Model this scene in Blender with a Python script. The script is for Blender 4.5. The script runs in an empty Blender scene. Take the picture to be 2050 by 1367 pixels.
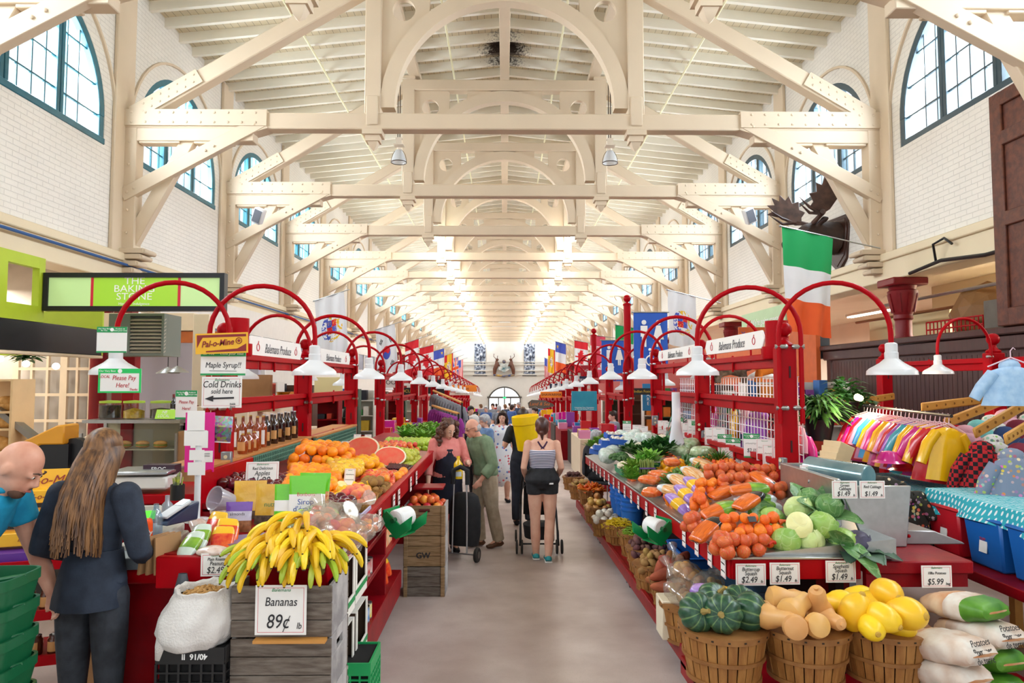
import bpy,bmesh,math,random
from mathutils import Vector,Matrix,Euler
random.seed(7);RJ=random.Random(3)
COL=bpy.context.scene.collection
pi=math.pi
sin,cos,rad=math.sin,math.cos,math.radians
rnd=random.random
def uni(a,b):return a+(b-a)*random.random()
SL=.031
def fz(Y):return-SL*Y
FPX=1366.67;CAMZ=1.83
_ps=math.atan(15/FPX);_th=math.atan(77.5/FPX)
CF=Vector((sin(_ps)*cos(_th),cos(_ps)*cos(_th),sin(_th)))
CR=Vector((cos(_ps),-sin(_ps),0));CU=CR.cross(CF)
def ray(x,y):return CF+CR*((x-1025)/FPX)-CU*((y-683.5)/FPX)
def PY(x,y,Y):
 d=ray(x,y);t=Y/d.y;return Vector((d.x*t,Y,CAMZ+d.z*t))
def PX(x,y,X):
 d=ray(x,y);t=X/d.x;return Vector((X,d.y*t,CAMZ+d.z*t))
def PG(x,y,h=0):
 d=ray(x,y);t=(h-CAMZ)/(d.z+SL*d.y);return Vector((d.x*t,d.y*t,CAMZ+d.z*t))
def lin(c):
 if isinstance(c,str):
  c=c.lstrip('#');c=[int(c[i:i+2],16)/255 for i in(0,2,4)]
 return tuple((v/12.92 if v<=.04045 else((v+.055)/1.055)**2.4)for v in c[:3])
_M={}
class NT:
 def __init__(s,name):
  s.m=bpy.data.materials.new(name);s.m.use_nodes=True;s.t=s.m.node_tree;s.n=s.t.nodes;s.l=s.t.links
  s.b=s.n['Principled BSDF'];s.o=s.n['Material Output']
 def add(s,typ,**k):
  nd=s.n.new(typ)
  for a,v in k.items():
   if a.startswith('i_'):nd.inputs[a[2:].replace('_',' ')].default_value=v
   else:setattr(nd,a,v)
  return nd
 def coord(s,which='Object',scale=None,rot=None):
  c=s.add('ShaderNodeTexCoord');out=c.outputs[which]
  if scale is not None or rot is not None:
   mp=s.add('ShaderNodeMapping')
   if scale is not None:mp.inputs['Scale'].default_value=scale if hasattr(scale,'__len__')else(scale,)*3
   if rot is not None:mp.inputs['Rotation'].default_value=rot
   s.l.new(out,mp.inputs[0]);out=mp.outputs[0]
  return out
 def noise(s,scale=5,detail=3,co=None,rough=.5):
  n=s.add('ShaderNodeTexNoise');n.inputs['Scale'].default_value=scale;n.inputs['Detail'].default_value=detail
  n.inputs['Roughness'].default_value=rough
  s.l.new(co if co is not None else s.coord(),n.inputs['Vector']);return n.outputs['Fac']
 def ramp(s,fac,stops,interp='LINEAR'):
  r=s.add('ShaderNodeValToRGB');r.color_ramp.interpolation=interp
  e=r.color_ramp.elements
  while len(e)<len(stops):e.new(.5)
  for i,(p,c)in enumerate(stops):
   e[i].position=p;e[i].color=(*c,1)
  s.l.new(fac,r.inputs[0]);return r.outputs[0]
 def mix(s,fac,a,b,mode='MIX'):
  m=s.add('ShaderNodeMix',data_type='RGBA',blend_type=mode)
  for sock,v in((m.inputs['Factor'],fac),(m.inputs['A'],a),(m.inputs['B'],b)):
   if isinstance(v,(int,float)):sock.default_value=v
   elif isinstance(v,tuple):sock.default_value=(*v,1)if len(v)==3 else v
   else:s.l.new(v,sock)
  return m.outputs['Result']
 def color(s,v):s.l.new(v,s.b.inputs['Base Color'])
 def bump(s,h,strength=.3,dist=.01):
  b=s.add('ShaderNodeBump');b.inputs['Strength'].default_value=strength;b.inputs['Distance'].default_value=dist
  s.l.new(h,b.inputs['Height']);s.l.new(b.outputs[0],s.b.inputs['Normal'])
 def math(s,op,a,b=None):
  m=s.add('ShaderNodeMath',operation=op)
  for i,v in enumerate((a,b)):
   if v is None:continue
   if isinstance(v,(int,float)):m.inputs[i].default_value=v
   else:s.l.new(v,m.inputs[i])
  return m.outputs[0]
def M(name,col='#cccccc',rough=.5,metal=0.,var=0.,vs=6.,bump=0.,bs=30.,col2=None,rand=0.,rough_only=False,coat=0.,emit=0.,emit_col=None,trans=0.,alpha=1.,sss=0.,stretch=None,spec=.5):
 """a procedural material: base colour, a second colour mixed by noise, per-object variation, fine bump"""
 if name in _M:return _M[name]
 t=NT(name);c=lin(col)
 t.b.inputs['Roughness'].default_value=rough;t.b.inputs['Metallic'].default_value=metal
 t.b.inputs['Base Color'].default_value=(*c,1)
 if spec!=.5:t.b.inputs['Specular IOR Level'].default_value=spec
 if coat:t.b.inputs['Coat Weight'].default_value=coat
 if trans:t.b.inputs['Transmission Weight'].default_value=trans
 if alpha<1:t.b.inputs['Alpha'].default_value=alpha
 if sss:t.b.inputs['Subsurface Weight'].default_value=sss;t.b.inputs['Subsurface Radius'].default_value=(.01,.005,.003)
 if emit:
  t.b.inputs['Emission Color'].default_value=(*lin(emit_col or col),1);t.b.inputs['Emission Strength'].default_value=emit
 out=None
 if var or col2:
  co=t.coord('Object',stretch)if stretch else t.coord()
  fac=t.noise(vs,4,co)
  d=lin(col2)if col2 else tuple(v*(1-var)for v in c)
  out=t.ramp(fac,[(.35,c),(.65,d)])
 if rand:
  oi=t.add('ShaderNodeObjectInfo');hs=t.add('ShaderNodeHueSaturation')
  if out is not None:t.l.new(out,hs.inputs['Color'])
  else:hs.inputs['Color'].default_value=(*c,1)
  r=oi.outputs['Random']
  t.l.new(t.math('ADD',t.math('MULTIPLY',r,rand*.12),.5-rand*.06),hs.inputs['Hue'])
  t.l.new(t.math('ADD',t.math('MULTIPLY',r,rand*.7),1-rand*.35),hs.inputs['Value'])
  out=hs.outputs[0]
 if out is not None:t.color(out)
 if bump:t.bump(t.noise(bs,4,t.coord('Object',stretch)if stretch else None),bump,.01)
 _M[name]=t.m
 return t.m
def glassy(name,tint='#ffffff',mixf=.12,rough=.02,opac=0.):
 """clear film or pane: mostly see-through with a mirror sheen"""
 if name in _M:return _M[name]
 t=NT(name);tr=t.add('ShaderNodeBsdfTransparent');tr.inputs[0].default_value=(*lin(tint),1)
 gl=t.add('ShaderNodeBsdfGlossy');gl.inputs['Roughness'].default_value=rough
 mx=t.add('ShaderNodeMixShader');lw=t.add('ShaderNodeLayerWeight');lw.inputs[0].default_value=.25
 f2=t.math('ADD',t.math('MULTIPLY',t.math('POWER',lw.outputs['Facing'],4),.5),mixf)
 t.l.new(f2,mx.inputs[0]);t.l.new(tr.outputs[0],mx.inputs[1]);t.l.new(gl.outputs[0],mx.inputs[2])
 out=mx.outputs[0]
 if opac:
  df=t.add('ShaderNodeBsdfDiffuse');df.inputs[0].default_value=(*lin(tint),1)
  m2=t.add('ShaderNodeMixShader');m2.inputs[0].default_value=opac
  t.l.new(out,m2.inputs[1]);t.l.new(df.outputs[0],m2.inputs[2]);out=m2.outputs[0]
 t.l.new(out,t.o.inputs[0]);_M[name]=t.m;return t.m
class MB:
 def __init__(s):s.v=[];s.f=[];s.mi=[];s.mats=[];s.cur=0;s.T=None
 def use(s,m):
  if m not in s.mats:s.mats.append(m)
  s.cur=s.mats.index(m);return s
 def face(s,idx):s.f.append(tuple(idx));s.mi.append(s.cur)
 def vert(s,p):
  p=Vector(p)
  if s.T is not None:p=s.T@p
  s.v.append((p.x,p.y,p.z));return len(s.v)-1
 def box(s,c,d,rot=None,taper=None):
  """box centred at c, sizes d, optional rotation (Matrix or Z angle), taper = (x,y) scale of the top"""
  if rot is None:R=Matrix.Identity(3)
  elif isinstance(rot,(int,float)):R=Matrix.Rotation(rot,3,'Z')
  elif isinstance(rot,tuple):R=Euler(rot).to_matrix()
  else:R=rot
  c=Vector(c);ids=[]
  for z in(-.5,.5):
   k=(1,1)if(taper is None or z<0)else taper
   for x,y in((-.5,-.5),(.5,-.5),(.5,.5),(-.5,.5)):
    ids.append(s.vert(c+R@Vector((x*d[0]*k[0],y*d[1]*k[1],z*d[2]))))
  a=ids
  for q in((0,3,2,1),(4,5,6,7),(0,1,5,4),(1,2,6,5),(2,3,7,6),(3,0,4,7)):s.face([a[i]for i in q])
  return s
 def b2(s,x0,x1,y0,y1,z0,z1):
  j=lambda a,b:max(2e-4,abs(b-a)+RJ.uniform(-1,1)*min(7e-4,abs(b-a)*.05))
  return s.box(((x0+x1)/2,(y0+y1)/2,(z0+z1)/2),(j(x0,x1),j(y0,y1),j(z0,z1)))
 def beam(s,p,q,w,h,up=(0,0,1)):
  p=Vector(p);q=Vector(q);d=(q-p);L=d.length;d.normalize();u=Vector(up)
  x=d.cross(u)
  if x.length<1e-4:x=d.cross(Vector((1,0,0)))
  x.normalize();z=x.cross(d)
  R=Matrix((x,d,z)).transposed()
  return s.box((p+q)/2,(w,L,h),R)
 def tube(s,pts,r,seg=8,cap=True,closed=False,flat=None):
  """tube along pts; r a number or list; flat=(sx,sy) squash of the section"""
  P=[Vector(p)for p in pts];n=len(P)
  R=r if hasattr(r,'__len__')else[r]*n
  rings=[];prev=None
  for i in range(n):
   if closed:t=P[(i+1)%n]-P[i-1]
   else:t=P[min(i+1,n-1)]-P[max(i-1,0)]
   if t.length<1e-9:t=Vector((0,0,1))
   t.normalize()
   if prev is None:
    a=Vector((0,0,1))if abs(t.z)<.9 else Vector((1,0,0))
    x=t.cross(a).normalized()
   else:
    x=prev-t*prev.dot(t)
    x=x.normalized()if x.length>1e-6 else t.cross(Vector((0,0,1))).normalized()
   prev=x;y=t.cross(x)
   fx,fy=flat if flat else(1,1)
   rings.append([s.vert(P[i]+x*(R[i]*fx*cos(2*pi*k/seg))+y*(R[i]*fy*sin(2*pi*k/seg)))for k in range(seg)])
  m=n if closed else n-1
  for i in range(m):
   a,b=rings[i],rings[(i+1)%n]
   for k in range(seg):s.face((a[k],a[(k+1)%seg],b[(k+1)%seg],b[k]))
  if cap and not closed:
   s.face(rings[0][::-1]);s.face(rings[-1])
  return s
 def lathe(s,prof,c=(0,0,0),seg=20,sx=1.,sy=1.,mat=None,cap=True,a0=0.,a1=2*pi):
  """spin (r,z) profile about a vertical axis at c; mat an optional 3x3 rotation"""
  c=Vector(c);rings=[];full=abs(a1-a0-2*pi)<1e-6
  ns=seg if full else seg+1
  for r,z in prof:
   rg=[]
   for k in range(ns):
    a=a0+(a1-a0)*k/seg
    p=Vector((r*cos(a)*sx,r*sin(a)*sy,z))
    if mat is not None:p=mat@p
    rg.append(s.vert(c+p))
   rings.append(rg)
  for i in range(len(rings)-1):
   a,b=rings[i],rings[i+1]
   for k in range(ns if full else ns-1):
    s.face((a[k],a[(k+1)%ns],b[(k+1)%ns],b[k]))
  if cap and full:
   if prof[0][0]>1e-4:s.face(rings[0][::-1])
   if prof[-1][0]>1e-4:s.face(rings[-1])
  return s
 def ball(s,c,r,seg=14,rings=9,mat=None):
  r=r if hasattr(r,'__len__')else(r,r,r);c=Vector(c);rg=[]
  for i in range(1,rings):
   th=pi*i/rings;row=[]
   for k in range(seg):
    a=2*pi*k/seg
    p=Vector((r[0]*sin(th)*cos(a),r[1]*sin(th)*sin(a),-r[2]*cos(th)))
    if mat is not None:p=mat@p
    row.append(s.vert(c+p))
   rg.append(row)
  pb=Vector((0,0,-r[2]));pt=Vector((0,0,r[2]))
  if mat is not None:pb=mat@pb;pt=mat@pt
  b=s.vert(c+pb);t=s.vert(c+pt)
  for k in range(seg):
   s.face((b,rg[0][(k+1)%seg],rg[0][k]));s.face((t,rg[-1][k],rg[-1][(k+1)%seg]))
  for i in range(len(rg)-1):
   for k in range(seg):s.face((rg[i][k],rg[i][(k+1)%seg],rg[i+1][(k+1)%seg],rg[i+1][k]))
  return s
 def prism(s,poly,depth,frame=None,axis='Y'):
  """extrude a 2D polygon (a,b): lies in XZ and extrudes along Y (axis Y), or in YZ along X, or XY along Z; centred on the plane"""
  n=len(poly);A=[];B=[]
  for k,L in((-.5,A),(.5,B)):
   for a,b in poly:
    if axis=='Y':p=Vector((a,k*depth,b))
    elif axis=='X':p=Vector((k*depth,a,b))
    else:p=Vector((a,b,k*depth))
    if frame is not None:p=frame@p
    L.append(s.vert(p))
  ar=sum(poly[i][0]*poly[(i+1)%n][1]-poly[(i+1)%n][0]*poly[i][1]for i in range(n))
  flip=(ar<0)!=(axis=='X')if axis!='Z' else(ar<0)
  if axis=='Z':flip=not flip
  a,b=(A,B)if not flip else(A[::-1],B[::-1])
  if axis=='Z':pass
  s.face(a);s.face(b[::-1])
  for i in range(n):
   j=(i+1)%n;s.face((a[i],b[i],b[j],a[j]))
  return s
 def grid(s,fn,nu,nv,closed_u=False):
  ids=[[s.vert(fn(u/(nu if closed_u else nu-1 or 1),v/(nv-1)))for u in range(nu)]for v in range(nv)]
  for v in range(nv-1):
   for u in range(nu if closed_u else nu-1):
    s.face((ids[v][u],ids[v][(u+1)%nu],ids[v+1][(u+1)%nu],ids[v+1][u]))
  return s
 def arc_band(s,r0,r1,depth,a0,a1,n,c=(0,0,0)):
  """half-ring in XZ (arch rib), extruded along Y"""
  c=Vector(c)
  R=[]
  for i in range(n+1):
   a=a0+(a1-a0)*i/n
   R.append([s.vert(c+Vector((r*cos(a),y,r*sin(a))))for r,y in((r0,-depth/2),(r1,-depth/2),(r1,depth/2),(r0,depth/2))])
  for i in range(n):
   for k in range(4):s.face((R[i][k],R[i][(k+1)%4],R[i+1][(k+1)%4],R[i+1][k]))
  s.face(R[0][::-1]);s.face(R[-1]);return s
 def mesh(s,name,mat=None,smooth=40,bevel=0.,bseg=1,solid=0.,subd=0,fixn=True):
  me=bpy.data.meshes.new(name);me.from_pydata(s.v,[],s.f);me.update()
  ms=([mat]if not isinstance(mat,(list,tuple))else list(mat))if mat is not None else s.mats
  for m in ms:me.materials.append(m)
  if len(ms)>1:me.polygons.foreach_set('material_index',s.mi)
  bm=bmesh.new();bm.from_mesh(me)
  if fixn:bmesh.ops.recalc_face_normals(bm,faces=bm.faces)
  if bevel:
   es=[e for e in bm.edges if len(e.link_faces)==2 and e.calc_face_angle(0)>.5]
   bmesh.ops.bevel(bm,geom=es,offset=bevel,segments=bseg,profile=.6,affect='EDGES',clamp_overlap=True)
  bm.to_mesh(me);bm.free()
  if smooth:
   me.polygons.foreach_set('use_smooth',[True]*len(me.polygons));me.set_sharp_from_angle(angle=rad(smooth))
  return me
 def build(s,name,mat=None,parent=None,loc=None,rot=None,**k):
  o=bpy.data.objects.new(name,s.mesh(name,mat,**k));COL.objects.link(o)
  if parent is not None:o.parent=parent
  if loc is not None:o.location=loc
  if rot is not None:o.rotation_euler=rot
  return o
def tag(o,label=None,cat=None,group=None,kind=None):
 for k,v in(('label',label),('category',cat),('group',group),('kind',kind)):
  if v:o[k]=v
 return o
def empty(name,loc=(0,0,0),rot=(0,0,0),label=None,cat=None,group=None,kind=None,scale=None):
 o=bpy.data.objects.new(name,None);COL.objects.link(o);o.empty_display_size=.1
 o.location=loc;o.rotation_euler=rot if hasattr(rot,'__len__')else(0,0,rot)
 if scale is not None:o.scale=scale if hasattr(scale,'__len__')else(scale,)*3
 return tag(o,label,cat,group,kind)
_kids={}
def copy_tree(o,loc=None,rot=None,scale=None,label=None,group=None,cat=None,mats=None):
 """a copy of a thing with copies of its parts and sub-parts (mesh data shared)"""
 if not _kids or o.name not in _kids:
  _kids.clear()
  for x in bpy.data.objects:
   _kids.setdefault(x.name,[])
   if x.parent:_kids.setdefault(x.parent.name,[]).append(x)
 def rec(s,par):
  c=s.copy();COL.objects.link(c)
  if par is not None:c.parent=par
  for ch in _kids.get(s.name,[]):rec(ch,c)
  return c
 c=rec(o,None)
 if loc is not None:c.location=loc
 if rot is not None:c.rotation_euler=rot if hasattr(rot,'__len__')else(0,0,rot)
 if scale is not None:c.scale=scale if hasattr(scale,'__len__')else(scale,)*3
 return tag(c,label,cat,group)
def inst(name,me,loc,rot=(0,0,0),scale=1.,label=None,cat=None,group=None,parent=None):
 o=bpy.data.objects.new(name,me);COL.objects.link(o);o.location=loc
 o.rotation_euler=rot if hasattr(rot,'__len__')else(0,0,rot);o.scale=scale if hasattr(scale,'__len__')else(scale,)*3
 if parent is not None:o.parent=parent
 return tag(o,label,cat,group)
def text(body,size,mat,parent,loc=(0,0,0),rot=(pi/2,0,0),align='CENTER',shear=0.,wide=1.,bold=0.,name='lettering',space=1.,line=.9):
 cu=bpy.data.curves.new(name,'FONT');cu.body=body;cu.size=size;cu.align_x=align;cu.align_y='CENTER'
 cu.shear=shear;cu.offset=bold;cu.extrude=.0006;cu.space_character=space;cu.space_line=line;cu.resolution_u=3
 cu.materials.append(mat)
 o=bpy.data.objects.new(name,cu);COL.objects.link(o)
 if parent is not None:o.parent=parent
 o.location=loc;o.rotation_euler=rot;o.scale=(wide,1,1);return o
def paint_mat(name,col,brick=False,grain=True,col2=None,dirty=False):
 t=NT(name);c=lin(col);t.b.inputs['Roughness'].default_value=.55
 n=t.noise(1.3,4);base=t.ramp(n,[(.3,c),(.75,tuple(v*.93 for v in c))])
 if brick:
  co=t.coord();sp=t.add('ShaderNodeSeparateXYZ');t.l.new(co,sp.inputs[0])
  cb=t.add('ShaderNodeCombineXYZ');t.l.new(sp.outputs[1],cb.inputs[0]);t.l.new(sp.outputs[2],cb.inputs[1])
  br=t.add('ShaderNodeTexBrick');t.l.new(cb.outputs[0],br.inputs['Vector'])
  for k,v in(('Scale',1.),('Mortar Size',.006),('Mortar Smooth',.3),('Brick Width',.26),('Row Height',.085),('Bias',0.)):br.inputs[k].default_value=v
  br.inputs['Color1'].default_value=(1,1,1,1);br.inputs['Color2'].default_value=(.86,.86,.86,1);br.inputs['Mortar'].default_value=(.25,.25,.25,1)
  base=t.mix(t.math('MULTIPLY',br.outputs['Fac'],.3),base,tuple(v*.55 for v in c))
  h=t.math('ADD',t.math('MULTIPLY',br.outputs['Color'],.6),t.math('MULTIPLY',t.noise(30,3),.25))
  t.bump(h,.8,.018)
 elif grain:
  t.bump(t.noise(9,4,t.coord('Object',(1,1,1))),.12,.01)
 if dirty:base=soot(t,base)
 t.color(base);_M[name]=t.m;return t.m
WALLC=paint_mat('cream_brick','#ece8df',brick=True)
CREAM=paint_mat('cream_timber','#dbc8ad')
BOARD=paint_mat('cream_boards','#ddd0b4')
TRIMC=paint_mat('buff_paint','#e9d9b8')
TEAL=M('teal_frame','#2f6f80',.35,var=.15)
GREYTEAL=M('slate_frame','#3d5560',.35,var=.15)
GLASS=glassy('window_glass','#fbfdff',.04)
BAY=4.57;T0=12.3;NT_=17;WX=7.0;YB=-7.0;YE=86.0
ZBASE,ZSPR,WR=5.93,6.42,1.77
bays=[T0+BAY*(k+.5)for k in range(-4,16)]
def long_wall(side):
 X=side*WX;D=side*.42;mb=MB()
 top=9.32;bot=4.08
 def q(*p):mb.face([mb.vert(v)for v in p])
 q((X,YB,bot),(X,bays[0]-BAY/2,bot),(X,bays[0]-BAY/2,top),(X,YB,top))
 for yc in bays:
  y0,y1=yc-BAY/2,yc+BAY/2
  q((X,y0,bot),(X,y1,bot),(X,y1,ZBASE),(X,y0,ZBASE))
  arch=[(yc+WR,ZBASE)]+[(yc+WR*cos(a*pi/28),ZSPR+WR*sin(a*pi/28))for a in range(29)]+[(yc-WR,ZBASE)]
  outer=[]
  for(y,z)in arch:
   if z<=ZSPR+1e-6:outer.append((y1 if y>yc else y0,z))
   else:
    dy,dz=y-yc,z-ZSPR
    k=min((BAY/2)/abs(dy)if abs(dy)>1e-6 else 1e9,(top-ZSPR)/dz)
    outer.append((yc+dy*k,ZSPR+dz*k))
  for i in range(len(arch)-1):
   q((X,*arch[i]),(X,*arch[i+1]),(X,*outer[i+1]),(X,*outer[i]))
   q((X,*arch[i]),(X,*arch[i+1]),(X+D,*arch[i+1]),(X+D,*arch[i]))
   if abs(outer[i][0]-outer[i+1][0])>1e-4 and abs(outer[i][1]-outer[i+1][1])>1e-4:
    q((X,*outer[i]),(X,*outer[i+1]),(X,outer[i+1][0]if abs(outer[i+1][0]-yc)>abs(outer[i][0]-yc)else outer[i][0],top))
  q((X,yc-WR,ZBASE),(X,yc+WR,ZBASE),(X+D,yc+WR,ZBASE+.0),(X+D,yc-WR,ZBASE))
 ye=bays[-1]+BAY/2
 q((X,ye,bot),(X,YE,bot),(X,YE,top),(X,ye,top))
 o=mb.build('wall_left' if side<0 else 'wall_right',WALLC,smooth=0);tag(o,kind='structure')
 hm=MB()
 for yc in bays:
  for i in range(24):
   a,b=pi*i/24,pi*(i+1)/24
   hm.beam((X-side*.02,yc+2.06*cos(a),ZSPR+.02+2.06*sin(a)),(X-side*.02,yc+2.06*cos(b),ZSPR+.02+2.06*sin(b)),.05,.05,up=(side,0,0))
 hm.build('hood_moulding',CREAM,o)
 pm=MB()
 for k in range(-3,17):
  y=T0+BAY*k
  pm.b2(X-.07 if side>0 else X,X if side>0 else X+.07,y-.3,y+.3,4.1,9.2)
 pm.build('pilasters',CREAM,o,bevel=.015)
 return o
long_wall(-1);long_wall(1)
def window(side):
 X=side*(WX+.07);fr=TEAL if side<0 else GREYTEAL
 w=MB()
 w.T=Matrix.Rotation(pi/2,4,'Z')
 w.arc_band(WR-.13,WR+.01,.12,0,pi,28,(0,0,ZSPR))
 w.b2(-WR,WR,-.09,.06,ZBASE,ZBASE+.11)
 for s in(-1,1):w.b2(s*WR-(.13 if s>0 else 0),s*WR+(0 if s>0 else .13),-.06,.06,ZBASE,ZSPR)
 o=w.build('window_1',fr,loc=(X,0,0),bevel=.01);tag(o,kind='structure')
 for s in(-1,1):
  m=MB();m.T=Matrix.Rotation(pi/2,4,'Z')
  zt=ZSPR+math.sqrt(WR**2-.6**2)
  m.b2(s*.6-.085,s*.6-.01,-.06,.06,ZBASE+.1,zt);m.b2(s*.6+.01,s*.6+.085,-.06,.06,ZBASE+.1,zt)
  m.b2(s*.6-.03,s*.6+.03,-.03,.05,ZBASE+.1,zt)
  m.build('mullion',fr,o,bevel=.008)
 g=MB();g.T=Matrix.Rotation(pi/2,4,'Z')
 xs=(-1.38,-1.1,-.8,-.3,0,.3,.8,1.1,1.38)
 for x in xs:
  if x in(-1.38,1.38):continue
  g.b2(x-.012,x+.012,-.015,.015,ZBASE+.1,ZSPR+math.sqrt(max(0,WR**2-x*x))-.02)
 for z in(6.42,6.92,7.42):
  h=math.sqrt(WR**2-max(0,z-ZSPR)**2)-.06;g.b2(-h,h,-.015,.015,z-.012,z+.012)
 g.build('muntin_grid',fr,o)
 p=MB();n=28
 pts=[(WR*.97*cos(pi*i/n),ZSPR+WR*.97*sin(pi*i/n))for i in range(n+1)]+[(-WR*.97,ZBASE+.05),(WR*.97,ZBASE+.05)]
 p.T=Matrix.Rotation(pi/2,4,'Z');p.prism(pts,.012)
 p.build('glass_pane',GLASS,o,smooth=0)
 return o
wi=0
for side in(-1,1):
 w0=window(side)
 for i,yc in enumerate(bays):
  wi+=1
  o=w0 if i==0 else copy_tree(w0)
  o.name='window_%d'%wi;o.location=(side*(WX+.07),yc,0)
def roofz(x):return 9.28+(7.0-abs(x))*.105
c=MB()
for s in(-1,1):
 a=[(s*7.5,YB,roofz(7.5)),(0,YB,roofz(0)),(0,YE,roofz(0)),(s*7.5,YE,roofz(7.5))]
 top=[(x,y,z+.1)for x,y,z in a]
 ia=[c.vert(v)for v in a];ib=[c.vert(v)for v in top]
 c.face(ia);c.face(ib[::-1])
 for i in range(4):c.face((ia[i],ia[(i+1)%4],ib[(i+1)%4],ib[i]))
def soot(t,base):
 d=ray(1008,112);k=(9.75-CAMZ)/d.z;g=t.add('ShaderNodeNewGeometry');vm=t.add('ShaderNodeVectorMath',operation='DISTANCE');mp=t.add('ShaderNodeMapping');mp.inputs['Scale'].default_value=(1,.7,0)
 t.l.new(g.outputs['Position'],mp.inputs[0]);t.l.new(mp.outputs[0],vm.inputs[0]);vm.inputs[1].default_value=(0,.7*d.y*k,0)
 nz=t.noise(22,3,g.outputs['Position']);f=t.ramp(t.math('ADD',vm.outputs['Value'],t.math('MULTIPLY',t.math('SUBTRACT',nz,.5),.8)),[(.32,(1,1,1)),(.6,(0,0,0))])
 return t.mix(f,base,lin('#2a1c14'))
def board_mat():
 t=NT('roof_boards');cc=lin('#d6c7a8');t.b.inputs['Roughness'].default_value=.6
 sp=t.add('ShaderNodeSeparateXYZ');t.l.new(t.coord(),sp.inputs[0])
 fr=t.math('FRACT',t.math('MULTIPLY',sp.outputs[0],6.5))
 gap=t.math('LESS_THAN',fr,.06)
 n=t.noise(.8,4)
 base=t.mix(gap,t.ramp(n,[(.3,cc),(.8,tuple(v*.92 for v in cc))]),tuple(v*.35 for v in cc))
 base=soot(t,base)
 t.color(base);return t.m
BOARDS=board_mat()
ceil=c.build('ceiling',BOARDS,smooth=0);tag(ceil,kind='structure')
def rafter_mb(mb,y):
 for s in(-1,1):
  mb.prism([(0,roofz(0)),(s*7.05,roofz(7.05)),(s*7.05,roofz(7.05)-.2),(0,roofz(0)-.2)],.09,Matrix.Translation((0,y,0)))
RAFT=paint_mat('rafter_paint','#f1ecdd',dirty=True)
rm=MB();rafter_mb(rm,0);rme=rm.mesh('rafter',RAFT,smooth=0)
ys=[YB+9+.62*i for i in range(135)]
for y in ys[:100]:inst('rafter',rme,(0,y,0),parent=ceil)
rm=MB()
for y in ys[100:]:rafter_mb(rm,y)
o=rm.build('rafters',RAFT,ceil,smooth=0);o['kind']='stuff'
m=MB();m.b2(-.12,.12,YB+4,YE-1.2,roofz(0)-.42,roofz(0)-.12);m.build('ridge_beam',CREAM,ceil,bevel=.01)
for s in(-1,1):
 m=MB();m.b2(s*2.29-.14,s*2.29+.14,YB+4,YE-1.2,9.5,9.5+.16);m.build('purlin',CREAM,ceil,bevel=.01)
SPR=M('sprinkler_paint','#f0ecc6',.4)
for X,z,who in((-1.3,9.62,'left of the ridge'),(1.3,9.62,'right of the ridge'),(-4.35,9.28,'over the left windows'),(4.35,9.28,'over the right windows')):
 m=MB();m.tube([(X,2,z),(X,YE-1.5,z)],.025,8)
 for k in range(26):m.tube([(X,4+3*k,z),(X,4+3*k,z+.12)],.008,5)
 tag(m.build('sprinkler_pipe',SPR),'thin cream sprinkler pipe under the rafters '+who,'pipe')
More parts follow.
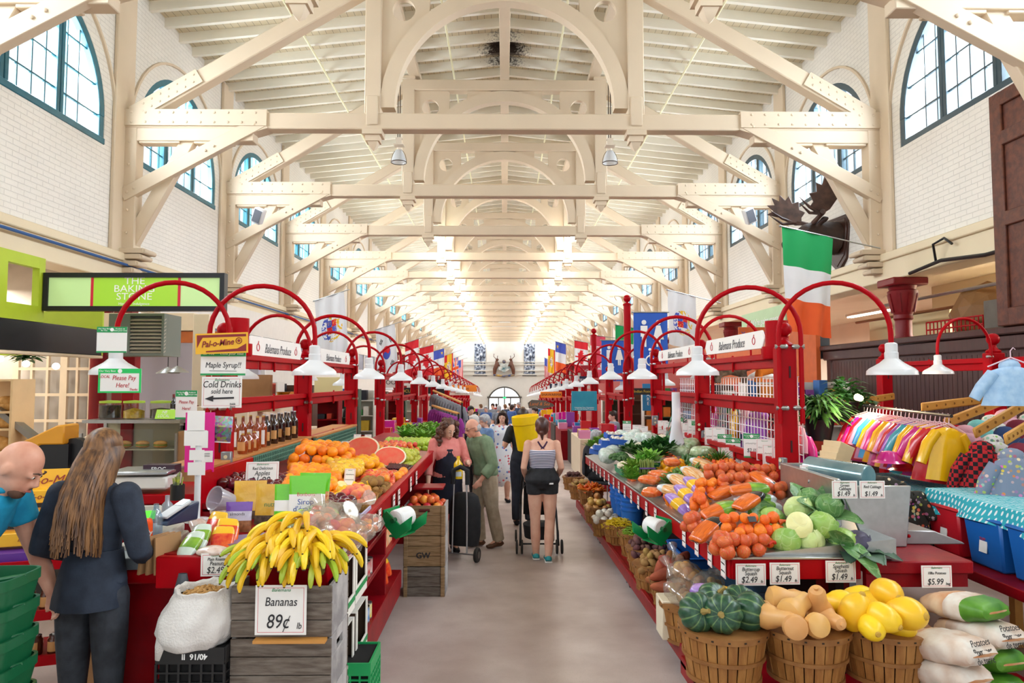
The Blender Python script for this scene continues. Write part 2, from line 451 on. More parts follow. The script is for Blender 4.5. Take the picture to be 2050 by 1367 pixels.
def truss():
 r=empty('roof_truss',kind='structure',group='timber roof trusses')
 D=.28
 m=MB();m.b2(-6.95,6.95,-D/2,D/2,6.43,6.73);m.build('tie_beam',CREAM,r,bevel=.02)
 m=MB();m.b2(-2.45,2.45,-D/2,D/2,9.15,9.42);m.build('straining_beam',CREAM,r,bevel=.015)
 m=MB();m.arc_band(2.03,2.3,.24,0,pi,40,(0,0,6.84));m.build('arch_rib',CREAM,r)
 for s in(-1,1):
  m=MB();m.b2(s*2.43-.15,s*2.43+.15,-D/2,D/2,6.72,9.5)
  m.b2(s*2.43-.17,s*2.43+.17,-D/2-.02,D/2+.02,9.42,9.52);m.b2(s*2.43-.11,s*2.43+.11,-D/2-.03,D/2,6.5,7.05)
  m.build('queen_post',CREAM,r,bevel=.015)
  m=MB();X=s*2.43
  m.box((X,0,6.38),(.36,.34,.1));m.box((X,0,6.28),(.26,.24,.12));m.lathe([(.0,-.16),(.08,-.1),(.15,.02),(.15,.06)],(X,0,6.22),4,mat=Matrix.Rotation(pi/4,3,'Z'))
  m.build('pendant',CREAM,r)
  sp=MB();cx,cz,er=s*1.88,8.72,.21;ring=[]
  for i in range(73):
   a=2*pi*i/72;dx,dz=cos(a),sin(a);t=9
   if dx*s>1e-6:t=min(t,.42/(dx*s))
   if dx*s<-1e-6:t=min(t,.48/(-dx*s))
   if dz>1e-6:t=min(t,.44/dz)
   px,pz=cx,cz-6.84;B=px*dx+pz*dz;disc=B*B-(px*px+pz*pz-2.26**2)
   if disc>0 and-B-math.sqrt(disc)>0:t=min(t,-B-math.sqrt(disc))
   ring.append(((cx+er*dx,cz+er*dz),(cx+t*dx,cz+t*dz)))
  for(p,q),(p2,q2)in zip(ring,ring[1:]):sp.prism([p,q,q2,p2],.12)
  az=lambda x:6.84+math.sqrt(2.27**2-x*x)
  sp.prism([(s*x,az(x))for x in(.35,.5,.65,.8,.95)]+[(s*.95,9.17),(s*.35,9.17)],.12)
  sp.build('spandrel',CREAM,r,smooth=0)
  e=s*6.72
  m=MB();m.beam((s*6.78,0,6.68),(s*2.45,0,9.28),.26,.3);m.build('principal_rafter',CREAM,r,bevel=.02)
  m=MB();m.beam((s*6.8,-D/2-.01,6.69),(s*5.6,-D/2-.01,7.41),.03,.27)
  for i in range(7):
   for k in(-.07,.07):
    p=Vector((s*(6.6-.15*i),-D/2-.03,6.81+.09*i+k));m.ball(p,(.022,.014,.022),6,4)
  m.build('gusset_plate',CREAM,r)
  m=MB();m.b2(min(s*4.35,s*6.95),max(s*4.35,s*6.95),-D/2-.035,D/2+.035,6.47,6.77)
  for i in range(10):
   for z in(6.53,6.71):m.ball((s*(6.8-.25*i),-D/2-.037,z),(.025,.015,.025),6,4)
  m.build('splice_plate',CREAM,r)
  m=MB();m.b2(min(s*4.6,s*6.95),max(s*4.6,s*6.95),-.12,.12,6.2,6.45);m.b2(min(s*5.0,s*5.7),max(s*5.,s*5.7),-.1,.1,6.16,6.21);m.b2(min(s*5.95,s*6.7),max(s*5.95,s*6.7),-.1,.1,6.16,6.21)
  m.build('bolster',CREAM,r,bevel=.012)
  m=MB();m.beam((s*6.95,-.09,5.18),(s*4.45,-.09,6.56),.14,.24);m.beam((s*4.75,0,6.38),(s*4.35,0,6.5),.3,.14)
  for i in range(5):
   p=Vector((s*6.95,-.09,5.18)).lerp(Vector((s*4.45,-.09,6.56)),(.04,.09,.6,.66,.95)[i]);m.ball(p+Vector((0,-.08,0)),(.03,.018,.03),6,4)
  m.build('long_brace',CREAM,r,bevel=.012)
  m=MB();m.beam((s*6.9,.02,4.2),(s*5.62,.02,6.62),.16,.25);m.build('short_brace',CREAM,r,bevel=.012)
  m=MB();m.b2(min(s*6.72,s*6.98),max(s*6.72,s*6.98),-.13,.13,4.05,6.45)
  for i in range(5):m.ball((s*6.85,-.14,4.5+.42*i),(.03,.02,.03),6,4)
  m.build('wall_post',CREAM,r,bevel=.012)
  m=MB()
  for i,(w,z)in enumerate(((.5,4.16),(.44,4.06),(.36,3.94),(.28,3.82))):m.box((s*(7.0-w/2),0,z),(w,.42-.04*i,.09));m.tube([(s*(7-w),-.2+.02*i,z-.01),(s*(7-w),.2-.02*i,z-.01)],.045,8)
  m.build('corbel',CREAM,r,bevel=.008)
 return r
t0=truss();t0.location=(0,T0+.14,0)
for k in range(-1,16):
 if k==0:continue
 copy_tree(t0,(0,T0+.14+BAY*k,0))
t=NT('aggregate_floor');t.b.inputs['Roughness'].default_value=.42
a,b_=t.noise(2.2,5),t.noise(55,2);base=t.ramp(a,[(.3,lin('#b5a39d')),(.7,lin('#d8cac4'))])
vo=t.add('ShaderNodeTexVoronoi');vo.inputs['Scale'].default_value=75;t.l.new(t.coord(),vo.inputs['Vector'])
sp=t.ramp(vo.outputs['Distance'],[(.08,(1,1,1)),(.3,(0,0,0))])
base=t.mix(t.math('MULTIPLY',sp,.5),base,t.mix(t.noise(40,1),lin('#64503f'),lin('#dccdb8')))
base=t.mix(t.math('MULTIPLY',t.noise(.5,3),.35),base,lin('#86786f'));t.color(base);t.bump(b_,.05,.004)
m=MB();m.face([m.vert((x,y,fz(y)))for x,y in((-13,YB),(13,YB),(13,YE),(-13,YE))]);fl=m.build('floor',t.m,smooth=0);tag(fl,kind='structure')
for s,nm in((-1,'trim_1'),(1,'trim_2')):
 m=MB();m.b2(min(s*6.9,s*7.4),max(s*6.9,s*7.4),YB,YE,3.62,4.1);m.b2(min(s*6.84,s*7.4),max(s*6.84,s*7.4),YB,YE,3.98,4.12)
 tag(m.build(nm,TRIMC,bevel=.015),kind='structure')
AISLEC=paint_mat('aisle_ceiling_paint','#d9cdb4');AISLEW=paint_mat('aisle_wall_paint','#d8cdb9')
m=MB();m.b2(-12.6,-7.3,YB,YE,3.9,4.0);tag(m.build('ceiling_aisle_left',AISLEC,smooth=0),kind='structure')
m=MB();m.b2(7.3,12.6,YB,YE,3.9,4.0);tag(m.build('ceiling_aisle_right',AISLEC,smooth=0),kind='structure')
m=MB();m.b2(-12.7,-12.5,YB,YE,-3,4);tag(m.build('wall_aisle_left',AISLEW,smooth=0),kind='structure')
m=MB();m.b2(12.5,12.7,YB,YE,-3,4);tag(m.build('wall_aisle_right',AISLEW,smooth=0),kind='structure')
ENDW=paint_mat('white_end_wall','#f4f1ec',brick=False)
m=MB();m.b2(-13,13,YE-.3,YE,-3.2,10.2);ew=m.build('wall_far',ENDW,smooth=0);tag(ew,kind='structure')
yy=YE-.36
m=MB()
for z in(2.45,2.95,3.7):m.b2(-7,7,yy-.12,yy+.1,z,z+.14)
m.tube([(-7,yy-.1,4.1),(7,yy-.1,4.1)],.05,6)
m.build('string_course',M('end_trim','#e6e0d6',.6),ew)
COLR=M('oxblood_iron','#7c1218',.4,var=.2,vs=3,bump=.05,bs=20,spec=.3)
def iron_column():
 m=MB()
 pr=[(.3,0),(.3,.25),(.24,.3),(.2,.34),(.2,2.55),(.23,2.6),(.23,2.68),(.2,2.72),(.2,2.95),(.235,2.98),(.22,3.04),(.27,3.14),(.34,3.34),(.36,3.42),(.31,3.44),(.34,3.5)]
 m.lathe(pr,(0,0,0),20)
 o=m.build('iron_column',COLR)
 p=MB();p.b2(-.45,.45,-.4,.4,3.5,3.62);p.build('abacus',COLR,o,bevel=.02)
 p=MB()
 for k in range(8):p.beam((.26*cos(k*pi/4),.26*sin(k*pi/4),3.08),(.35*cos(k*pi/4),.35*sin(k*pi/4),3.38),.08,.03,up=(cos(k*pi/4),sin(k*pi/4),0))
 p.build('capital_leaf',COLR,o)
 return o
col0=iron_column()
def setcol(o,s,k,first):
 y=T0-.35+BAY*k
 o.location=(s*7.05,y,fz(y));o.scale=(.68,.68,(3.62-fz(y))/3.62)
 tag(o,'red cast-iron column under the %s arcade beam%s'%('left' if s<0 else 'right',', nearest one' if k==0 else ', further down the hall'),'column','red columns of the %s arcade'%('left' if s<0 else 'right'),'structure')
first=True
for s in(-1,1):
 for k in range(0,16):
  o=col0 if first else copy_tree(col0)
  setcol(o,s,k,first);first=False
PENDING=[]
def blob(m,name,mat,parent,voxel=.009,smooth=4,fac=.5):
 """fuse overlapping closed shapes into one continuous skin"""
 o=m.build(name,mat,parent,smooth=0)
 r=o.modifiers.new('r','REMESH');r.mode='VOXEL';r.voxel_size=voxel;r.use_smooth_shade=True
 s=o.modifiers.new('s','SMOOTH');s.factor=fac;s.iterations=smooth
 PENDING.append(o);return o
def loft(m,secs,seg=18,fwd=Vector((0,-1,0)),wob=0.,wn=7,tw=0):
 """closed loft through (centre, half width, half depth) sections"""
 rings=[];n=len(secs)
 for i,(p,rx,ry)in enumerate(secs):
  p=Vector(p);t=(Vector(secs[min(i+1,n-1)][0])-Vector(secs[max(i-1,0)][0]));t=t.normalized()if t.length>1e-6 else Vector((0,0,1))
  x=fwd.cross(t).normalized();y=t.cross(x).normalized()
  rings.append([m.vert(p+x*(rx*(1+wob*sin(wn*a+i*tw)*i/n)*cos(a))+y*(ry*(1+wob*sin(wn*a+i*tw)*i/n)*sin(a)))for a in[2*pi*k/seg for k in range(seg)]])
 for a,b in zip(rings,rings[1:]):
  for k in range(seg):m.face((a[k],a[(k+1)%seg],b[(k+1)%seg],b[k]))
 m.face(rings[0][::-1]);m.face(rings[-1]);return m
def lerp(a,b,t):return Vector(a).lerp(Vector(b),t)
def limb(m,pts,rr,inf=0.,t1=None,seg=12):
 """tapered limb through joints; t1 cuts it after that many segments (1.5 = half way down the second)"""
 P=[Vector(p)for p in pts];out,R=[P[0]],[rr[0]]
 for i in range(len(P)-1):
  for k in(.25,.5,.75,1.):
   tt=i+k
   if t1 is not None and tt>t1+1e-6:break
   r=rr[2*i]*(1-k)+rr[2*i+2]*k+(rr[2*i+1]-(rr[2*i]+rr[2*i+2])/2)*(1-abs(2*k-1))
   out.append(P[i].lerp(P[i+1],k));R.append(r)
 m.tube(out,[r+inf for r in R],seg)
 m.ball(out[0],R[0]+inf,12,8)
 if t1 is None:m.ball(out[-1],R[-1]+inf,10,7)
 return out[-1]
SK=M('skin_light','#e3b59c',.5,col2='#d8a28a',vs=9,sss=.08);SK2=M('skin_rosy','#e0a88e',.5,col2='#cf9078',vs=9,sss=.08)
def hand(m,wrist,d,up,s=1.,curl=.5,side=1):
 """palm, four unequal bent fingers and a thumb"""
 d=Vector(d).normalized();up=Vector(up);x=d.cross(up).normalized()*side;u=x.cross(d).normalized()*side;w=Vector(wrist)
 loft(m,[(w-d*.01,.026*s,.02*s),(w+d*.03*s,.036*s,.017*s),(w+d*.07*s,.042*s,.015*s),(w+d*.092*s,.038*s,.012*s)],12,fwd=u)
 for i,L in enumerate((.062,.074,.07,.054)):
  b=w+d*.085*s+x*((i-1.5)*.0205*s);k=b+d*L*.45*s-u*(.012*curl);e=k+(d*(1-curl)-u*curl).normalized()*L*.55*s
  m.tube([b,k,e],[.0095*s,.009*s,.0072*s],8);m.ball(e,.0072*s,8,5)
 b=w+d*.025*s-x*.032*s;k=b+(d*.7-x*.6).normalized()*.035*s;e=k+(d*.9-u*.4).normalized()*.03*s;m.tube([b,k,e],[.013*s,.011*s,.008*s],8);m.ball(e,.008*s,8,5)
def frame_of(fwd,up=(0,0,1)):
 y=-Vector(fwd).normalized();x=y.cross(Vector(up)).normalized();z=x.cross(y).normalized();return Matrix((x,y,z)).transposed()
DEF=dict(spine=[(0,0,.86),(0,.0,.96),(0,-.01,1.1),(0,0,1.28),(0,.01,1.42)],head=(0,-.03,1.575),look=(0,-1,0),arms=[((-.175,.01,1.385),(-.215,.03,1.1),(-.21,-.04,.86)),((.175,.01,1.385),(.215,.03,1.1),(.21,-.04,.86))],legs=[((-.09,0,.9),(-.095,-.01,.48),(-.095,.02,.08),(-.1,-.13,.03)),((.09,0,.9),(.095,-.01,.48),(.095,.02,.08),(.1,-.13,.03))])
def torso(m,sp,b,inf=0.,i0=0,fwd=Vector((0,-1,0)),i1=9,fem=0.):
 R=[(.13,.085),(.168+.012*fem,.115+.01*fem),(.138-.012*fem,.098),(.16-.01*fem,.113+.008*fem),(.135,.075)]
 S=[(Vector(p),(r[0]*b+inf),(r[1]*b+inf))for p,r in zip(sp,R)];out=[]
 for i in range(len(S)-1):
  for k in(0,.34,.67):
   s_=k*k*(3-2*k);out.append((S[i][0].lerp(S[i+1][0],k),S[i][1]*(1-s_)+S[i+1][1]*s_,S[i][2]*(1-s_)+S[i+1][2]*s_))
 out.append(S[-1]);top=Vector(sp[-1]);d=(top-Vector(sp[-2])).normalized()
 if i1>12:out.append((top+d*.03,.085*b+inf,.055*b+inf))
 loft(m,out[i0:i1],20,fwd)
ARMR=[.058,.05,.043,.042,.029];LEGR=[.088,.078,.058,.058,.04]
def human(label,loc,yaw,H=1.68,b=1.,pose=None,skin=SK,group=None,clothes=(),shoes=None,hands=((0,.5),(0,.5)),face=True,voxel=.009,fem=0.,extra=None,detail=True,arms_skin=True,feet=True):
 P=dict(DEF);P.update(pose or{});s=H/1.7
 r=empty('person',loc,(0,0,yaw),label,'person',group,scale=s)
 sp=P['spine'];fw=Vector(P.get('fwd',(0,-1,0)));m=MB();torso(m,sp,b,-.004,0,fw,99,fem)
 h=Vector(P['head']);FR_=frame_of(P['look']);nb=Vector(sp[-1]);hf=lambda x,y,z:h+FR_@Vector((x,y,z))
 m.tube([nb-Vector((0,0,.04)),nb.lerp(hf(0,.02,-.06),.6),hf(0,.015,-.02)],[.066*b**.5,.054,.056],12)
 m.ball(hf(0,.008,.02),(.074,.094,.098),18,12,FR_);m.ball(hf(0,-.028,-.045),(.055,.062,.068),14,10,FR_)
 m.ball(hf(0,-.07,-.088),(.028,.022,.022),10,7,FR_)
 if detail:
  m.tube([hf(0,-.088,.02),hf(0,-.105,-.012),hf(0,-.112,-.026)],[.01,.012,.014],8);m.ball(hf(0,-.104,-.03),(.018,.013,.011),8,6,FR_)
  for s_ in(-1,1):m.ball(hf(s_*.077,.012,-.012),(.011,.02,.032),8,7,FR_);m.ball(hf(s_*.035,-.075,.012),(.02,.02,.012),8,6,FR_)
  m.ball(hf(0,-.092,-.062),(.026,.012,.01),8,6,FR_)
 ends=[]
 for i,a in enumerate(P['arms']):
  limb(m,a[:3],ARMR if fem<.5 else[v*.9 for v in ARMR]);d=Vector(a[3])if len(a)>3 else(Vector(a[2])-Vector(a[1]))
  hand(m,a[2],d,Vector(a[4])if len(a)>4 else Vector((1 if i else-1,0,.2)),.95,hands[i][1],1 if i else-1)
 for l in P['legs']:
  limb(m,l[:3],[v*b**.5 for v in LEGR]);a,t_=Vector(l[2]),Vector(l[3])
  if feet:m.tube([a+(a-t_)*.2+Vector((0,0,-.03)),a+Vector((0,0,-.02)),lerp(a,t_,.55),t_],[.034,.042,.038,.026],10,flat=(1,1))
 blob(m,'body',skin,r,voxel)
 if face and detail:
  e=MB();pu=MB()
  for s_ in(-1,1):e.ball(hf(s_*.032,-.083,.01),(.013,.009,.008),10,6,FR_);pu.ball(hf(s_*.032,-.0905,.01),(.0055,.003,.0055),8,5,FR_)
  for s_ in(-1,1):
   q_=MB();q_.ball(hf(s_*.032,-.083,.01),(.013,.009,.008),10,6,FR_);eo=q_.build('eye',M('eye_white','#ece6e0',.2),r);q_=MB();q_.ball(hf(s_*.032,-.0905,.01),(.0055,.003,.0055),8,5,FR_);q_.build('iris',M('iris_dark','#2a1c14',.2),eo)
   q_=MB();q_.tube([hf(s_*.014,-.096,.03),hf(s_*.034,-.093,.036),hf(s_*.05,-.08,.03)],[.004,.0045,.002],6);q_.build('eyebrow',M('brow','#4a3428',.8),r)
  q_=MB();q_.tube([hf(-.022,-.094,-.06),hf(0,-.105,-.057),hf(.022,-.094,-.06)],[.003,.006,.003],6);q_.build('mouth',M('lips','#b5645a',.4),r)
 for c in clothes:
  k=c[0];g=MB()
  if k=='top':
   _,nm,mat,inf,sl,i0,i1=c;torso(g,sp,b,inf,i0,fw,i1,fem)
   for a in P['arms']:
    if sl:limb(g,a[:3],ARMR,inf*.9,sl)
   blob(g,nm,mat,r,max(voxel,.009),5)
  elif k=='legs':
   _,nm,mat,inf,ln,i1=c;torso(g,sp,b,inf,0,fw,i1,fem)
   for l in P['legs']:limb(g,l[:3],[v*b**.5 for v in LEGR[:4]]+[LEGR[4]+.012],inf*1.1,ln)
   blob(g,nm,mat,r,max(voxel,.009),4)
  elif k=='loft':_,nm,mat,secs,wob=c[:5];loft(g,secs,40,fw,wob,9,.2);g.build(nm,mat,r,smooth=70)
  elif k=='blob':_,nm,mat,fn=c;fn(g,hf,FR_,P);blob(g,nm,mat,r,.009,3)
  elif k=='mesh':_,nm,mat,fn=c;fn(g,hf,FR_,P);g.build(nm,mat,r,smooth=60)
 if shoes:
  for l in P['legs']:
   g=MB();a,t_=Vector(l[2]),Vector(l[3]);u=(t_-a);u.z=0;u.normalize();z0=min(a.z-.08,t_.z-.03)
   loft(g,[(a-u*.05+Vector((0,0,-.055)),.034,.03),(a-u*.04+Vector((0,0,-.04)),.04,.04),(lerp(a,t_,.45)+Vector((0,0,-.012)),.045,.042),(lerp(a,t_,.8)+Vector((0,0,-.008)),.046,.034),(t_+u*.035,.03,.02)],14,fwd=Vector((0,0,1)))
   so=g.build('shoe',shoes[0],r,smooth=70)
   if len(shoes)>1:g=MB();c_=lerp(a,t_,.42);c_.z=z0+.012;g.box(c_,(.085,(a-t_).length*1.45+.03,.024),Matrix((Vector((u.y,-u.x,0)),u,Vector((0,0,1)))).transposed());g.build('sole',shoes[1],so,bevel=.01)
 return r
def cap_hair(k=1.,back=.0,front=.0):
 def fn(g,hf,R,P):
  g.ball(hf(0,.02,.04),(.084*k,.1*k,.092*k),18,12,R);g.ball(hf(0,.055+back,-.01),(.078*k,.068*k,.08*k),14,10,R);g.ball(hf(0,-.05-front,.085),(.06*k,.04*k,.03*k),12,8,R)
 return fn
def strands(n,length,width=.09,wave=.01,front=False,seed=1,drape=None,r=.012,fall=(0,.03)):
 def fn(g,hf,R,P):
  random.seed(seed)
  for i in range(n):
   a=uni(-.35,pi+.35)if not front else uni(-.9,pi+.9);x,y=cos(a)*.078,sin(a)*.09
   p0=hf(x*.6,y*.6+.01,.11-uni(0,.03));p1=hf(x*1.12,y*1.08+.012,.02);L=length*uni(.8,1.05);pts=[p0,p1]
   for k in range(1,7):
    t_=k/6;q_=Vector((p1.x*(1-.1*t_)+(x*.3)*t_+wave*sin(k*2.2+i),p1.y+fall[1]*t_*1.6+(drape(t_)if drape else 0)+wave*cos(k*1.9+i*2),p1.z-L*t_));pts.append(q_)
   g.tube(pts,[r*.6,r]+[r*(1-.1*k)for k in range(6)],5)
 return fn
def clothm(name,a,b,vs=14,rough=.8,st=None):return M(name,a,rough,col2=b,vs=vs,bump=.15,bs=90,stretch=st)
DENIM=clothm('navy_shirt','#2b3546','#1f2838');JEANS=clothm('grey_jeans','#3a3f48','#2a2e36');APRON=clothm('green_apron','#14584a','#0f473c');BROWNH=M('brown_hair','#4a3020',.45,col2='#8a6038',vs=6,stretch=(9,9,.6));DARKH=M('dark_hair','#241712',.45,col2='#3a2418',vs=8,stretch=(9,9,.6));GREYH=M('grey_hair','#8f9094',.5,col2='#c2c2c4',vs=14,stretch=(6,6,1));BLACKC=clothm('black_denim','#17181b','#25272c')
def apron_tail(g,hf,R,P):g.grid(lambda u,v:(.02+.17*u+.03*v,-.16-.015*sin(u*9),.93-.3*v+.06*u),8,8)
human('woman with long brown hair in a dark blue shirt, seen from behind at the till',(-2.0,3.4,fz(3.4)),pi-.12,1.69,.86,dict(head=(.0,-.05,1.575),look=(.25,-1,-.25),arms=[((-.17,.01,1.385),(-.24,.0,1.12),(-.12,-.25,1.02)),((.17,.01,1.385),(.27,.02,1.13),(.16,-.24,1.03))]),fem=1,clothes=(('top','shirt',DENIM,.013,1.8,3,99),('loft','shirt_tail',DENIM,[((0,-.01,1.12),.13,.11),((0,0,1.0),.155,.13),((0,.01,.9),.172,.14),((0,.01,.86),.175,.145)],.03),('legs','jeans',JEANS,.008,1.95,7),('blob','hair_cap',BROWNH,cap_hair(1.02)),('mesh','long_hair',BROWNH,strands(230,.47,seed=2,wave=.004,r=.0075,fall=(0,.05),drape=lambda t:.09*sin(pi*min(1,t*1.1)*.62))),('mesh','apron',APRON,apron_tail)),shoes=(BLACKC,),voxel=.009)
TURQ=clothm('turquoise_polo','#1ea5cf','#1690bb')
def collar(g,hf,R,P):
 n=Vector(P['spine'][-1]);g.tube([n+Vector((.075*cos(a),.06*sin(a)-.01,.02+.012*sin(a)))for a in[2*pi*k/16 for k in range(16)]],.016,8,closed=True)
def beard(g,hf,R,P):g.ball(hf(0,-.062,-.09),(.045,.036,.03),12,8,R);g.ball(hf(0,-.1,-.048),(.026,.01,.007),8,5,R)
human('bald man in a turquoise polo shirt bending over the counter at the left edge',(-2.62,3.2,fz(3.2)),rad(92),1.76,1.12,dict(spine=[(0,0,.86),(0,.0,.96),(0,-.06,1.1),(0,-.16,1.26),(0,-.25,1.37)],head=(0,-.36,1.475),look=(.1,-.8,-.62),arms=[((-.19,-.22,1.33),(-.24,-.3,1.03),(-.15,-.42,.86)),((.19,-.22,1.33),(.24,-.3,1.05),(.17,-.42,.88))]),skin=SK2,clothes=(('top','polo_shirt',TURQ,.016,.7,2,99),('legs','trousers',BLACKC,.01,2,8),('mesh','collar',TURQ,collar),('blob','beard',M('short_beard','#5a3c2c',.8),beard)),shoes=(BLACKC,))
t=NT('striped_knit');w=t.add('ShaderNodeTexWave');w.bands_direction='Z';w.inputs['Scale'].default_value=16;t.l.new(t.coord(),w.inputs[0]);t.color(t.ramp(w.outputs['Fac'],[(.45,lin('#d6d6e2')),(.6,lin('#4a4c6a'))]));t.b.inputs['Roughness'].default_value=.8;STRI=t.m
PURP=clothm('purple_strap','#4a2447','#3a1c3c')
def halter(g,hf,R,P):
 for s_ in(-1,1):g.tube([(s_*.125,.07,1.21),(s_*.06,.105,1.3),(-s_*.015,.102,1.36),(-s_*.055,.075,1.42)],.011,8)
def bun(g,hf,R,P):cap_hair(1.04)(g,hf,R,P);g.ball(hf(0,.1,.02),(.055,.045,.075),12,9,R);g.tube([hf(.01,.11,-.05),hf(.005,.1,-.11),hf(0,.08,-.16)],[.03,.02,.006],8)
p3=PG(1086,1122,0)
TEALSH=M('teal_sneaker','#1f9ea6',.5,col2='#177f8a',vs=20);SOLE=M('white_sole','#e9e6e0',.5)
human('woman in a striped halter top and black shorts pushing a stroller',(p3.x,p3.y,fz(p3.y)),pi,1.64,1.12,dict(look=(0,-1,-.1),arms=[((-.17,.01,1.385),(-.225,.05,1.11),(-.2,-.17,.98)),((.17,.01,1.385),(.225,.05,1.11),(.2,-.17,.98))],legs=[((-.09,0,.9),(-.09,.0,.48),(-.065,.08,.085),(-.06,-.06,.03)),((.09,0,.9),(.085,-.02,.48),(.075,-.06,.08),(.08,-.2,.03))]),fem=1.2,clothes=(('top','striped_top',STRI,.009,0,6,11),('mesh','halter_straps',PURP,halter),('legs','shorts',BLACKC,.014,.42,7),('blob','hair',M('auburn_hair','#3a1f1c',.45,col2='#5a3024',vs=9),bun),('mesh','pocket_patch',WHITEP if 'WHITEP' in globals()else M('white_patch','#eeeeee',.6),lambda g,hf,R,P:g.box((-.1,.128,.93),(.05,.012,.018)))),shoes=(TEALSH,SOLE))
OLIVE=clothm('sage_jacket','#7c9272','#6a8062');KHAKI=clothm('khaki_trousers','#b5a48c','#a3927a')
p4=PG(975,1095,0)
def baldfringe(g,hf,R,P):g.ball(hf(0,.04,-.015),(.083,.085,.06),14,10,R)
def glasses(g,hf,R,P):
 for s_ in(-1,1):g.tube([hf(s_*.034+.02*cos(a),-.098,.01+.016*sin(a))for a in[2*pi*k/10 for k in range(10)]],.002,4,closed=True);g.tube([hf(s_*.054,-.096,.014),hf(s_*.08,0,.014)],.002,4)
human('older man in a sage green jacket and glasses handing over an oil bottle',(p4.x-.02,p4.y,fz(p4.y)),rad(-58),1.66,1.02,dict(spine=[(0,0,.86),(0,.0,.96),(0,-.02,1.1),(0,-.06,1.28),(0,-.1,1.4)],head=(0,-.2,1.535),look=(.0,-1,-.35),arms=[((-.18,-.09,1.36),(-.25,-.1,1.08),(-.16,-.33,1.12)),((.18,-.09,1.36),(.25,-.04,1.08),(.22,-.2,.9))],legs=[((-.09,0,.9),(-.1,-.06,.48),(-.1,-.02,.08),(-.11,-.17,.03)),((.09,0,.9),(.1,.04,.5),(.1,.14,.09),(.1,.0,.03))]),skin=SK2,clothes=(('top','jacket',OLIVE,.034,1.85,2,99),('legs','trousers',KHAKI,.022,2,8),('blob','hair',GREYH,baldfringe),('mesh','glasses',M('glasses_frame','#2a2a2c',.3),glasses),('mesh','collar',OLIVE,collar)),shoes=(M('brown_shoe','#5a3820',.4),))
NAVYA=clothm('navy_apron','#14182e','#0e1124');PINKS=clothm('pink_blouse','#e58f86','#d97c76')
def apron_bib(g,hf,R,P):
 loft(g,[((0,-.0,.5),.2,.14),((0,-.0,.75),.2,.145),((0,0,.95),.19,.145),((0,-.01,1.1),.162,.128),((0,-.01,1.3),.13,.13),((0,-.02,1.34),.1,.12)],30)
def curls(g,hf,R,P):
 random.seed(8)
 for i in range(120):
  a=uni(-.5,pi+.5);x,y=cos(a)*.095,sin(a)*.1;z=uni(-.2,.1);k=1+.35*(z<0);g.ball(hf(x*k,y*k+.01,z),uni(.022,.036),7,5)
 g.ball(hf(0,.03,.06),(.086,.09,.075),14,10,R)
p5=PG(893,1085,0)
human('curly brown-haired woman in a navy apron and pink blouse looking down',(p5.x+.06,8.5,fz(8.4)),rad(18),1.62,1.05,dict(head=(.0,-.06,1.56),look=(.25,-.85,-.45),arms=[((-.175,.01,1.385),(-.25,-.02,1.1),(-.28,-.12,.86)),((.175,.01,1.385),(.25,-.04,1.13),(.2,-.3,1.16))]),fem=1,clothes=(('top','blouse',PINKS,.014,1.7,3,99),('legs','trousers',BLACKC,.012,2,7),('mesh','apron',NAVYA,apron_bib),('mesh','curly_hair',M('curly_hair','#43281f',.55,col2='#6a4430',vs=30),curls)),shoes=(BLACKC,))
t=NT('floral_print');v=t.add('ShaderNodeTexVoronoi');v.inputs['Scale'].default_value=13;t.l.new(t.coord(),v.inputs['Vector']);n=t.noise(22,3)
k1=t.ramp(t.math('ADD',v.outputs['Distance'],t.math('MULTIPLY',t.math('SUBTRACT',n,.5),.35)),[(.26,(1,1,1)),(.3,(0,0,0))]);sp=t.add('ShaderNodeSeparateColor');t.l.new(v.outputs['Color'],sp.inputs[0])
fc=t.ramp(sp.outputs[0],[(.3,lin('#d8636e')),(.45,lin('#e8909a')),(.55,lin('#5f7fc0')),(.8,lin('#7f9ad0'))],'CONSTANT');t.color(t.mix(k1,lin('#eff1f4'),fc));t.b.inputs['Roughness'].default_value=.8;FLORAL=t.m
p6=PG(1005,1003,0)
human('woman in a white floral dress with long dark hair walking towards the camera',(p6.x,p6.y,fz(p6.y)),rad(12),1.66,1.03,dict(look=(-.35,-1,-.05),legs=[((-.09,0,.9),(-.1,.06,.5),(-.1,.2,.12),(-.1,.07,.03)),((.09,0,.9),(.09,-.06,.48),(.08,-.08,.08),(.08,-.23,.03))]),fem=1,clothes=(('top','dress_bodice',FLORAL,.012,.45,5,13),('loft','dress_skirt',FLORAL,[((0,0,1.1),.15,.115),((0,0,.95),.2,.15),((.0,.02,.75),.23,.19),((.02,.04,.56),.26,.23),((.1,.1,.4),.26,.2)],.05),('blob','hair_cap',DARKH,cap_hair(1.03)),('mesh','long_hair',DARKH,strands(80,.42,seed=5,wave=.012))),shoes=(BLACKC,))
p7=PG(972,1012,0);SKYB=clothm('slate_blue_tee','#6f8fb8','#5f7fa8');WSK=clothm('white_skirt','#e4e6ea','#d4d8de')
human('grey-haired woman in a blue tee shirt and white skirt facing the counter',(p7.x,p7.y+.0,fz(p7.y)),rad(-65),1.6,1.08,dict(look=(.1,-1,-.1),arms=[((-.175,.01,1.385),(-.22,.03,1.1),(-.16,-.16,1.0)),((.175,.01,1.385),(.23,.02,1.1),(.2,-.14,.95))]),fem=1,clothes=(('top','tee_shirt',SKYB,.016,.8,2,99),('loft','skirt',WSK,[((0,0,1.06),.15,.12),((0,0,.9),.2,.155),((0,0,.55),.23,.19),((0,0,.5),.235,.195)],.03),('blob','hair',GREYH,cap_hair(1.08,.01,.005))),shoes=(BLACKC,))
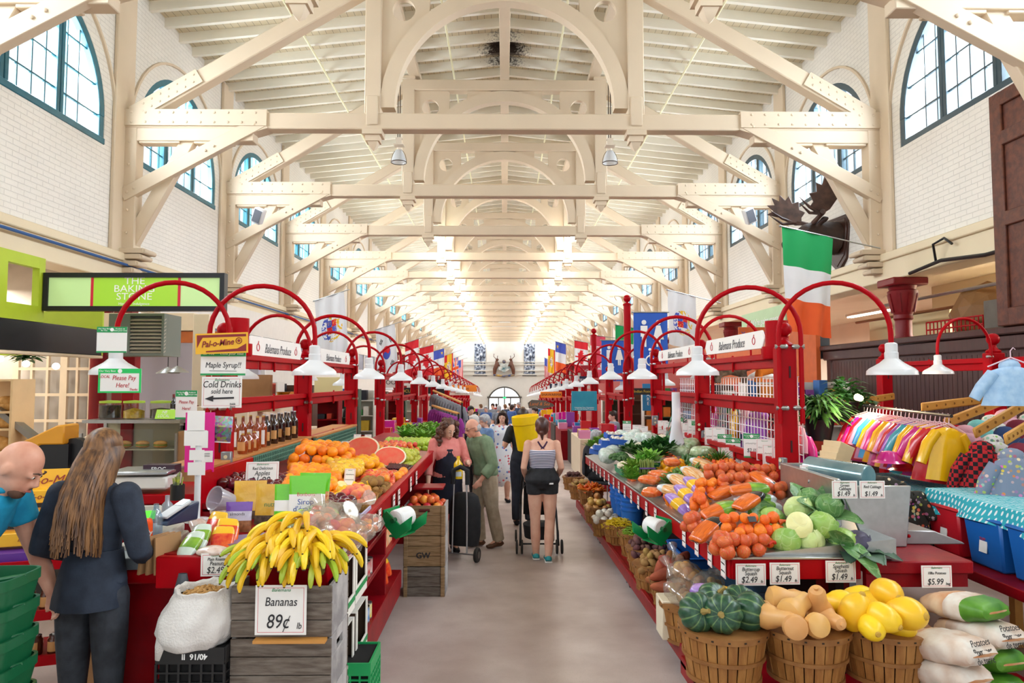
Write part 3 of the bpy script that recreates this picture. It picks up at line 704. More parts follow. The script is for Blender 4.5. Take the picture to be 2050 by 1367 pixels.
human('white-haired woman with glasses half hidden behind the blue tee shirt woman',(p7.x-.22,p7.y+.55,fz(p7.y+.5)),rad(-60),1.58,1.,{},fem=1,clothes=(('top','white_top',WSK,.018,.9,2,99),('legs','trousers',BLACKC,.012,2,7),('blob','hair',M('white_hair','#d6d2cc',.5),cap_hair(1.06)),('mesh','glasses',M('glasses_frame','#2a2a2c',.3),glasses)),shoes=(BLACKC,),voxel=.012)
p8=PG(1052,1032,0)
human('man in dark clothes carrying a yellow bucket on his shoulder',(.28,10.3,fz(10.3)),pi,1.72,1.02,dict(arms=[((-.185,.01,1.385),(-.3,-.05,1.2),(-.2,.02,1.3)),((.18,.01,1.385),(.28,.03,1.15),(.24,-.06,1.3))]),clothes=(('top','tee_shirt',BLACKC,.016,.9,2,99),('legs','trousers',clothm('dark_trousers','#1c2430','#151b26'),.018,2,8),('blob','hair',DARKH,cap_hair(1.04))),shoes=(BLACKC,),voxel=.012)
YB2=M('yellow_bucket_plastic','#f6cf0e',.35,col2='#ecc20a',vs=5)
bp=PY(1058,900,10.05);r=empty('yellow_bucket',bp,(rad(4),rad(-6),0),'large yellow plastic bucket carried on a shoulder','bucket');m=MB();m.lathe([(0,0),(.15,0),(.16,.01),(.19,.4),(.2,.4),(.2,.5),(.185,.5),(.145,.015),(0,.015)],seg=28);m.build('shell',YB2,r);m=MB();m.lathe([(.192,.38),(.2,.385),(.2,.395),(.194,.4)],seg=28);m.build('rim_band',YB2,r)
def bystander(px,py,yaw,H,top,hair,label,legsm=BLACKC,group=None,Y=None,k=1.03,b=1.,fem=0.,pose=None):
 p=PG(px,py,0)if Y is None else Vector((PY(px,py,Y).x,Y,0))
 human(label,(p.x,p.y,fz(p.y)),yaw,H,b,pose or{},clothes=(('top','shirt',top,.018,.9,2,99),('legs','trousers',legsm,.016,2,8),('blob','hair',hair,cap_hair(k))),group=group,voxel=.02,fem=fem,shoes=(BLACKC,),detail=True)
NAVYT=clothm('navy_jumper','#3a4a66','#2c3a54');GRYT=clothm('grey_shirt','#8c929c','#7a808a');BLUT=clothm('blue_shirt','#4a6aa8','#3c5a94');REDT=clothm('red_shirt','#b83a34','#a02e2c');WHT=clothm('white_shirt','#e2e0dc','#d0cdc8')
bystander(945,0,rad(20),1.72,NAVYT,M('black_hair','#15120f',.5),'young man with black hair in a navy jumper by the clothes rack',Y=17.5)
bystander(1222,0,rad(-80),1.62,GRYT,DARKH,'person in a grey shirt standing behind the far red posts',Y=15.5)
bystander(1000,0,rad(180),1.7,GRYT,GREYH,'person in a grey shirt walking away in mid aisle',Y=24)
for i,(px,Y,H,tp,hr)in enumerate(((975,27,1.65,BLUT,GREYH),(988,30,1.75,GRYT,DARKH),(1012,34,1.7,NAVYT,BROWNH),(1025,26,1.72,BLUT,DARKH),(1038,31,1.8,NAVYT,GREYH),(1046,22,1.66,NAVYT,BROWNH),(1060,38,1.7,WHT,DARKH),(995,44,1.7,REDT,DARKH),(1020,50,1.72,WHT,DARKH),(1030,42,1.7,BLUT,BROWNH),(965,36,1.7,GRYT,BROWNH),(1070,19,1.68,WHT,DARKH))):
 bystander(px,0,uni(0,6.28),H,tp,hr,'shopper in the distant crowd down the aisle',None and BLACKC or BLACKC,'distant shoppers',Y=Y)
sp_=[(0,.05,.5),(0,.08,.58),(0,.1,.74),(0,.06,.94),(0,.02,1.06)]
human('seated man with grey hair in a dark jacket beyond the vegetable counter',(1.62,12.3,fz(12.3)),rad(60),1.7,1.05,dict(spine=sp_,head=(0,-.04,1.2),arms=[((-.18,.02,1.03),(-.24,-.05,.76),(-.14,-.26,.7)),((.18,.02,1.03),(.24,-.05,.76),(.14,-.26,.7))],legs=[((-.1,0,.52),(-.12,-.42,.52),(-.12,-.4,.1),(-.12,-.54,.04)),((.1,0,.52),(.12,-.42,.52),(.12,-.4,.1),(.12,-.54,.04))]),skin=SK2,clothes=(('top','jacket',clothm('dark_blazer','#24262e','#1a1c24'),.03,1.85,2,99),('legs','trousers',BLACKC,.014,2,8),('blob','hair',GREYH,cap_hair(1.04))),shoes=(BLACKC,),voxel=.012)
r=empty('chair',(1.62,12.25,fz(12.3)),(0,0,rad(60)),'black chair with a curved metal back under the seated man','chair');m=MB();m.box((0,-.12,.42),(.44,.44,.05));m.build('seat',BLACKC,r,bevel=.02);m=MB();m.grid(lambda u,v:(.24*sin((u-.5)*2.2),.14-.05*cos((u-.5)*2.2),.52+.4*v),10,6);m.build('backrest',BLACKC,r,solid=0)
for sx in(-1,1):
 for sy in(-.3,.1):m=MB();m.tube([(sx*.2,sy,0),(sx*.19,sy,.42)],.013,8);m.build('leg',M('chrome_tube','#c8cacc',.2,.9),r)
ob=PY(917,938,8.08);r=empty('oil_bottle',(ob.x,ob.y,ob.z-.12),(rad(-6),0,0),'yellow cooking oil bottle held between two people','bottle');m=MB();m.lathe([(0,0),(.05,0),(.055,.01),(.055,.09),(.048,.11),(.055,.14),(.05,.18),(.02,.22),(.018,.24)],seg=16);m.build('bottle',M('oil_plastic','#e8b80c',.12,col2='#f2cc2a',vs=6,coat=.5),r);m=MB();m.lathe([(.02,.24),(.02,.265),(0,.265)],seg=12);m.build('cap',M('oil_cap','#f2c410',.4),r);m=MB();m.lathe([(.0555,.03),(.0555,.085)],seg=12,a0=-2.4,a1=-.7,cap=False);m.build('label',M('oil_label','#d8e0e4',.5),r)
BLKF=clothm('black_nylon','#131417','#1d1e22');GALU=M('aluminium','#b8babd',.3,.9);TYRE=M('rubber','#2c2a28',.7)
p=PG(930,1118,0);r=empty('shopping_trolley',(p.x+.0,p.y,fz(p.y)),(0,0,rad(-18)),'black two-wheeled shopping trolley standing in the aisle','trolley')
m=MB();loft(m,[((0,0,.16),.17,.12),((0,.01,.3),.19,.14),((0,.02,.6),.19,.14),((0,.02,.72),.16,.11),((0,.02,.76),.1,.06)],20,wob=.03);m.build('bag',BLKF,r,smooth=60)
for s_ in(-1,1):m=MB();m.tube([(s_*.09,-.16,.1),(s_*.085,-.15,.6),(s_*.075,-.14,1.0)],.011,8);m.build('tube',GALU,r);m=MB();m.tube([(s_*.2-.02,-.12,.085),(s_*.2+.02,-.12,.085)],.085,20);wo=m.build('wheel',TYRE,r,bevel=.008);m=MB();m.tube([(s_*.2-.024,-.12,.085),(s_*.2+.024,-.12,.085)],.04,14);m.build('hub',M('hub_grey','#5a564f',.5),wo)
m=MB();m.tube([(-.09,-.145,.88),(-.085,-.14,1.04),(0,-.14,1.08),(.085,-.14,1.04),(.09,-.145,.88)],.028,10);m.build('handle',BLKF,r);m=MB();m.tube([(-.2,-.12,.085),(.2,-.12,.085)],.009,6);m.build('axle',GALU,r)
r=empty('stroller',(p3.x-.02,p3.y+.42,fz(p3.y)),(0,0,0),'black baby stroller pushed down the aisle','stroller')
for s_ in(-1,1):
 m=MB();m.tube([(s_*.21,.55,.1),(s_*.22,.25,.5),(s_*.21,-.1,.86),(s_*.2,-.22,.98)],.014,8);m.build('side_tube',BLACKC,r);m=MB();m.tube([(s_*.23,-.12,.1),(s_*.22,.12,.45),(s_*.21,.3,.62)],.013,8);m.build('rear_tube',BLACKC,r)
 for y,R_ in((-.12,.085),(.52,.075)):
  for e in(-.03,.03):m=MB();m.tube([(s_*.24+e-.012,y,R_),(s_*.24+e+.012,y,R_)],R_,20);wo=m.build('wheel',TYRE,r,bevel=.006);m=MB();m.tube([(s_*.24+e-.014,y,R_),(s_*.24+e+.014,y,R_)],R_*.5,14);m.build('hub',M('hub_grey','#5a564f',.5),wo)
m=MB();m.tube([(-.2,-.22,.98),(-.15,-.26,1.0),(.15,-.26,1.0),(.2,-.22,.98)],.017,8);m.build('handle',BLACKC,r)
m=MB();m.grid(lambda u,v:(.18*(2*u-1),.3-.32*v+.06*(2*u-1)**2,.38+.48*v),8,8);m.build('seat_back',BLKF,r);m=MB();loft(m,[((0,.18,.14),.17,.2),((0,.18,.3),.19,.22)],16);m.build('basket',BLKF,r);m=MB();m.tube([(-.22,-.12,.12),(.22,-.12,.12)],.01,6);m.build('axle',BLACKC,r)
m=MB();m.grid(lambda u,v:(.2*cos(pi*u),.15+.25*v-.1,.7+.25*sin(pi*u)*(.6+.4*v)),14,8);m.build('canopy',BLKF,r)
RED=M('red_gloss_paint','#ac0010',.4,var=.12,vs=4,bump=.06,bs=60,spec=.14)
REDW=M('red_worn_paint','#960413',.42,col2='#800614',vs=7,bump=.12,bs=45,spec=.22)
ENAMEL=M('white_enamel','#dcdee0',.3,coat=.2)
GREYMET=M('grey_box_metal','#8d9499',.45,.6)
STEEL=M('brushed_steel','#b9bcbc',.35,.9,var=.1,vs=20)
BLACKP=M('black_plastic','#17181a',.4)
WHITEP=M('white_paper','#f4f2ee',.6,var=.02)
BULB=M('lit_bulb','#fff3da',.3,emit=6)
def post(parent,X,Y,z0,z1,w=.15):
 m=MB();m.b2(X-w/2,X+w/2,Y-w/2,Y+w/2,z0,z1);p=m.build('post',RED,parent,bevel=.01)
 m=MB();m.lathe([(w*.45,0),(w*.5,.015),(w*.42,.03),(w*.3,.04),(w*.2,.07),(w*.22,.085)],(X,Y,z1),12)
 m.ball((X,Y,z1+.085+w*.4),w*.43,14,10);m.build('finial',RED,p)
 [MB().box((X+.01,Y-w/2,z1-dz),(.014,.012,.1)).build('slot',M('slot_dark','#3a0a0e',.7),p)for dz in(.22,.85)]
 return p
def rail(parent,X,y0,y1,z,h=.13,t=.04,ledge=True,name='rail'):
 m=MB();m.b2(X-t/2,X+t/2,y0,y1,z-h/2,z+h/2)
 if ledge:m.beam((X-.03 if X>0 else X+.03,y0,z+h*.32),(X-.03 if X>0 else X+.03,y1,z+h*.32),.05,.055)
 for y in(y0+(y1-y0)*.5,):m.box((X+(-.035 if X>0 else .035),y,z),(.02,.03,h*1.3))
 return m.build(name,RED,parent,bevel=.006)
def frame(side,ys,label,far=False,dz=0,X=None,group=None,rails=((2.0,.13),(1.6,.14),(1.08,.12))):
 X=X or side*2.42
 r=empty('market_stall',(0,0,dz),label=label,cat='stall frame',group=group)
 for y in ys:post(r,X,y,fz(y)-dz+.02,2.12)
 for a,b in zip(ys,ys[1:]):
  for z,h in rails:rail(r,X,a+.075,b-.075,z,h)
 return r
frame(1,(5.87,8.35,10.87),'red timber stall frame behind the vegetable counter with ball-topped posts')
frame(-1,(5.92,8.3,10.87),'red timber stall frame behind the fruit counter with ball-topped posts')
def gooseneck(R=.43,drop=.08,s=1.):
 """pipe rises on the post (origin), arcs out along +X and ends in a white shade"""
 r=empty('gooseneck_lamp')
 pts=[(0,0,-.75),(0,0,-.3),(0,0,0)]+[(R-R*cos(pi*i/18),0,R*sin(pi*i/18))for i in range(1,19)]+[(2*R,0,-drop)]
 m=MB();m.tube(pts,.021,10);m.build('arm',RED,r)
 for z in(-.1,-.62):m=MB();m.tube([(-.03,0,z),(.05,0,z)],.02,8);m.ball((.055,0,z),.022,8,6);m.build('clamp',STEEL,r)
 z=-drop
 m=MB();m.lathe([(.0,z+.005),(.035,z),(.047,z-.01),(.047,z-.075),(.052,z-.08),(.052,z-.13),(.062,z-.138),(.088,z-.162),(.13,z-.188),(.165,z-.208),(.186,z-.23),(.19,z-.262),(.185,z-.262),(.175,z-.232),(.12,z-.195),(.05,z-.16)],(2*R,0,0),28)
 m.build('shade',ENAMEL,r)
 m=MB();m.ball((2*R,0,z-.2),.033,10,8);m.build('bulb',BULB,r)
 return r
gl0=gooseneck();first_lamp=[True]
def lamp(X,Y,Z,ang,label,group=None,scale=1.):
 o=gl0 if first_lamp[0]else copy_tree(gl0)
 first_lamp[0]=False
 o.location=(X,Y,Z);o.rotation_euler=(0,0,ang);o.scale=(scale,)*3
 return tag(o,label,'lamp',group)
Zs=2.215
lamp(2.33,5.77,Zs,rad(-16),'gooseneck lamp with white shade hanging in front of the dark panelled shop wall')
lamp(2.52,5.77,Zs,rad(180-24),'gooseneck lamp with white shade beside the nearest right produce sign')
lamp(2.33,8.25,Zs-.03,rad(8),'gooseneck lamp arching behind the red can on the right stall')
lamp(2.52,8.25,Zs-.03,rad(180-24),'gooseneck lamp in front of the larger blue restroom banner')
lamp(2.33,10.8,Zs-.03,rad(10),'gooseneck lamp on the third right post, arching outward')
lamp(2.52,10.8,Zs-.03,rad(180-24),'gooseneck lamp in front of the smaller blue restroom banner')
lamp(-2.33,5.8,Zs,rad(180+14),'gooseneck lamp with white shade over the two cashiers on the left')
lamp(-2.50,5.8,Zs,rad(14),'gooseneck lamp with white shade beside the yellow chocolate sign')
lamp(-2.33,8.22,Zs-.03,rad(172),'gooseneck lamp arching behind the nearest left produce sign')
lamp(-2.50,8.22,Zs-.03,rad(14),'gooseneck lamp in front of the white flag with blue and yellow crest')
lamp(-2.33,10.8,Zs-.05,rad(170),'gooseneck lamp on the third left post, arching outward')
lamp(-2.50,10.8,Zs-.05,rad(14),'gooseneck lamp in front of the white taegeuk flag')
k=0
for side in(-1,1):
 for j in range(14):
  y=13.4+2.52*j;dz=-.031*(y-10.87)-.02
  sd='left' if side<0 else 'right'
  g='stall frames further down the %s side'%sd
  tall=side>0 and j in(0,2)
  r=empty('market_stall',(0,0,dz),label='distant red stall frame down the %s side of the hall'%sd if not tall else('tall red pole stall frame carrying the %s blue restroom banner'%('larger' if j==0 else 'smaller')),cat='stall frame',group=None if tall else g)
  p=post(r,side*2.42,y,fz(y)-dz+.02,2.12)
  if tall:
   zt=3.3-dz if j==0 else 3.02-dz
   m=MB();m.tube([(side*2.42,y,2.1),(side*2.42,y,zt)],.07,10);m.lathe([(.08,0),(.085,.03),(.03,.06),(.03,.08)],(side*2.42,y,zt),10);m.ball((side*2.42,y,zt+.14),.075,10,8);m.build('pole',RED,r)
  for z,h in((2.0,.13),(1.58,.13)):rail(r,side*2.42,y+.07,y+2.45,z,h)
  lamp(side*2.5,y-.1,Zs+dz-.02,rad(180-20)if side>0 else rad(16),'gooseneck lamp further down the %s row of stalls'%sd,'distant gooseneck lamps over the %s aisle edge'%sd)
  if j%2==0:lamp(side*2.33,y-.1,Zs+dz-.05,rad(10)if side>0 else rad(170),'gooseneck lamp arching outward further down the %s row'%sd,'distant outward gooseneck lamps on the %s'%sd)
def counter_left():
 r=empty('produce_counter',(0,0,0),label='long red fruit counter with canned goods shelves under it',cat='counter')
 m=MB()
 m.prism([(-.9,.93),(-2.3,1.0),(-2.3,.96),(-.9,.89)],4.0,Matrix.Translation((0,6.75,0)))
 m.prism([(-.9,.93),(-1.7,.97),(-1.7,.93),(-.9,.89)],1.28,Matrix.Translation((0,4.11,0)));m.build('tray',REDW,r,bevel=.004)
 m=MB();m.b2(-.9,-.87,3.45,8.7,.83,.965);m.b2(-.92,-.86,3.45,8.7,.955,.975);m.build('fascia',RED,r,bevel=.006)
 m=MB();m.b2(-1.7,-.87,3.42,3.46,.81,.965);m.b2(-1.71,-1.68,3.42,4.7,.81,.965);m.build('end_fascia',RED,r,bevel=.006)
 for z,nm in((.72,'shelf'),(.47,'shelf'),(.16,'shelf')):
  m=MB();m.b2(-1.4,-.9 if z>.6 else-.92,3.75,6.15,z-.035,z);m.build(nm,REDW,r,bevel=.005)
 m=MB();m.b2(-.95,-.91,3.3,6.15,.01,.16);m.b2(-.96,-.92,3.3,6.15,-.06,.02);m.build('plinth',REDW,r,bevel=.005)
 for y in(4.42,5.45):m=MB();m.b2(-1.35,-.93,y-.02,y+.02,.0,.72);m.build('upright',REDW,r,bevel=.004)
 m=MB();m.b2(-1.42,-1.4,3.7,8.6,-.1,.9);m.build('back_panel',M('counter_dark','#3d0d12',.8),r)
 m=MB();m.b2(-2.3,-1.75,4.75,8.6,fz(6),.93);m.build('carcass',REDW,r)
 m=MB();m.b2(-.9,-.6,6.75,7.05,.76,.78);m.build('flap_shelf',REDW,r,bevel=.003)
 return r
counter_left()
GREENLAT=M('green_lattice_paint','#5f8f78',.55,var=.1)
m=MB();m.b2(-2.33,-2.3,5.4,8.2,.96,1.15);m.b2(-2.33,-2.3,8.4,10.7,.94,1.13)
gb=m.build('backboard',GREENLAT);tag(gb,'green slotted backboard under the syrup bottle shelf','backboard')
m=MB()
for y0,y1,z0,z1 in((5.42,8.18,.98,1.13),(8.42,10.68,.96,1.11)):
 y=y0
 while y<y1-.05:
  for z in(z0+.02,z0+.065,z0+.11):m.beam((-2.296,y,z),(-2.296,y+.018,z+.03),.006,.008)
  y+=.05
m.build('slots',M('lattice_gap','#3c5f52',.8),gb,smooth=0)
PINE=M('pine_shelf','#c98a4a',.5,col2='#b37437',vs=8,stretch=(12,1,12))
m=MB();m.b2(-2.68,-2.29,5.4,8.2,1.14,1.165);tag(m.build('bottle_shelf',PINE,bevel=.004),'narrow pine shelf carrying the syrup bottles','shelf')
m=MB();m.b2(-2.68,-2.29,8.42,10.7,1.12,1.145);tag(m.build('bottle_shelf',PINE,bevel=.004),'narrow pine shelf with packets behind the melons','shelf')
def lipz(y):return .9-.0267*y
def counter_right():
 r=empty('produce_counter',(0,0,0),label='long red vegetable counter with a steel lip',cat='counter')
 m=MB();n=12
 a0,a1=4.08,11.2
 ia=[m.vert(p)for p in((1.35,a0,lipz(a0)),(2.32,a0,lipz(a0)+.1),(2.32,a1,lipz(a1)+.22),(1.35,a1,lipz(a1)))]
 ib=[m.vert(p)for p in((1.35,a0,lipz(a0)-.03),(2.32,a0,lipz(a0)-.03),(2.32,a1,lipz(a1)+.1),(1.35,a1,lipz(a1)-.03))]
 m.face(ia);m.face(ib[::-1])
 for i in range(4):m.face((ia[i],ia[(i+1)%4],ib[(i+1)%4],ib[i]))
 m.build('tray',STEEL,r,smooth=0)
 m=MB();m.beam((1.335,a0-.02,lipz(a0)-.065),(1.335,a1,lipz(a1)-.065),.03,.12);m.beam((1.33,a0-.02,lipz(a0)-.065),(2.09,a0-.02,lipz(a0)-.065),.03,.12);m.build('fascia',RED,r,bevel=.005)
 m=MB();m.beam((1.335,a0-.03,lipz(a0)),(1.335,a1,lipz(a1)),.04,.016);m.beam((1.32,a0-.025,lipz(a0)),(2.1,a0-.025,lipz(a0)),.045,.016);m.build('steel_lip',STEEL,r,bevel=.004)
 m=MB();m.beam((2.33,a0+1.2,.93),(2.33,a1,.88),.05,.12);m.beam((2.3,a0+1.2,.86),(2.3,a1,.8),.06,.1);m.build('back_board',RED,r,bevel=.006)
 m=MB();m.b2(2.0,2.05,a0+.1,11,fz(7),.72);m.build('skirt',M('under_counter_shade','#241416',.9),r)  # near-black sheet standing in for the shade under the counter
 for y in(4.3,6.4,8.6,10.8):
  m=MB();m.b2(1.95,2.0,y-.03,y+.03,fz(y),.7);m.build('leg',REDW,r)
 return r
counter_right()
def deck_right():
 for(y0,y1,x0,x1,lab,n)in((4.48,11.3,1.17,1.95,'long low red dolly on casters under the bushel baskets',4),(3.32,4.44,1.12,2.62,'front red dolly carrying the squash baskets',2)):
  r=empty('basket_dolly',(0,0,0),label=lab,cat='dolly')
  z0,z1=fz(y0),fz(y1)
  m=MB();m.beam(((x0+x1)/2,y0,z0+.185),((x0+x1)/2,y1,z1+.185),x1-x0,.03);m.build('deck',REDW,r,bevel=.004)
  m=MB();m.beam((x0+.02,y0,z0+.165),(x0+.02,y1,z1+.165),.04,.11)
  m.beam((x0,y0+.02,z0+.165),(x1,y0+.02,z0+.165),.04,.11);m.build('side_rail',REDW,r,bevel=.005)
  for i in range(n):
   y=y0+.25+(y1-y0-.5)*i/(n-1)
   m=MB();m.tube([(x0+.06,y,fz(y)+.055),(x0+.1,y,fz(y)+.055)],.05,14);m.build('caster',BLACKP,r)
   m=MB();m.box((x0+.08,y,fz(y)+.1),(.07,.05,.03));m.beam((x0+.05,y,fz(y)+.05),(x0+.05,y,fz(y)+.11),.008,.04);m.build('caster_fork',GREYMET,r)
deck_right()
r=empty('side_table',(0,0,0),label='red painted side table under the steel scale',cat='table')
m=MB();m.b2(2.11,2.74,4.02,5.6,.70,.775);m.build('top',REDW,r,bevel=.008)
m=MB();m.b2(2.12,2.72,4.05,4.09,.62,.7);m.build('apron',REDW,r)
for x,y in((2.2,4.5),(2.65,5.5)):m=MB();m.b2(x-.03,x+.03,y-.03,y+.03,fz(y),.7);m.build('leg',REDW,r)
SIGNW=M('sign_white','#f3f1ec',.45)
INK=M('ink_black','#26262b',.6);INKG=M('ink_grey','#55565c',.6);INKR=M('ink_red','#c4313b',.6);INKB=M('ink_blue','#2a4fa0',.6);INKGR=M('ink_green','#2f8a55',.6);INKW=M('ink_white','#fbfbf8',.6)
def board_sign(body,X,y0,y1,z,h,side,label,size=.14):
 r=empty('hanging_sign',(X,(y0+y1)/2,z),(0,0,pi/2 if side<0 else-pi/2),label=label,cat='sign')
 L=y1-y0
 m=MB();k=.06
 m.prism([(-L/2+k,-h/2),(L/2-k,-h/2),(L/2,0),(L/2-k,h/2),(-L/2+k,h/2),(-L/2,0)],.02);m.build('board',SIGNW,r,bevel=.004)
 text(body,size*.88,INKG,r,(0,-.0125,-.01),shear=.4,wide=.82,space=1.02)
 for s in(-1,1):
  q=MB();c=s*(L*.36);pts=[(c+.036*cos(a*pi/6),-.0125,.034*sin(a*pi/6)-.005)for a in range(12)]
  q.tube(pts,.004,6,closed=True);q.tube([(c,-.0125,.03),(c+.01,-.0125,.055)],.004,6);q.build('apple_outline',INKR,r)
  q=MB();q.tube([(s*L*.3,0,-h/2-.12),(s*L*.3,0,-h/2)],.01,6);q.build('bracket',RED,r)
board_sign('Balemans Produce',2.40,6.25,8.1,2.21,.17,1,'white hanging produce sign nearest on the right stall',.15)
board_sign('Balemans Produce',2.40,8.5,10.6,2.2,.16,1,'white hanging produce sign second along the right stall',.15)
board_sign('Balemans Produce',-2.38,6.35,8.0,2.15,.2,-1,'white hanging produce sign behind the yellow chocolate sign',.15)
board_sign('Balemans Produce',-2.38,8.5,10.5,2.14,.2,-1,'white hanging produce sign below the crest flag',.15)
def can_at(p,lab):
 r=empty('red_can',p,label=lab,cat='can')
 m=MB();m.lathe([(.0,.1),(.1,.1),(.1,.34),(.095,.34),(.095,.11)],(0,0,0),24);m.build('body',RED,r)
 m=MB();m.lathe([(.0,0),(.125,0),(.13,.01),(.13,.11),(.1,.11)],(0,0,0),24);m.tube([(0,0,0),(0,0,-.22)],.012,8);m.build('base_ring',RED,r)
can_at((2.44,6.08,2.02),'red metal can on a rod above the right stall rail')
can_at((-2.42,6.2,2.05),'red metal can behind the yellow chocolate sign')
def outlet(loc,rot,label,w=.07,mat=None,plug=False):
 r=empty('outlet_box',loc,rot,label=label,cat='outlet')
 m=MB();m.box((0,0,0),(w,.05,w*1.7));m.build('box',mat or GREYMET,r,bevel=.006)
 for s in(-1,1):
  m=MB();m.tube([(0,-.024,s*.03),(0,-.029,s*.03)],.016,12);m.build('socket',M('socket_cream','#d9d2ae',.5),r)
 if plug:
  m=MB();m.box((0,-.045,-.03),(.03,.05,.03));m.tube([(0,-.06,-.03),(-.03,-.08,-.12),(-.05,-.05,-.4)],.006,6);m.build('plug',BLACKP,r)
outlet((2.44,5.74,.99),0,'grey outlet box low on the nearest right post',plug=True)
outlet((2.34,5.76,1.13),pi/2*-1+.3,'grey switch box on the inner side of the nearest right post',.06)
outlet((2.4,8.22,1.17),0,'grey outlet box on the second right post')
outlet((-2.33,5.8,1.16),0,'grey outlet box with black plug on the left post',.085,plug=True)
outlet((2.36,10.74,1.2),0,'grey switch box on the third right post',.09)
outlet((2.33,8.22,1.27),0,'small red switch box on the second right post',.06,RED)
HOLD=M('green_holder','#0f8a4b',.35)
def roll(loc,rot,lab):
 r=empty('bag_roll_holder',loc,rot,label=lab,cat='bag dispenser')
 m=MB()
 for s in(-1,1):m.prism([(-.12,0),(.02,-.13),(.14,-.05),(.15,.04),(.05,-.03),(-.06,.06)],.012,Matrix.Translation((0,s*.1,0)))
 m.b2(-.04,.05,-.1,.1,-.12,-.108);m.box((-.09,0,.02),(.012,.2,.09));m.build('bracket',HOLD,r)
 m=MB();m.tube([(0,-.085,.0),(0,.085,0)],.07,24);m.build('bag_roll',M('bag_roll_white','#eceeee',.4,bump=.1,bs=60),r,bevel=.008)
 m=MB();m.tube([(0,-.125,0),(0,.125,0)],.018,12);m.build('spindle',M('holder_dark','#0a5b33',.4),r)
 return r
roll((-.74,5.0,.84),rad(-25),'green holder with white bag roll on the fruit counter edge')
roll((1.2,5.5,.665),rad(205),'green holder with white bag roll on the vegetable counter edge')
LAMPGLASS=glassy('lamp_prism_glass','#f2f4f6',.12,.1,.35)
CHAIN=M('chain_iron','#4a3b32',.5,.6)
LIT=M('lit_lamp_glass','#fff8ea',.3,emit=9)
LITG=M('lit_lamp_glass_green','#d9ffe2',.3,emit=7)
LITF=M('lit_tube','#fff6dc',.3,emit=7)
def bay_lamp(lit,z=0):
 r=empty('hall_pendant_lamp')
 m=MB();m.lathe([(.03,.32),(.08,.3),(.13,.2),(.175,.05),(.185,0),(.18,0),(.168,.05),(.12,.19),(.07,.28)],(0,0,0),24);m.build('bell',{0:LAMPGLASS,1:LIT,2:LITG}[lit],r)
 m=MB();pts=[(.187*cos(a*pi/12),.187*sin(a*pi/12),0)for a in range(24)];m.tube(pts,.01,6,closed=True)
 m.tube([(-.187,0,0)]+[(-.187*cos(pi*a/10),0,.33*sin(pi*a/10))for a in range(1,10)]+[(.187,0,0)],.006,5);m.build('cage',CHAIN,r)
 m=MB();m.lathe([(.0,.3),(.05,.3),(.05,.36),(.0,.36)],(0,0,0),12);m.box((0,0,.42),(.24,.24,.02));m.box((0,0,.5),(.13,.13,.14));m.box((0,0,.59),(.16,.1,.04));m.build('ballast',M('ballast_cream','#d9cbb8',.5),r)
 m=MB();m.tube([(-.03,0,.42),(-.03,0,2.6)],.012,5);m.tube([(.02,0,.6),(.02,0,2.6)],.012,5);m.build('chain',CHAIN,r)
 return r
p0=bay_lamp(0);p1=bay_lamp(1);pg=bay_lamp(2)
def hang(src,X,Y,z,label,group,first):
 o=src if first else copy_tree(src)
 o.location=(X,Y,z);tag(o,label,'lamp',group);return o
hang(p0,-2.58,16.4,7.13,'unlit hall lamp hanging by a chain left of the first arch',None,True)
hang(p0,2.58,16.4,7.13,'unlit hall lamp hanging by a chain right of the first arch',None,False)
f1=True
for j in range(1,16):
 for s in(-1,1):
  Y=16.4+9.14*j*.5+(0 if j>1 else 4.0);z=7.1
  if s<0 and j==1:hang(pg,s*2.55,Y,z,'lit hall lamp with a greenish glow on the left',None,True)
  else:
   hang(p1,s*2.55,Y,z,'lit hall lamp hanging on the right under the third truss' if j==1 else 'lit hall lamp hanging further down the %s side'%('left' if s<0 else 'right'),None if j==1 else 'distant lit hall lamps on the %s'%('left' if s<0 else 'right'),f1);f1=False
  l=bpy.data.lights.new('hall_lamp_light','POINT');l.energy=22;l.shadow_soft_size=.2;l.color=(1,.97,.92)
  lo=bpy.data.objects.new('hall_lamp_light',l);COL.objects.link(lo);lo.location=(s*2.55,Y,z-.25)
def fluoro():
 r=empty('fluorescent_fitting')
 m=MB();m.box((0,0,.05),(.18,2.4,.07));m.build('housing',ENAMEL,r,bevel=.01)
 for s in(-.045,.045):m=MB();m.tube([(s,-1.15,0),(s,1.15,0)],.018,8);m.build('tube',LITF,r)
 return r
f0=fluoro();first=True
for s in(-1,1):
 for i in range(12):
  o=f0 if first else copy_tree(f0);first=False
  sd='left' if s<0 else 'right'
  o.location=(s*9.2,6.5+5.2*i,3.5);tag(o,'long fluorescent fitting under the %s side aisle ceiling'%sd,'light','fluorescent fittings of the %s aisle'%sd)
  l=bpy.data.lights.new('aisle_light','AREA');l.shape='RECTANGLE';l.size=.3;l.size_y=2.4;l.energy=100;l.color=(1,.95,.86)
  lo=bpy.data.objects.new('aisle_light',l);COL.objects.link(lo);lo.location=(s*9.2,6.5+5.2*i,3.44)
from mathutils import noise as mn
def lump(r,amp=.0,fr=3.,seg=16,rings=11,off=0.,dimple=0.):
 """noisy ellipsoid mesh builder"""
 m=MB();m.ball((0,0,0),r if hasattr(r,'__len__')else(r,r,r),seg,rings)
 out=[]
 for v in m.v:
  p=Vector(v);n=p.normalized()
  k=1+amp*mn.noise(n*fr+Vector((off,off*2,0)))
  if dimple and abs(n.z)>.75:k*=1-dimple*((abs(n.z)-.75)/.25)**2
  out.append(tuple(p*k))
 m.v=out;return m
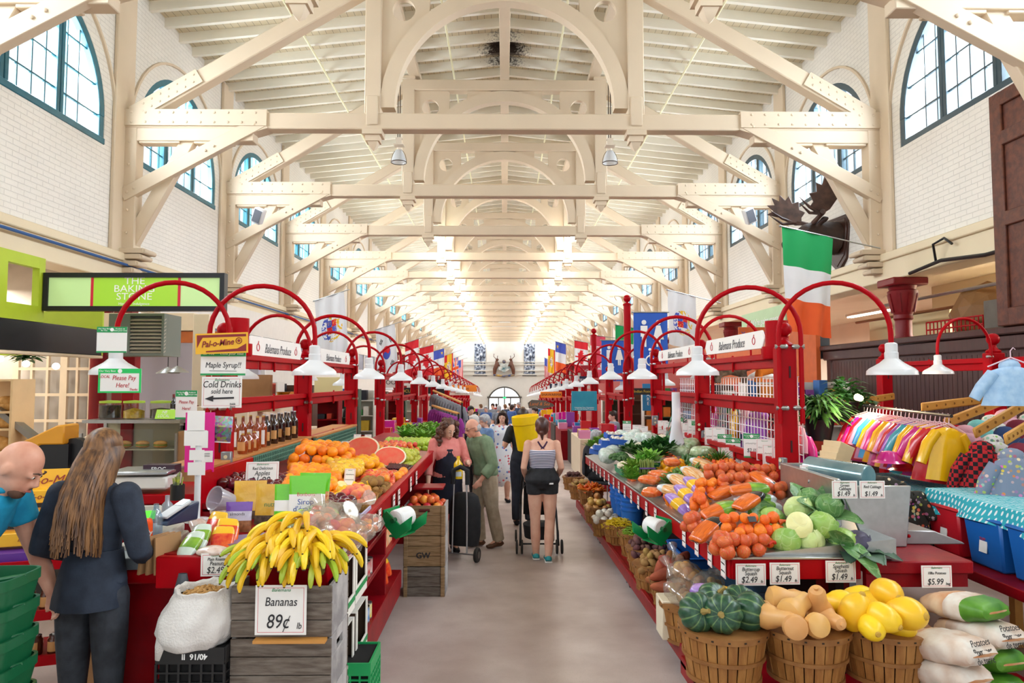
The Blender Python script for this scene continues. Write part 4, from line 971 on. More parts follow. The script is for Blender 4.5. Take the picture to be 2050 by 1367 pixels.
def skin(name,a,b,rough=.35,vs=3,rand=.5,bump=.0,bs=80,stretch=None,coat=0.,sss=0.):
 return M(name,a,rough,col2=b,vs=vs,rand=rand,bump=bump,bs=bs,stretch=stretch,coat=coat,sss=sss)
STEM=M('fruit_stem','#5b4427',.8)
FR={}
def fruit(name,m,mat,stem=None):
 if stem:
  m.use(mat);m.mi=[0]*len(m.f);m.use(STEM);m.tube([(0,0,stem[0]),(.003,0,stem[0]+stem[1])],stem[2]if len(stem)>2 else .0018,5)
  FR[name]=m.mesh(name,None,smooth=60)
 else:FR[name]=m.mesh(name,mat,smooth=60)
fruit('orange',lump(.043,.02,2),skin('orange_peel','#ff9a12','#f98906',.4,8,.25,.25,260))
fruit('navel_orange',lump((.047,.047,.045),.02,2,off=4),skin('orange_peel','#ff9a12','#f98906'))
fruit('lemon',MB().lathe([(0,-.048),(.006,-.045),(.012,-.038),(.026,-.025),(.032,0),(.027,.024),(.012,.038),(.007,.046),(0,.049)],seg=14),skin('lemon_peel','#fccb16','#f5bb0a',.4,6,.2,.2,200))
fruit('yellow_apple',lump((.038,.038,.035),.03,2,dimple=.25),skin('yellow_apple_skin','#f2c53a','#eeb02c',.3,3,.3),(.024,.014))
fruit('green_apple',lump((.04,.04,.037),.03,2,dimple=.25),skin('green_apple_skin','#b6cf3d','#9cbb2c',.25,3,.25,coat=.3),(.026,.014))
fruit('red_apple',lump((.041,.041,.042),.04,2,dimple=.25),skin('dark_red_apple_skin','#6e1220','#4b0c1a',.18,5,.35,coat=.4),(.03,.014))
fruit('peach',lump((.037,.037,.036),.03,2,dimple=.12),skin('peach_skin','#f2955a','#dd5c52',.6,12,.35))
fruit('nectarine',lump((.034,.034,.033),.03,2,dimple=.12),skin('nectarine_skin','#dc3a34','#ee8a3d',.3,12,.4))
fruit('kiwi',lump((.027,.027,.035),.03,2),skin('kiwi_skin','#a37a3c','#8a6430',.8,10,.3,.3,200))
fruit('mango',lump((.04,.036,.056),.05,1.5),skin('mango_skin','#fcbb1b','#f7a616',.35,5,.2))
fruit('red_mango',lump((.042,.038,.056),.05,1.5),skin('red_mango_skin','#c9413a','#d99a3a',.3,7,.4))
fruit('pear',MB().lathe([(0,-.042),(.025,-.038),(.036,-.02),(.036,0),(.027,.025),(.018,.042),(.012,.052),(0,.056)],seg=14),skin('pear_skin','#c3c23c','#a9b338',.4,6,.3),(.054,.015))
fruit('pale_melon',lump(.062,.02,2),skin('pale_melon_rind','#f5e0a4','#f0d48a',.5,4,.2))
fruit('cherry',lump(.012,.02,2,8,6),skin('cherry_skin','#5d0c1c','#3c0814',.15,9,.3),(.01,.03,.001))
fruit('red_onion',lump((.036,.036,.033),.03,2),skin('onion_red_skin','#8f2440','#6c1632',.35,6,.4))
fruit('cluster_tomato',lump((.034,.034,.029),.04,2),skin('tomato_skin','#e2381e','#ee5a22',.2,4,.25,coat=.3))
fruit('yellow_onion',MB().lathe([(0,-.042),(.02,-.04),(.042,-.02),(.046,0),(.038,.025),(.014,.042),(.006,.056),(0,.058)],seg=14),skin('onion_skin','#e0b36a','#c98f44',.35,4,.4,stretch=(3,3,.4)))
fruit('white_onion',MB().lathe([(0,-.042),(.02,-.04),(.042,-.02),(.047,0),(.038,.025),(.014,.042),(.006,.056),(0,.058)],seg=14),skin('white_onion_skin','#efe9dc','#ddd3c0',.3,4,.2))
fruit('russet_potato',lump((.032,.032,.045),.14,2),skin('potato_skin','#b08a52','#9a7542',.8,9,.35,.25,120))
fruit('purple_potato',lump((.03,.03,.04),.12,2,off=3),skin('purple_potato_skin','#7b5148','#5d3a3c',.75,9,.4,.2,120))
fruit('sweet_potato',lump((.045,.045,.11),.25,1.6,off=7),skin('sweet_potato_skin','#b8683c','#9a4f30',.75,7,.35,.3,80))
fruit('radish',lump((.017,.017,.018),.05,2,8,6),skin('radish_skin','#d21f52','#b31644',.3,4,.3))
fruit('beet',lump((.035,.035,.032),.1,2),skin('beet_skin','#6a4238','#4b2b2b',.8,6,.4))
fruit('yellow_squash',lump((.035,.035,.08),.1,1.5,off=2),skin('yellow_squash_skin','#fbb414','#f39c0c',.25,4,.15))
fruit('cucumber',lump((.026,.026,.11),.08,2),skin('cucumber_skin','#4f7a3a','#34602c',.35,9,.3))
fruit('carrot',MB().tube([(0,0,-.09),(.004,0,-.03),(0,0,.04),(-.003,0,.09),(-.003,0,.1)],[.004,.011,.016,.018,.008],9),skin('carrot_skin','#f07d18','#e2650c',.45,12,.25,stretch=(1,1,8)))
fruit('parsnip',MB().tube([(0,0,-.1),(.004,0,-.03),(0,0,.04),(-.003,0,.09),(-.003,0,.1)],[.004,.012,.02,.024,.012],9),skin('parsnip_skin','#f0dcb4','#e3c48e',.5,12,.2,stretch=(1,1,8)))
def tot(c):return{'navel_orange':'orange','cluster_tomato':'tomato','russet_potato':'potato','purple_potato':'potato','pale_melon':'melon','yellow_squash':'squash','red_mango':'mango'}.get(c,c.split('_')[-1])
def heap(kind,quad,zf,d,layers,label,group,tilt=.5,jit=.18,squash=.78,inset=.5,allq=False,sc=1.):
 """a heap of separate fruits over a quad (near-left, near-right, far-right, far-left)"""
 A,B,C_,D=[Vector((*p,0))for p in quad];n=0
 lu=((B-A).length+(C_-D).length)/2;lv=((D-A).length+(C_-B).length)/2
 for L in range(layers):
  nu=max(1,int(round((lu-2*inset*L*d)/d)));nv=max(1,int(round((lv-2*inset*L*d)/(d*.88))))
  if lu-2*inset*L*d<d*.4 or lv-2*inset*L*d<d*.4:break
  for j in range(nv):
   for i in range(nu):
    if L<layers-1 and not allq and 1<=i<nu-1 and 1<=j<nv-1:continue
    eu,ev=inset*L*d/lu,inset*L*d/lv
    u=eu+(1-2*eu)*(i+.5+(.25 if j%2 else-.25)*(nu>1))/nu;v=ev+(1-2*ev)*(j+.5)/nv
    u=min(max(u,.02),.98)
    p=(A*(1-u)+B*u)*(1-v)+(D*(1-u)+C_*u)*v
    p+=Vector((uni(-jit,jit)*d,uni(-jit,jit)*d,0))
    z=zf(p.x,p.y)+d*.46+L*d*squash+uni(-.04,.04)*d
    rot=(uni(-tilt,tilt)*pi,uni(-tilt,tilt)*pi,uni(0,6.28))
    inst(kind,FR[kind],(p.x,p.y,z),rot,sc*uni(.93,1.07),label,tot(kind),group);n+=1
 return n
def q(z,*px):return[tuple(PZ_(x,y,z)[:2])for x,y in px]
def PZ_(x,y,Z):
 d=ray(x,y);t=(Z-CAMZ)/d.z;return Vector((d.x*t,d.y*t,Z))
def zl(x,y):return .93+(-.9-x)*.05
def zr(x,y):return lipz(y)+max(0,(x-1.35))*(.1 if y<6 else .14)
heap('red_apple',[(-2.1,4.95),(-1.55,4.9),(-1.62,5.5),(-2.15,5.5)],zl,.08,2,'dark red apple heaped under the red apples price sign','dark red apples by the green backboard')
heap('orange',[(-1.62,4.95),(-1.2,4.95),(-1.35,6.1),(-1.9,6.1)],zl,.086,2,'orange in the nearer heap below the green backboard','oranges of the nearer heap')
heap('navel_orange',[(-1.95,6.2),(-1.4,6.2),(-1.5,7.1),(-2.15,7.1)],lambda x,y:zl(x,y)+.02,.093,3,'large orange in the farther, taller heap','large oranges of the farther heap')
heap('lemon',[(-1.16,4.72),(-.98,4.95),(-1.05,5.5),(-1.2,5.1)],zl,.064,2,'yellow lemon between the oranges and the peaches','lemons')
heap('yellow_apple',[(-1.4,5.6),(-1.15,5.6),(-1.3,6.3),(-1.6,6.3)],lambda x,y:zl(x,y)+.1,.076,1,'yellow apple lying on the orange heap','yellow apples on the oranges')
heap('mango',[(-1.33,6.35),(-1.15,6.2),(-1.2,6.9),(-1.5,6.9)],zl,.085,2,'yellow mango behind the nectarines','yellow mangoes')
heap('red_apple',[(-1.28,4.3),(-.93,4.15),(-.98,4.62),(-1.24,4.8)],zl,.08,2,'dark red apple beside the green apples at the counter edge','dark red apples at the counter edge')
heap('green_apple',[(-1.25,3.98),(-.96,3.98),(-.98,4.2),(-1.25,4.2)],zl,.078,2,'green apple in front of the dark red apples','green apples at the counter edge')
heap('peach',[(-1.16,4.72),(-.94,4.65),(-.95,5.05),(-1.12,5.1)],lambda x,y:zl(x,y)+.02,.072,2,'peach in the wicker basket at the counter edge','peaches in the basket')
heap('pale_melon',[(-1.32,5.05),(-1.15,5.05),(-1.15,5.35),(-1.32,5.35)],zl,.12,1,'pale round melon behind the peaches','pale melons')
heap('kiwi',[(-1.12,5.22),(-.92,5.2),(-.94,5.55),(-1.14,5.6)],lambda x,y:zl(x,y)+.03,.062,2,'brown kiwi in the wicker basket','kiwis')
heap('nectarine',[(-1.2,5.62),(-.93,5.58),(-.95,6.0),(-1.25,6.1)],zl,.068,2,'red nectarine behind the kiwis','nectarines')
heap('red_mango',[(-1.15,6.05),(-.94,6.0),(-.95,6.35),(-1.2,6.4)],zl,.085,1,'red and yellow mango near the counter edge','red mangoes')
heap('cherry',[(-1.12,6.48),(-.92,6.45),(-.93,6.8),(-1.15,6.85)],lambda x,y:zl(x,y)+.03,.026,2,'dark cherry in the tray by the melon slices','dark cherries')
heap('pear',[(-1.35,7.5),(-.95,6.95),(-.95,7.7),(-1.4,8.2)],zl,.072,2,'green pear beyond the melon slices','green pears')
heap('nectarine',[(-1.7,7.7),(-1.4,7.6),(-1.0,8.3),(-1.4,8.6)],lambda x,y:zl(x,y)+.03,.068,2,'red nectarine at the far end of the fruit counter','far nectarines')
heap('pear',[(-1.75,7.3),(-1.45,7.3),(-1.6,8.0),(-1.9,8.0)],lambda x,y:zl(x,y)+.03,.072,1,'green pear behind the watermelon slices','green pears behind the melon')
heap('orange',[(-.98,6.05),(-.91,6.05),(-.91,6.5),(-.99,6.5)],zl,.086,1,'orange lying at the counter edge by the cherries','oranges at the edge')
WICK=M('wicker','#c79a56',.7,col2='#a87a3a',vs=40,bump=.6,bs=60)
def wicker(x0,x1,y0,y1,lab):
 m=MB();h=.07
 def f(u,v):
  a=u*2*pi;k=1+.12*v;cx,cy=(x0+x1)/2,(y0+y1)/2
  ww=.004*(1 if int(u*96)%2 else-1)*(1 if int(v*7)%2 else-1)
  sx,sy=(x1-x0)/2*k+ww,(y1-y0)/2*k+ww;c,s=cos(a),sin(a)
  return(cx+sx*math.copysign(abs(c)**.6,c),cy+sy*math.copysign(abs(s)**.6,s),zl(cx,cy)+.003+h*v)
 m.grid(f,96,8,True);o=m.build('wicker_basket',WICK);tag(o,lab,'basket')
wicker(-1.13,-.92,4.66,5.08,'low wicker basket holding the peaches');wicker(-1.13,-.92,5.2,5.6,'low wicker basket holding the kiwis')
m=MB();m.b2(-1.16,-.91,6.42,6.88,zl(-1,6)+.002,zl(-1,6)+.012)
for a in((-1.16,-1.15,6.42,6.88),(-.92,-.91,6.42,6.88),(-1.16,-.91,6.42,6.43),(-1.16,-.91,6.87,6.88)):m.b2(*a,zl(-1,6),zl(-1,6)+.05)
tag(m.build('fruit_tray',BLACKP),'shallow black tray holding the cherries','tray')
m=MB()
m.prism([(-.2,0),(.2,0),(.23,.06),(-.23,.06)],.012,Matrix.Translation((-1.08,4.05,zl(-1,4))));m.b2(-1.3,-.9,4.08,4.62,zl(-1,4)-.0,zl(-1,4)+.012)
for s in(-.9,):m.b2(s-.0,s+.012,4.06,4.62,zl(-1,4),zl(-1,4)+.06)
tag(m.build('fruit_tray',M('tray_lilac','#b9b6d6',.5)),'lilac cardboard tray under the dark red apples','tray')
RIND=M('melon_rind','#d8e4a0',.4,col2='#5f8a3a',vs=9);FLESH=M('melon_flesh','#f2604c',.35,col2='#ee7a5e',vs=14);WHITE_R=M('melon_white_rind','#f4eccb',.4)
def melon(loc,rot,lab,s=1.):
 r=empty('watermelon_piece',loc,rot,label=lab,cat='watermelon',scale=s)
 m=MB();R=.13
 m.lathe([(0,-R)]+[(R*cos(a),R*sin(a))for a in[(-pi/2+pi/2*i/7)for i in range(1,8)]],seg=24,sx=1.5,cap=False);m.build('rind',RIND,r)
 m=MB();m.lathe([(R*.9,.004),(R,.0)],seg=24,sx=1.5,cap=False);m.build('rind_edge',WHITE_R,r)
 m=MB();m.lathe([(0,.006),(R*.9,.004)],seg=24,sx=1.5,cap=False);m.build('flesh',FLESH,r)
melon((-1.5,7.25,1.12),(rad(62),0,rad(-12)),'cut watermelon half, the left one, standing on the fruit counter')
melon((-1.16,6.98,1.06),(rad(60),0,rad(10)),'cut watermelon wedge beside the cherries',.85)
SLAT=M('basket_slat','#ad7a3e',.6,col2='#915e2a',vs=5,bump=.2,bs=40,stretch=(6,6,1));HOOP=M('basket_hoop','#9a6a36',.65,col2='#835426',vs=9)
def basket_proto(R=.225,h=.26,rb=.8):
 r=empty('bushel_basket')
 m=MB();n=26
 for i in range(n):
  a0,a1=2*pi*(i+.06)/n,2*pi*(i+.94)/n;e=.003*(i%2)
  ring=[]
  for t in(0,.33,.66,1):
   rr=R*(rb+(1-rb)*t**.85)+e
   ring.append([m.vert((k*cos(a),k*sin(a),h*t))for a,k in((a0,rr),(a1,rr),(a1,rr-.006),(a0,rr-.006))])
  for x in range(3):
   for k in range(4):m.face((ring[x][k],ring[x][(k+1)%4],ring[x+1][(k+1)%4],ring[x+1][k]))
  m.face(ring[-1])
 m.lathe([(0,.01),(R*rb,.01)],seg=26,cap=False);m.lathe([(0,h*.5),(R*.9,h*.5)],seg=26,cap=False)
 m.build('slats',SLAT,r,smooth=0)
 for t,w in((.96,.03),(.48,.018),(.04,.022)):
  m=MB();rr=R*(rb+(1-rb)*t**.85)+.006;m.lathe([(rr,h*t-w/2),(rr+.006,h*t-w/2),(rr+.006,h*t+w/2),(rr,h*t+w/2)],seg=36)
  m.use(HOOP);m.mi=[0]*len(m.f)
  if t>.9:
   m.use(M('staple','#3c3024',.5,.5))
   for k in range(18):a=2*pi*k/18;m.box(((R+.009)*cos(a),(R+.009)*sin(a),h*.96),(.006,.012,.008),a)
  m.build('hoop',None,r)
 return r
bk0=basket_proto();fb=[True]
def basket(x,y,z,lab,s=1.,sz=1.):
 o=bk0 if fb[0]else copy_tree(bk0);fb[0]=False
 o.location=(x,y,z);o.scale=(s,s,sz*s);o.rotation_euler=(0,0,uni(0,6));return tag(o,lab,'basket')
def flat(z):return lambda x,y:z
def disc(cx,cy,r):return[(cx-r,cy-r),(cx+r,cy-r),(cx+r,cy+r),(cx-r,cy+r)]
ZD=.262
for(px,lab)in((1447,'bushel basket of green squash, front left of the three'),(1610,'bushel basket of butternut squash in the middle front'),(1768,'bushel basket of yellow spaghetti squash, front right')):
 p=PY(px,1262,3.72);basket(p.x,3.72,ZD-.0,lab)
FBX=[PY(px,1262,3.72).x for px in(1447,1610,1768)]
def ribbed(R,H,n=10,amp=.09):
 m=MB()
 def f(u,v):
  a=2*pi*u;th=pi*v;k=(1-amp*abs(sin(a*n/2))**.6*0-amp*(1-abs(cos(a*n/2)))*sin(th));s=sin(th)
  return(R*s*k*cos(a),R*s*k*sin(a),-H*cos(th)*(1-.25*(abs(cos(th))>.8)*(abs(cos(th))-.8)/.2))
 m.grid(f,60,14,True);return m
t=NT('buttercup_skin');sp=t.add('ShaderNodeSeparateXYZ');t.l.new(t.coord(),sp.inputs[0])
ang=t.math('ARCTAN2',sp.outputs[1],sp.outputs[0]);st=t.math('POWER',t.math('ABSOLUTE',t.math('SINE',t.math('MULTIPLY',ang,5))),40.)
base=t.ramp(t.noise(40,3),[(.45,lin('#1f4632')),(.75,lin('#3f6b48'))]);t.color(t.mix(t.math('MULTIPLY',st,.55),base,lin('#8fae6a')));t.b.inputs['Roughness'].default_value=.35
BSK=t.m
FR['buttercup_squash']=ribbed(.09,.075).mesh('buttercup_squash',BSK)
bs=MB();bs.tube([(0,0,.06),(0,0,.085),(.01,0,.1)],[.016,.009,.011],7);bsm=bs.mesh('stem',M('squash_stem','#9a8448',.8))
zb=ZD+.24
for i,(px,py,Y,rx,rz)in enumerate(((1397,1225,3.66,70,10),(1447,1228,3.6,78,-25),(1500,1225,3.68,100,60),(1430,1200,3.8,40,30),(1480,1208,3.85,50,0))):
 p=PY(px,py,Y)
 o=inst('buttercup_squash',FR['buttercup_squash'],(p.x,p.y,max(p.z,zb-.02)),(rad(rx),0,rad(rz)),uni(1.08,1.2),('dark green ribbed squash at the left of its basket','dark green ribbed squash with its stem facing out, middle of its basket','dark green speckled squash at the right of its basket','dark green squash peeking out behind the left one','dark green squash behind the two front ones')[i],'squash','dark green squashes in the front basket')
 inst('stem',bsm,(0,0,0),parent=o)
FR['butternut_squash']=MB().lathe([(0,-.1),(.03,-.098),(.06,-.08),(.066,-.05),(.056,-.015),(.042,.02),(.04,.06),(.04,.09),(.03,.11),(.012,.116),(.012,.13),(0,.132)],seg=22).mesh('butternut_squash',skin('butternut_skin','#e2b271','#d9a25c',.45,5,.2))
for i,(px,py,Y,rx,ry,rz,s)in enumerate(((1553,1236,3.58,80,20,30,1.0),(1594,1216,3.6,60,70,100,1.05),(1640,1212,3.65,20,-30,20,1.1),(1587,1250,3.5,95,0,170,.95),(1625,1252,3.52,110,10,190,.95),(1660,1238,3.6,85,-40,10,.95),(1575,1200,3.8,85,90,80,1.1),(1610,1205,3.85,85,70,60,1.0),(1535,1225,3.75,50,-40,0,1.))):
 p=PY(px,py,Y);inst('butternut_squash',FR['butternut_squash'],p,(rad(rx),rad(ry),rad(rz)),s,'tan butternut squash in the middle front basket','squash','butternut squashes')
FR['spaghetti_squash']=lump((.075,.075,.1),.05,1.6,20,14).mesh('spaghetti_squash',skin('spaghetti_skin','#f7cf2e','#f2bf1e',.35,5,.15))
sq=MB();sq.lathe([(0,.094),(.018,.098),(.012,.108),(0,.109)],seg=10);sqm=sq.mesh('blossom_scar',M('squash_scar','#c39a3c',.8))
for i,(px,py,Y,rx,ry,rz,s)in enumerate(((1712,1224,3.6,15,15,0,1.05),(1775,1187,3.68,85,65,0,1.0),(1768,1235,3.5,110,-30,20,.9),(1814,1228,3.55,80,20,20,1.1),(1750,1210,3.72,80,40,60,1.),(1745,1255,3.5,100,60,0,.85),(1682,1210,3.75,70,30,40,1.),(1800,1255,3.6,60,50,0,.9),(1720,1200,3.85,60,50,30,1.))):
 p=PY(px,py,Y);o=inst('spaghetti_squash',FR['spaghetti_squash'],p,(rad(rx),rad(ry),rad(rz)),s,'yellow spaghetti squash lying on top of its basket heap' if i==1 else 'yellow spaghetti squash in the front right basket','squash',None if i==1 else 'spaghetti squashes');inst('blossom_scar',sqm,(0,0,0),parent=o)
def sb(px,py,lab,s=.82):
 p=PG(px,py,.45);basket(p.x,p.y,fz(p.y)+.203,lab,s);return p.x,p.y,fz(p.y)+.203+.26*s
x,y,z=sb(1385,1205,'bushel basket holding clear bags of potatoes',.95);BAGB=(x,y,z)
x,y,z=sb(1348,1150,'bushel basket heaped with sweet potatoes');heap('sweet_potato',disc(x+.03,y,.17),flat(z-.06),.095,3,'sweet potato heaped in the basket next to the potatoes','sweet potatoes',.5,.2)
x,y,z=sb(1310,1120,'bushel basket of tan potatoes');heap('russet_potato',disc(x,y,.15),flat(z-.06),.07,3,'tan potato in the basket next to the sweet potatoes','tan potatoes')
x,y,z=sb(1296,1092,'bushel basket of brown and purple potatoes',.9);heap('purple_potato',disc(x,y,.18),flat(z-.06),.065,3,'small purple-brown potato in the basket behind the tan potatoes','purple-brown potatoes')
x,y,z=sb(1276,1063,'bushel basket of green beans',.88);GB=(x,y,z)
x,y,z=sb(1240,1043,'bushel basket of yellow beans');YB_=(x,y,z)
x,y,z=sb(1213,1030,'bushel basket of white onions',.8);heap('white_onion',disc(x,y,.14),flat(z-.05),.09,2,'white onion in the basket behind the yellow beans','white onions')
x,y,z=sb(1196,1008,'bushel basket of yellow onions');heap('yellow_onion',disc(x,y,.15),flat(z-.05),.092,3,'yellow onion in the basket behind the white onions','yellow onions')
x,y,z=sb(1183,978,'bushel basket lined with a bag of carrots',.9);heap('carrot',disc(x,y,.15),flat(z-.03),.04,2,'loose carrot in the far basket','carrots in the far basket',.5)
x,y,z=sb(1163,968,'bushel basket of ginger-coloured roots at the far end',.9);heap('russet_potato',disc(x,y,.15),flat(z-.04),.07,2,'brown root in the farthest basket','roots in the farthest basket')
x,y,z=sb(1148,952,'bushel basket farthest down the dolly',.9);heap('beet',disc(x,y,.15),flat(z-.04),.07,2,'beet in the last basket of the row','beets in the last basket')
def bean_pile(c,name,col,col2,lab):
 m=MB();x,y,z=c
 for i in range(420):
  a,rr=uni(0,6.28),math.sqrt(rnd())*.185;L=uni(.06,.1);d=uni(0,6.28);h=z-.03+(.1*(1-(rr/.19)**2))*rnd()**.4;e=uni(-.3,.3)
  p=Vector((x+rr*cos(a),y+rr*sin(a),h));dv=Vector((cos(d),sin(d),e)).normalized()
  m.tube([p-dv*L/2,p+Vector((0,0,.008)),p+dv*L/2],[.002,.0045,.002],5)
 o=m.build(name,skin(name+'_skin',col,col2,.4,20,0));tag(o,lab,'beans',kind='stuff')
bean_pile(GB,'green_beans','#9cc23a','#6f9c2a','heap of green beans in its basket')
bean_pile(YB_,'yellow_beans','#f2d62a','#e2c21a','heap of yellow beans in its basket')
def leafsheet(m,base,up,out,L,W,curl=.5,ruff=.15,nu=9,nv=7):
 base=Vector(base);up=Vector(up).normalized();out=Vector(out).normalized();side=up.cross(out).normalized();o=rnd()*9
 def f(u,v):
  s=u-.5;w=W*(sin(pi*min(1,v*.9+.08))**.7)
  p=base+up*(L*v*(1-curl*.3*v))+out*(L*curl*v*v)+side*(s*w)+out*(-(s*2)**2*w*.18)
  return p+out*(ruff*L*.3*abs(s)*2*sin(v*14+u*17+o))
 m.grid(f,nu,nv)
def cab_mat(name,a,b):
 t=NT(name);co=t.coord()
 v=t.add('ShaderNodeTexVoronoi',feature='DISTANCE_TO_EDGE');v.inputs['Scale'].default_value=14;nz=t.add('ShaderNodeTexNoise');nz.inputs['Scale'].default_value=6
 t.l.new(co,nz.inputs['Vector']);t.l.new(t.mix(.25,co,nz.outputs['Color']),v.inputs['Vector'])
 vein=t.ramp(v.outputs['Distance'],[(.0,(1,1,1)),(.045,(0,0,0))]);sp=t.add('ShaderNodeSeparateXYZ');t.l.new(co,sp.inputs[0])
 base=t.ramp(t.noise(9,4),[(.3,lin(a)),(.7,lin(b))])
 t.color(t.mix(t.math('MULTIPLY',vein,.28),base,lin('#e3eec0')));t.bump(v.outputs['Distance'],.35,.02);t.b.inputs['Roughness'].default_value=.4;return t.m
CABM=cab_mat('cabbage_leaf','#a9c96a','#7fae4c');CABD=cab_mat('cabbage_outer_leaf','#6f9c58','#4c7e48');CABP=cab_mat('pale_cabbage_leaf','#dbe6a8','#b7d27a')
def cabbage(R,mat,seed,outer=0):
 random.seed(seed);m=lump((R,R,R*.88),.05,2.5,26,18,off=seed)
 for i in range(4):
  a=uni(0,6.28);tilt=uni(.3,1.);ax=Vector((cos(a),sin(a),0))
  def f(u,v,a=a,tilt=tilt,ph=uni(0,6)):
   th=-1.0+2.0*u;s=-1.1+1.7*v+.06*sin(u*15+ph)
   n=Vector((cos(a+th)*cos(s),sin(a+th)*cos(s),sin(s)))
   return n*(R*(1.012+.03*(v>.9)+.012*sin(u*20+ph)))*(1 if v<.95 else 1.02)
  m.grid(f,16,10)
 o=m.build('cabbage',mat,smooth=60,solid=0)
 for i in range(outer):
  l=MB();a=2*pi*i/max(outer,1)+uni(-.4,.4);leafsheet(l,(R*.55*cos(a),R*.55*sin(a),-R*.75),(cos(a)*.7,sin(a)*.7,.8),(cos(a),sin(a),-.2),R*1.9,R*1.9,.55,.16,13,10)
  l.build('outer_leaf',CABD,o,smooth=60)
 return o
CB=(((1578,1085),.865,.088,CABM,0,'green cabbage at the front left of the cabbage heap'),((1634,1088),.865,.082,CABP,0,'pale cabbage in the middle of the front row'),((1692,1084),.865,.083,CABM,3,'green cabbage with drooping outer leaves, front right'),((1648,1050),.955,.085,CABM,0,'green cabbage above the pale one'),((1545,1040),.9,.09,CABM,2,'leafy green cabbage beside the orange bags'),((1598,1018),1.0,.09,CABP,1,'pale green cabbage behind the cut one'),((1660,1012),1.03,.085,CABD,3,'dark leafy cabbage at the back right of the heap'),((1622,998),1.05,.08,CABD,3,'topmost dark leafy cabbage of the heap'),((1565,1062),.9,.07,CABM,0,'small yellow-green cabbage tucked under the cut one'))
for i,(px,z,R,mat,out,lab)in enumerate(CB):
 p=PZ_(*px,z);o=cabbage(R,mat,20+i,out);o.location=(p.x,max(p.y,4.16),z);o.rotation_euler=(uni(-.5,.5),uni(-.5,.5),uni(0,6));tag(o,lab,'cabbage','green cabbages')
p=PZ_(1592,1046,.965);r=empty('cut_cabbage',(p.x,p.y-.06,.965),(rad(68),0,rad(-8)),'cut cabbage half showing its pale face, on the heap','cabbage')
m=MB();m.lathe([(0,-.075)]+[(.078*cos(a),.075*sin(a))for a in[(-pi/2+pi/2*i/7)for i in range(1,8)]],seg=26,cap=False);m.build('leaves',CABM,r)
m=MB();m.lathe([(0,.012),(.03,.014),(.06,.01),(.078,0)],seg=26,cap=False);m.build('cut_face',cab_mat('cut_cabbage_face','#f0ecae','#e2e29a'),r)
random.seed(5)
p=PZ_(1740,1105,.84);r=cabbage(.085,M('red_cabbage_leaf','#3a3347',.5,col2='#54506a',vs=9),77,0);r.location=(p.x+.02,4.16,.85);tag(r,'dark red cabbage at the right end of the steel lip','cabbage')
for i in range(5):
 l=MB();a=-2.2+.75*i;leafsheet(l,(.04*cos(a),.04*sin(a),-.05),(cos(a)*.9,sin(a)*.9,.35),(cos(a),sin(a),-.9),.17,.17,.6,.2,13,10);l.build('outer_leaf',M('grey_green_leaf','#55705a',.5,col2='#3a5548',vs=9),r,smooth=60)
l=MB();leafsheet(l,(0,0,0),(.5,-.9,-.2),(.2,-.3,-1),.24,.16,.5,.1,13,10);o=l.build('cabbage_leaf',CABD,loc=(2.0,4.1,.86),smooth=60);tag(o,'loose cabbage leaf hanging over the steel lip','leaf')
t=NT('onion_net');co=t.coord('Object');base=t.ramp(t.noise(7,3),[(.3,lin('#d9803a')),(.7,lin('#c2562a'))])
def wv(direction):
 w=t.add('ShaderNodeTexWave');w.wave_type='BANDS';w.bands_direction='DIAGONAL';w.inputs['Scale'].default_value=38;w.inputs['Distortion'].default_value=.6
 mp=t.add('ShaderNodeMapping');mp.inputs['Rotation'].default_value=direction;t.l.new(co,mp.inputs[0]);t.l.new(mp.outputs[0],w.inputs[0]);return t.ramp(w.outputs['Fac'],[(.86,(0,0,0)),(.97,(1,1,1))])
net=t.mix(1.,wv((0,0,0)),wv((0,0,pi/2)),'LIGHTEN');t.color(t.mix(t.math('MULTIPLY',net,.75),base,lin('#e8351f')));t.b.inputs['Roughness'].default_value=.4;t.bump(net,.4,.004);NETM=t.m
NETO=M('mandarin_net','#f4801c',.4,col2='#ee6a12',vs=10,bump=.5,bs=150,rand=.2);NETT=M('net_tag_black','#1d1a1c',.4)
FR['netted_onion']=lump((.04,.04,.038),.05,2).mesh('onion',NETM,smooth=60);FR['netted_orange']=lump((.036,.036,.033),.04,2).mesh('mandarin',NETO,smooth=60)
def netbag(px,z,kind,n,lab,rot=0.,L=.2,tagm=None,d=.07):
 n+=4;tagm='black tag' in lab or 'above the counter' in lab or 'beside' in lab
 p=PZ_(*px,z);r=empty('net_bag',(p.x,p.y,z),(0,0,rot),lab,'net bag');me=FR[kind]
 k=0
 for l,(cnt,zz)in enumerate(((int(n*.6),0),(n-int(n*.6),d*.75))):
  for i in range(cnt):
   a=i/max(1,cnt-1)-.5 if cnt>1 else 0
   inst(me.name,me,(a*L,(.035 if i%2 else-.035)*(1 if l==0 else .4),zz+uni(-.006,.006)),(uni(0,6),uni(0,6),0),uni(.92,1.1),parent=r)
 m=MB();e=L/2+.03;m.tube([(e,0,.03),(e+.03,0,.04),(e+.06,.01,.03)],[.022,.008,.014],7);m.build('tied_end',M('net_red','#d8301c',.4)if 'onion' in kind else NETO,r)
 if tagm:m=MB();m.box((0,-.06,.06),(.05,.004,.035),(rad(-35),0,.2));m.build('tag',NETT,r)
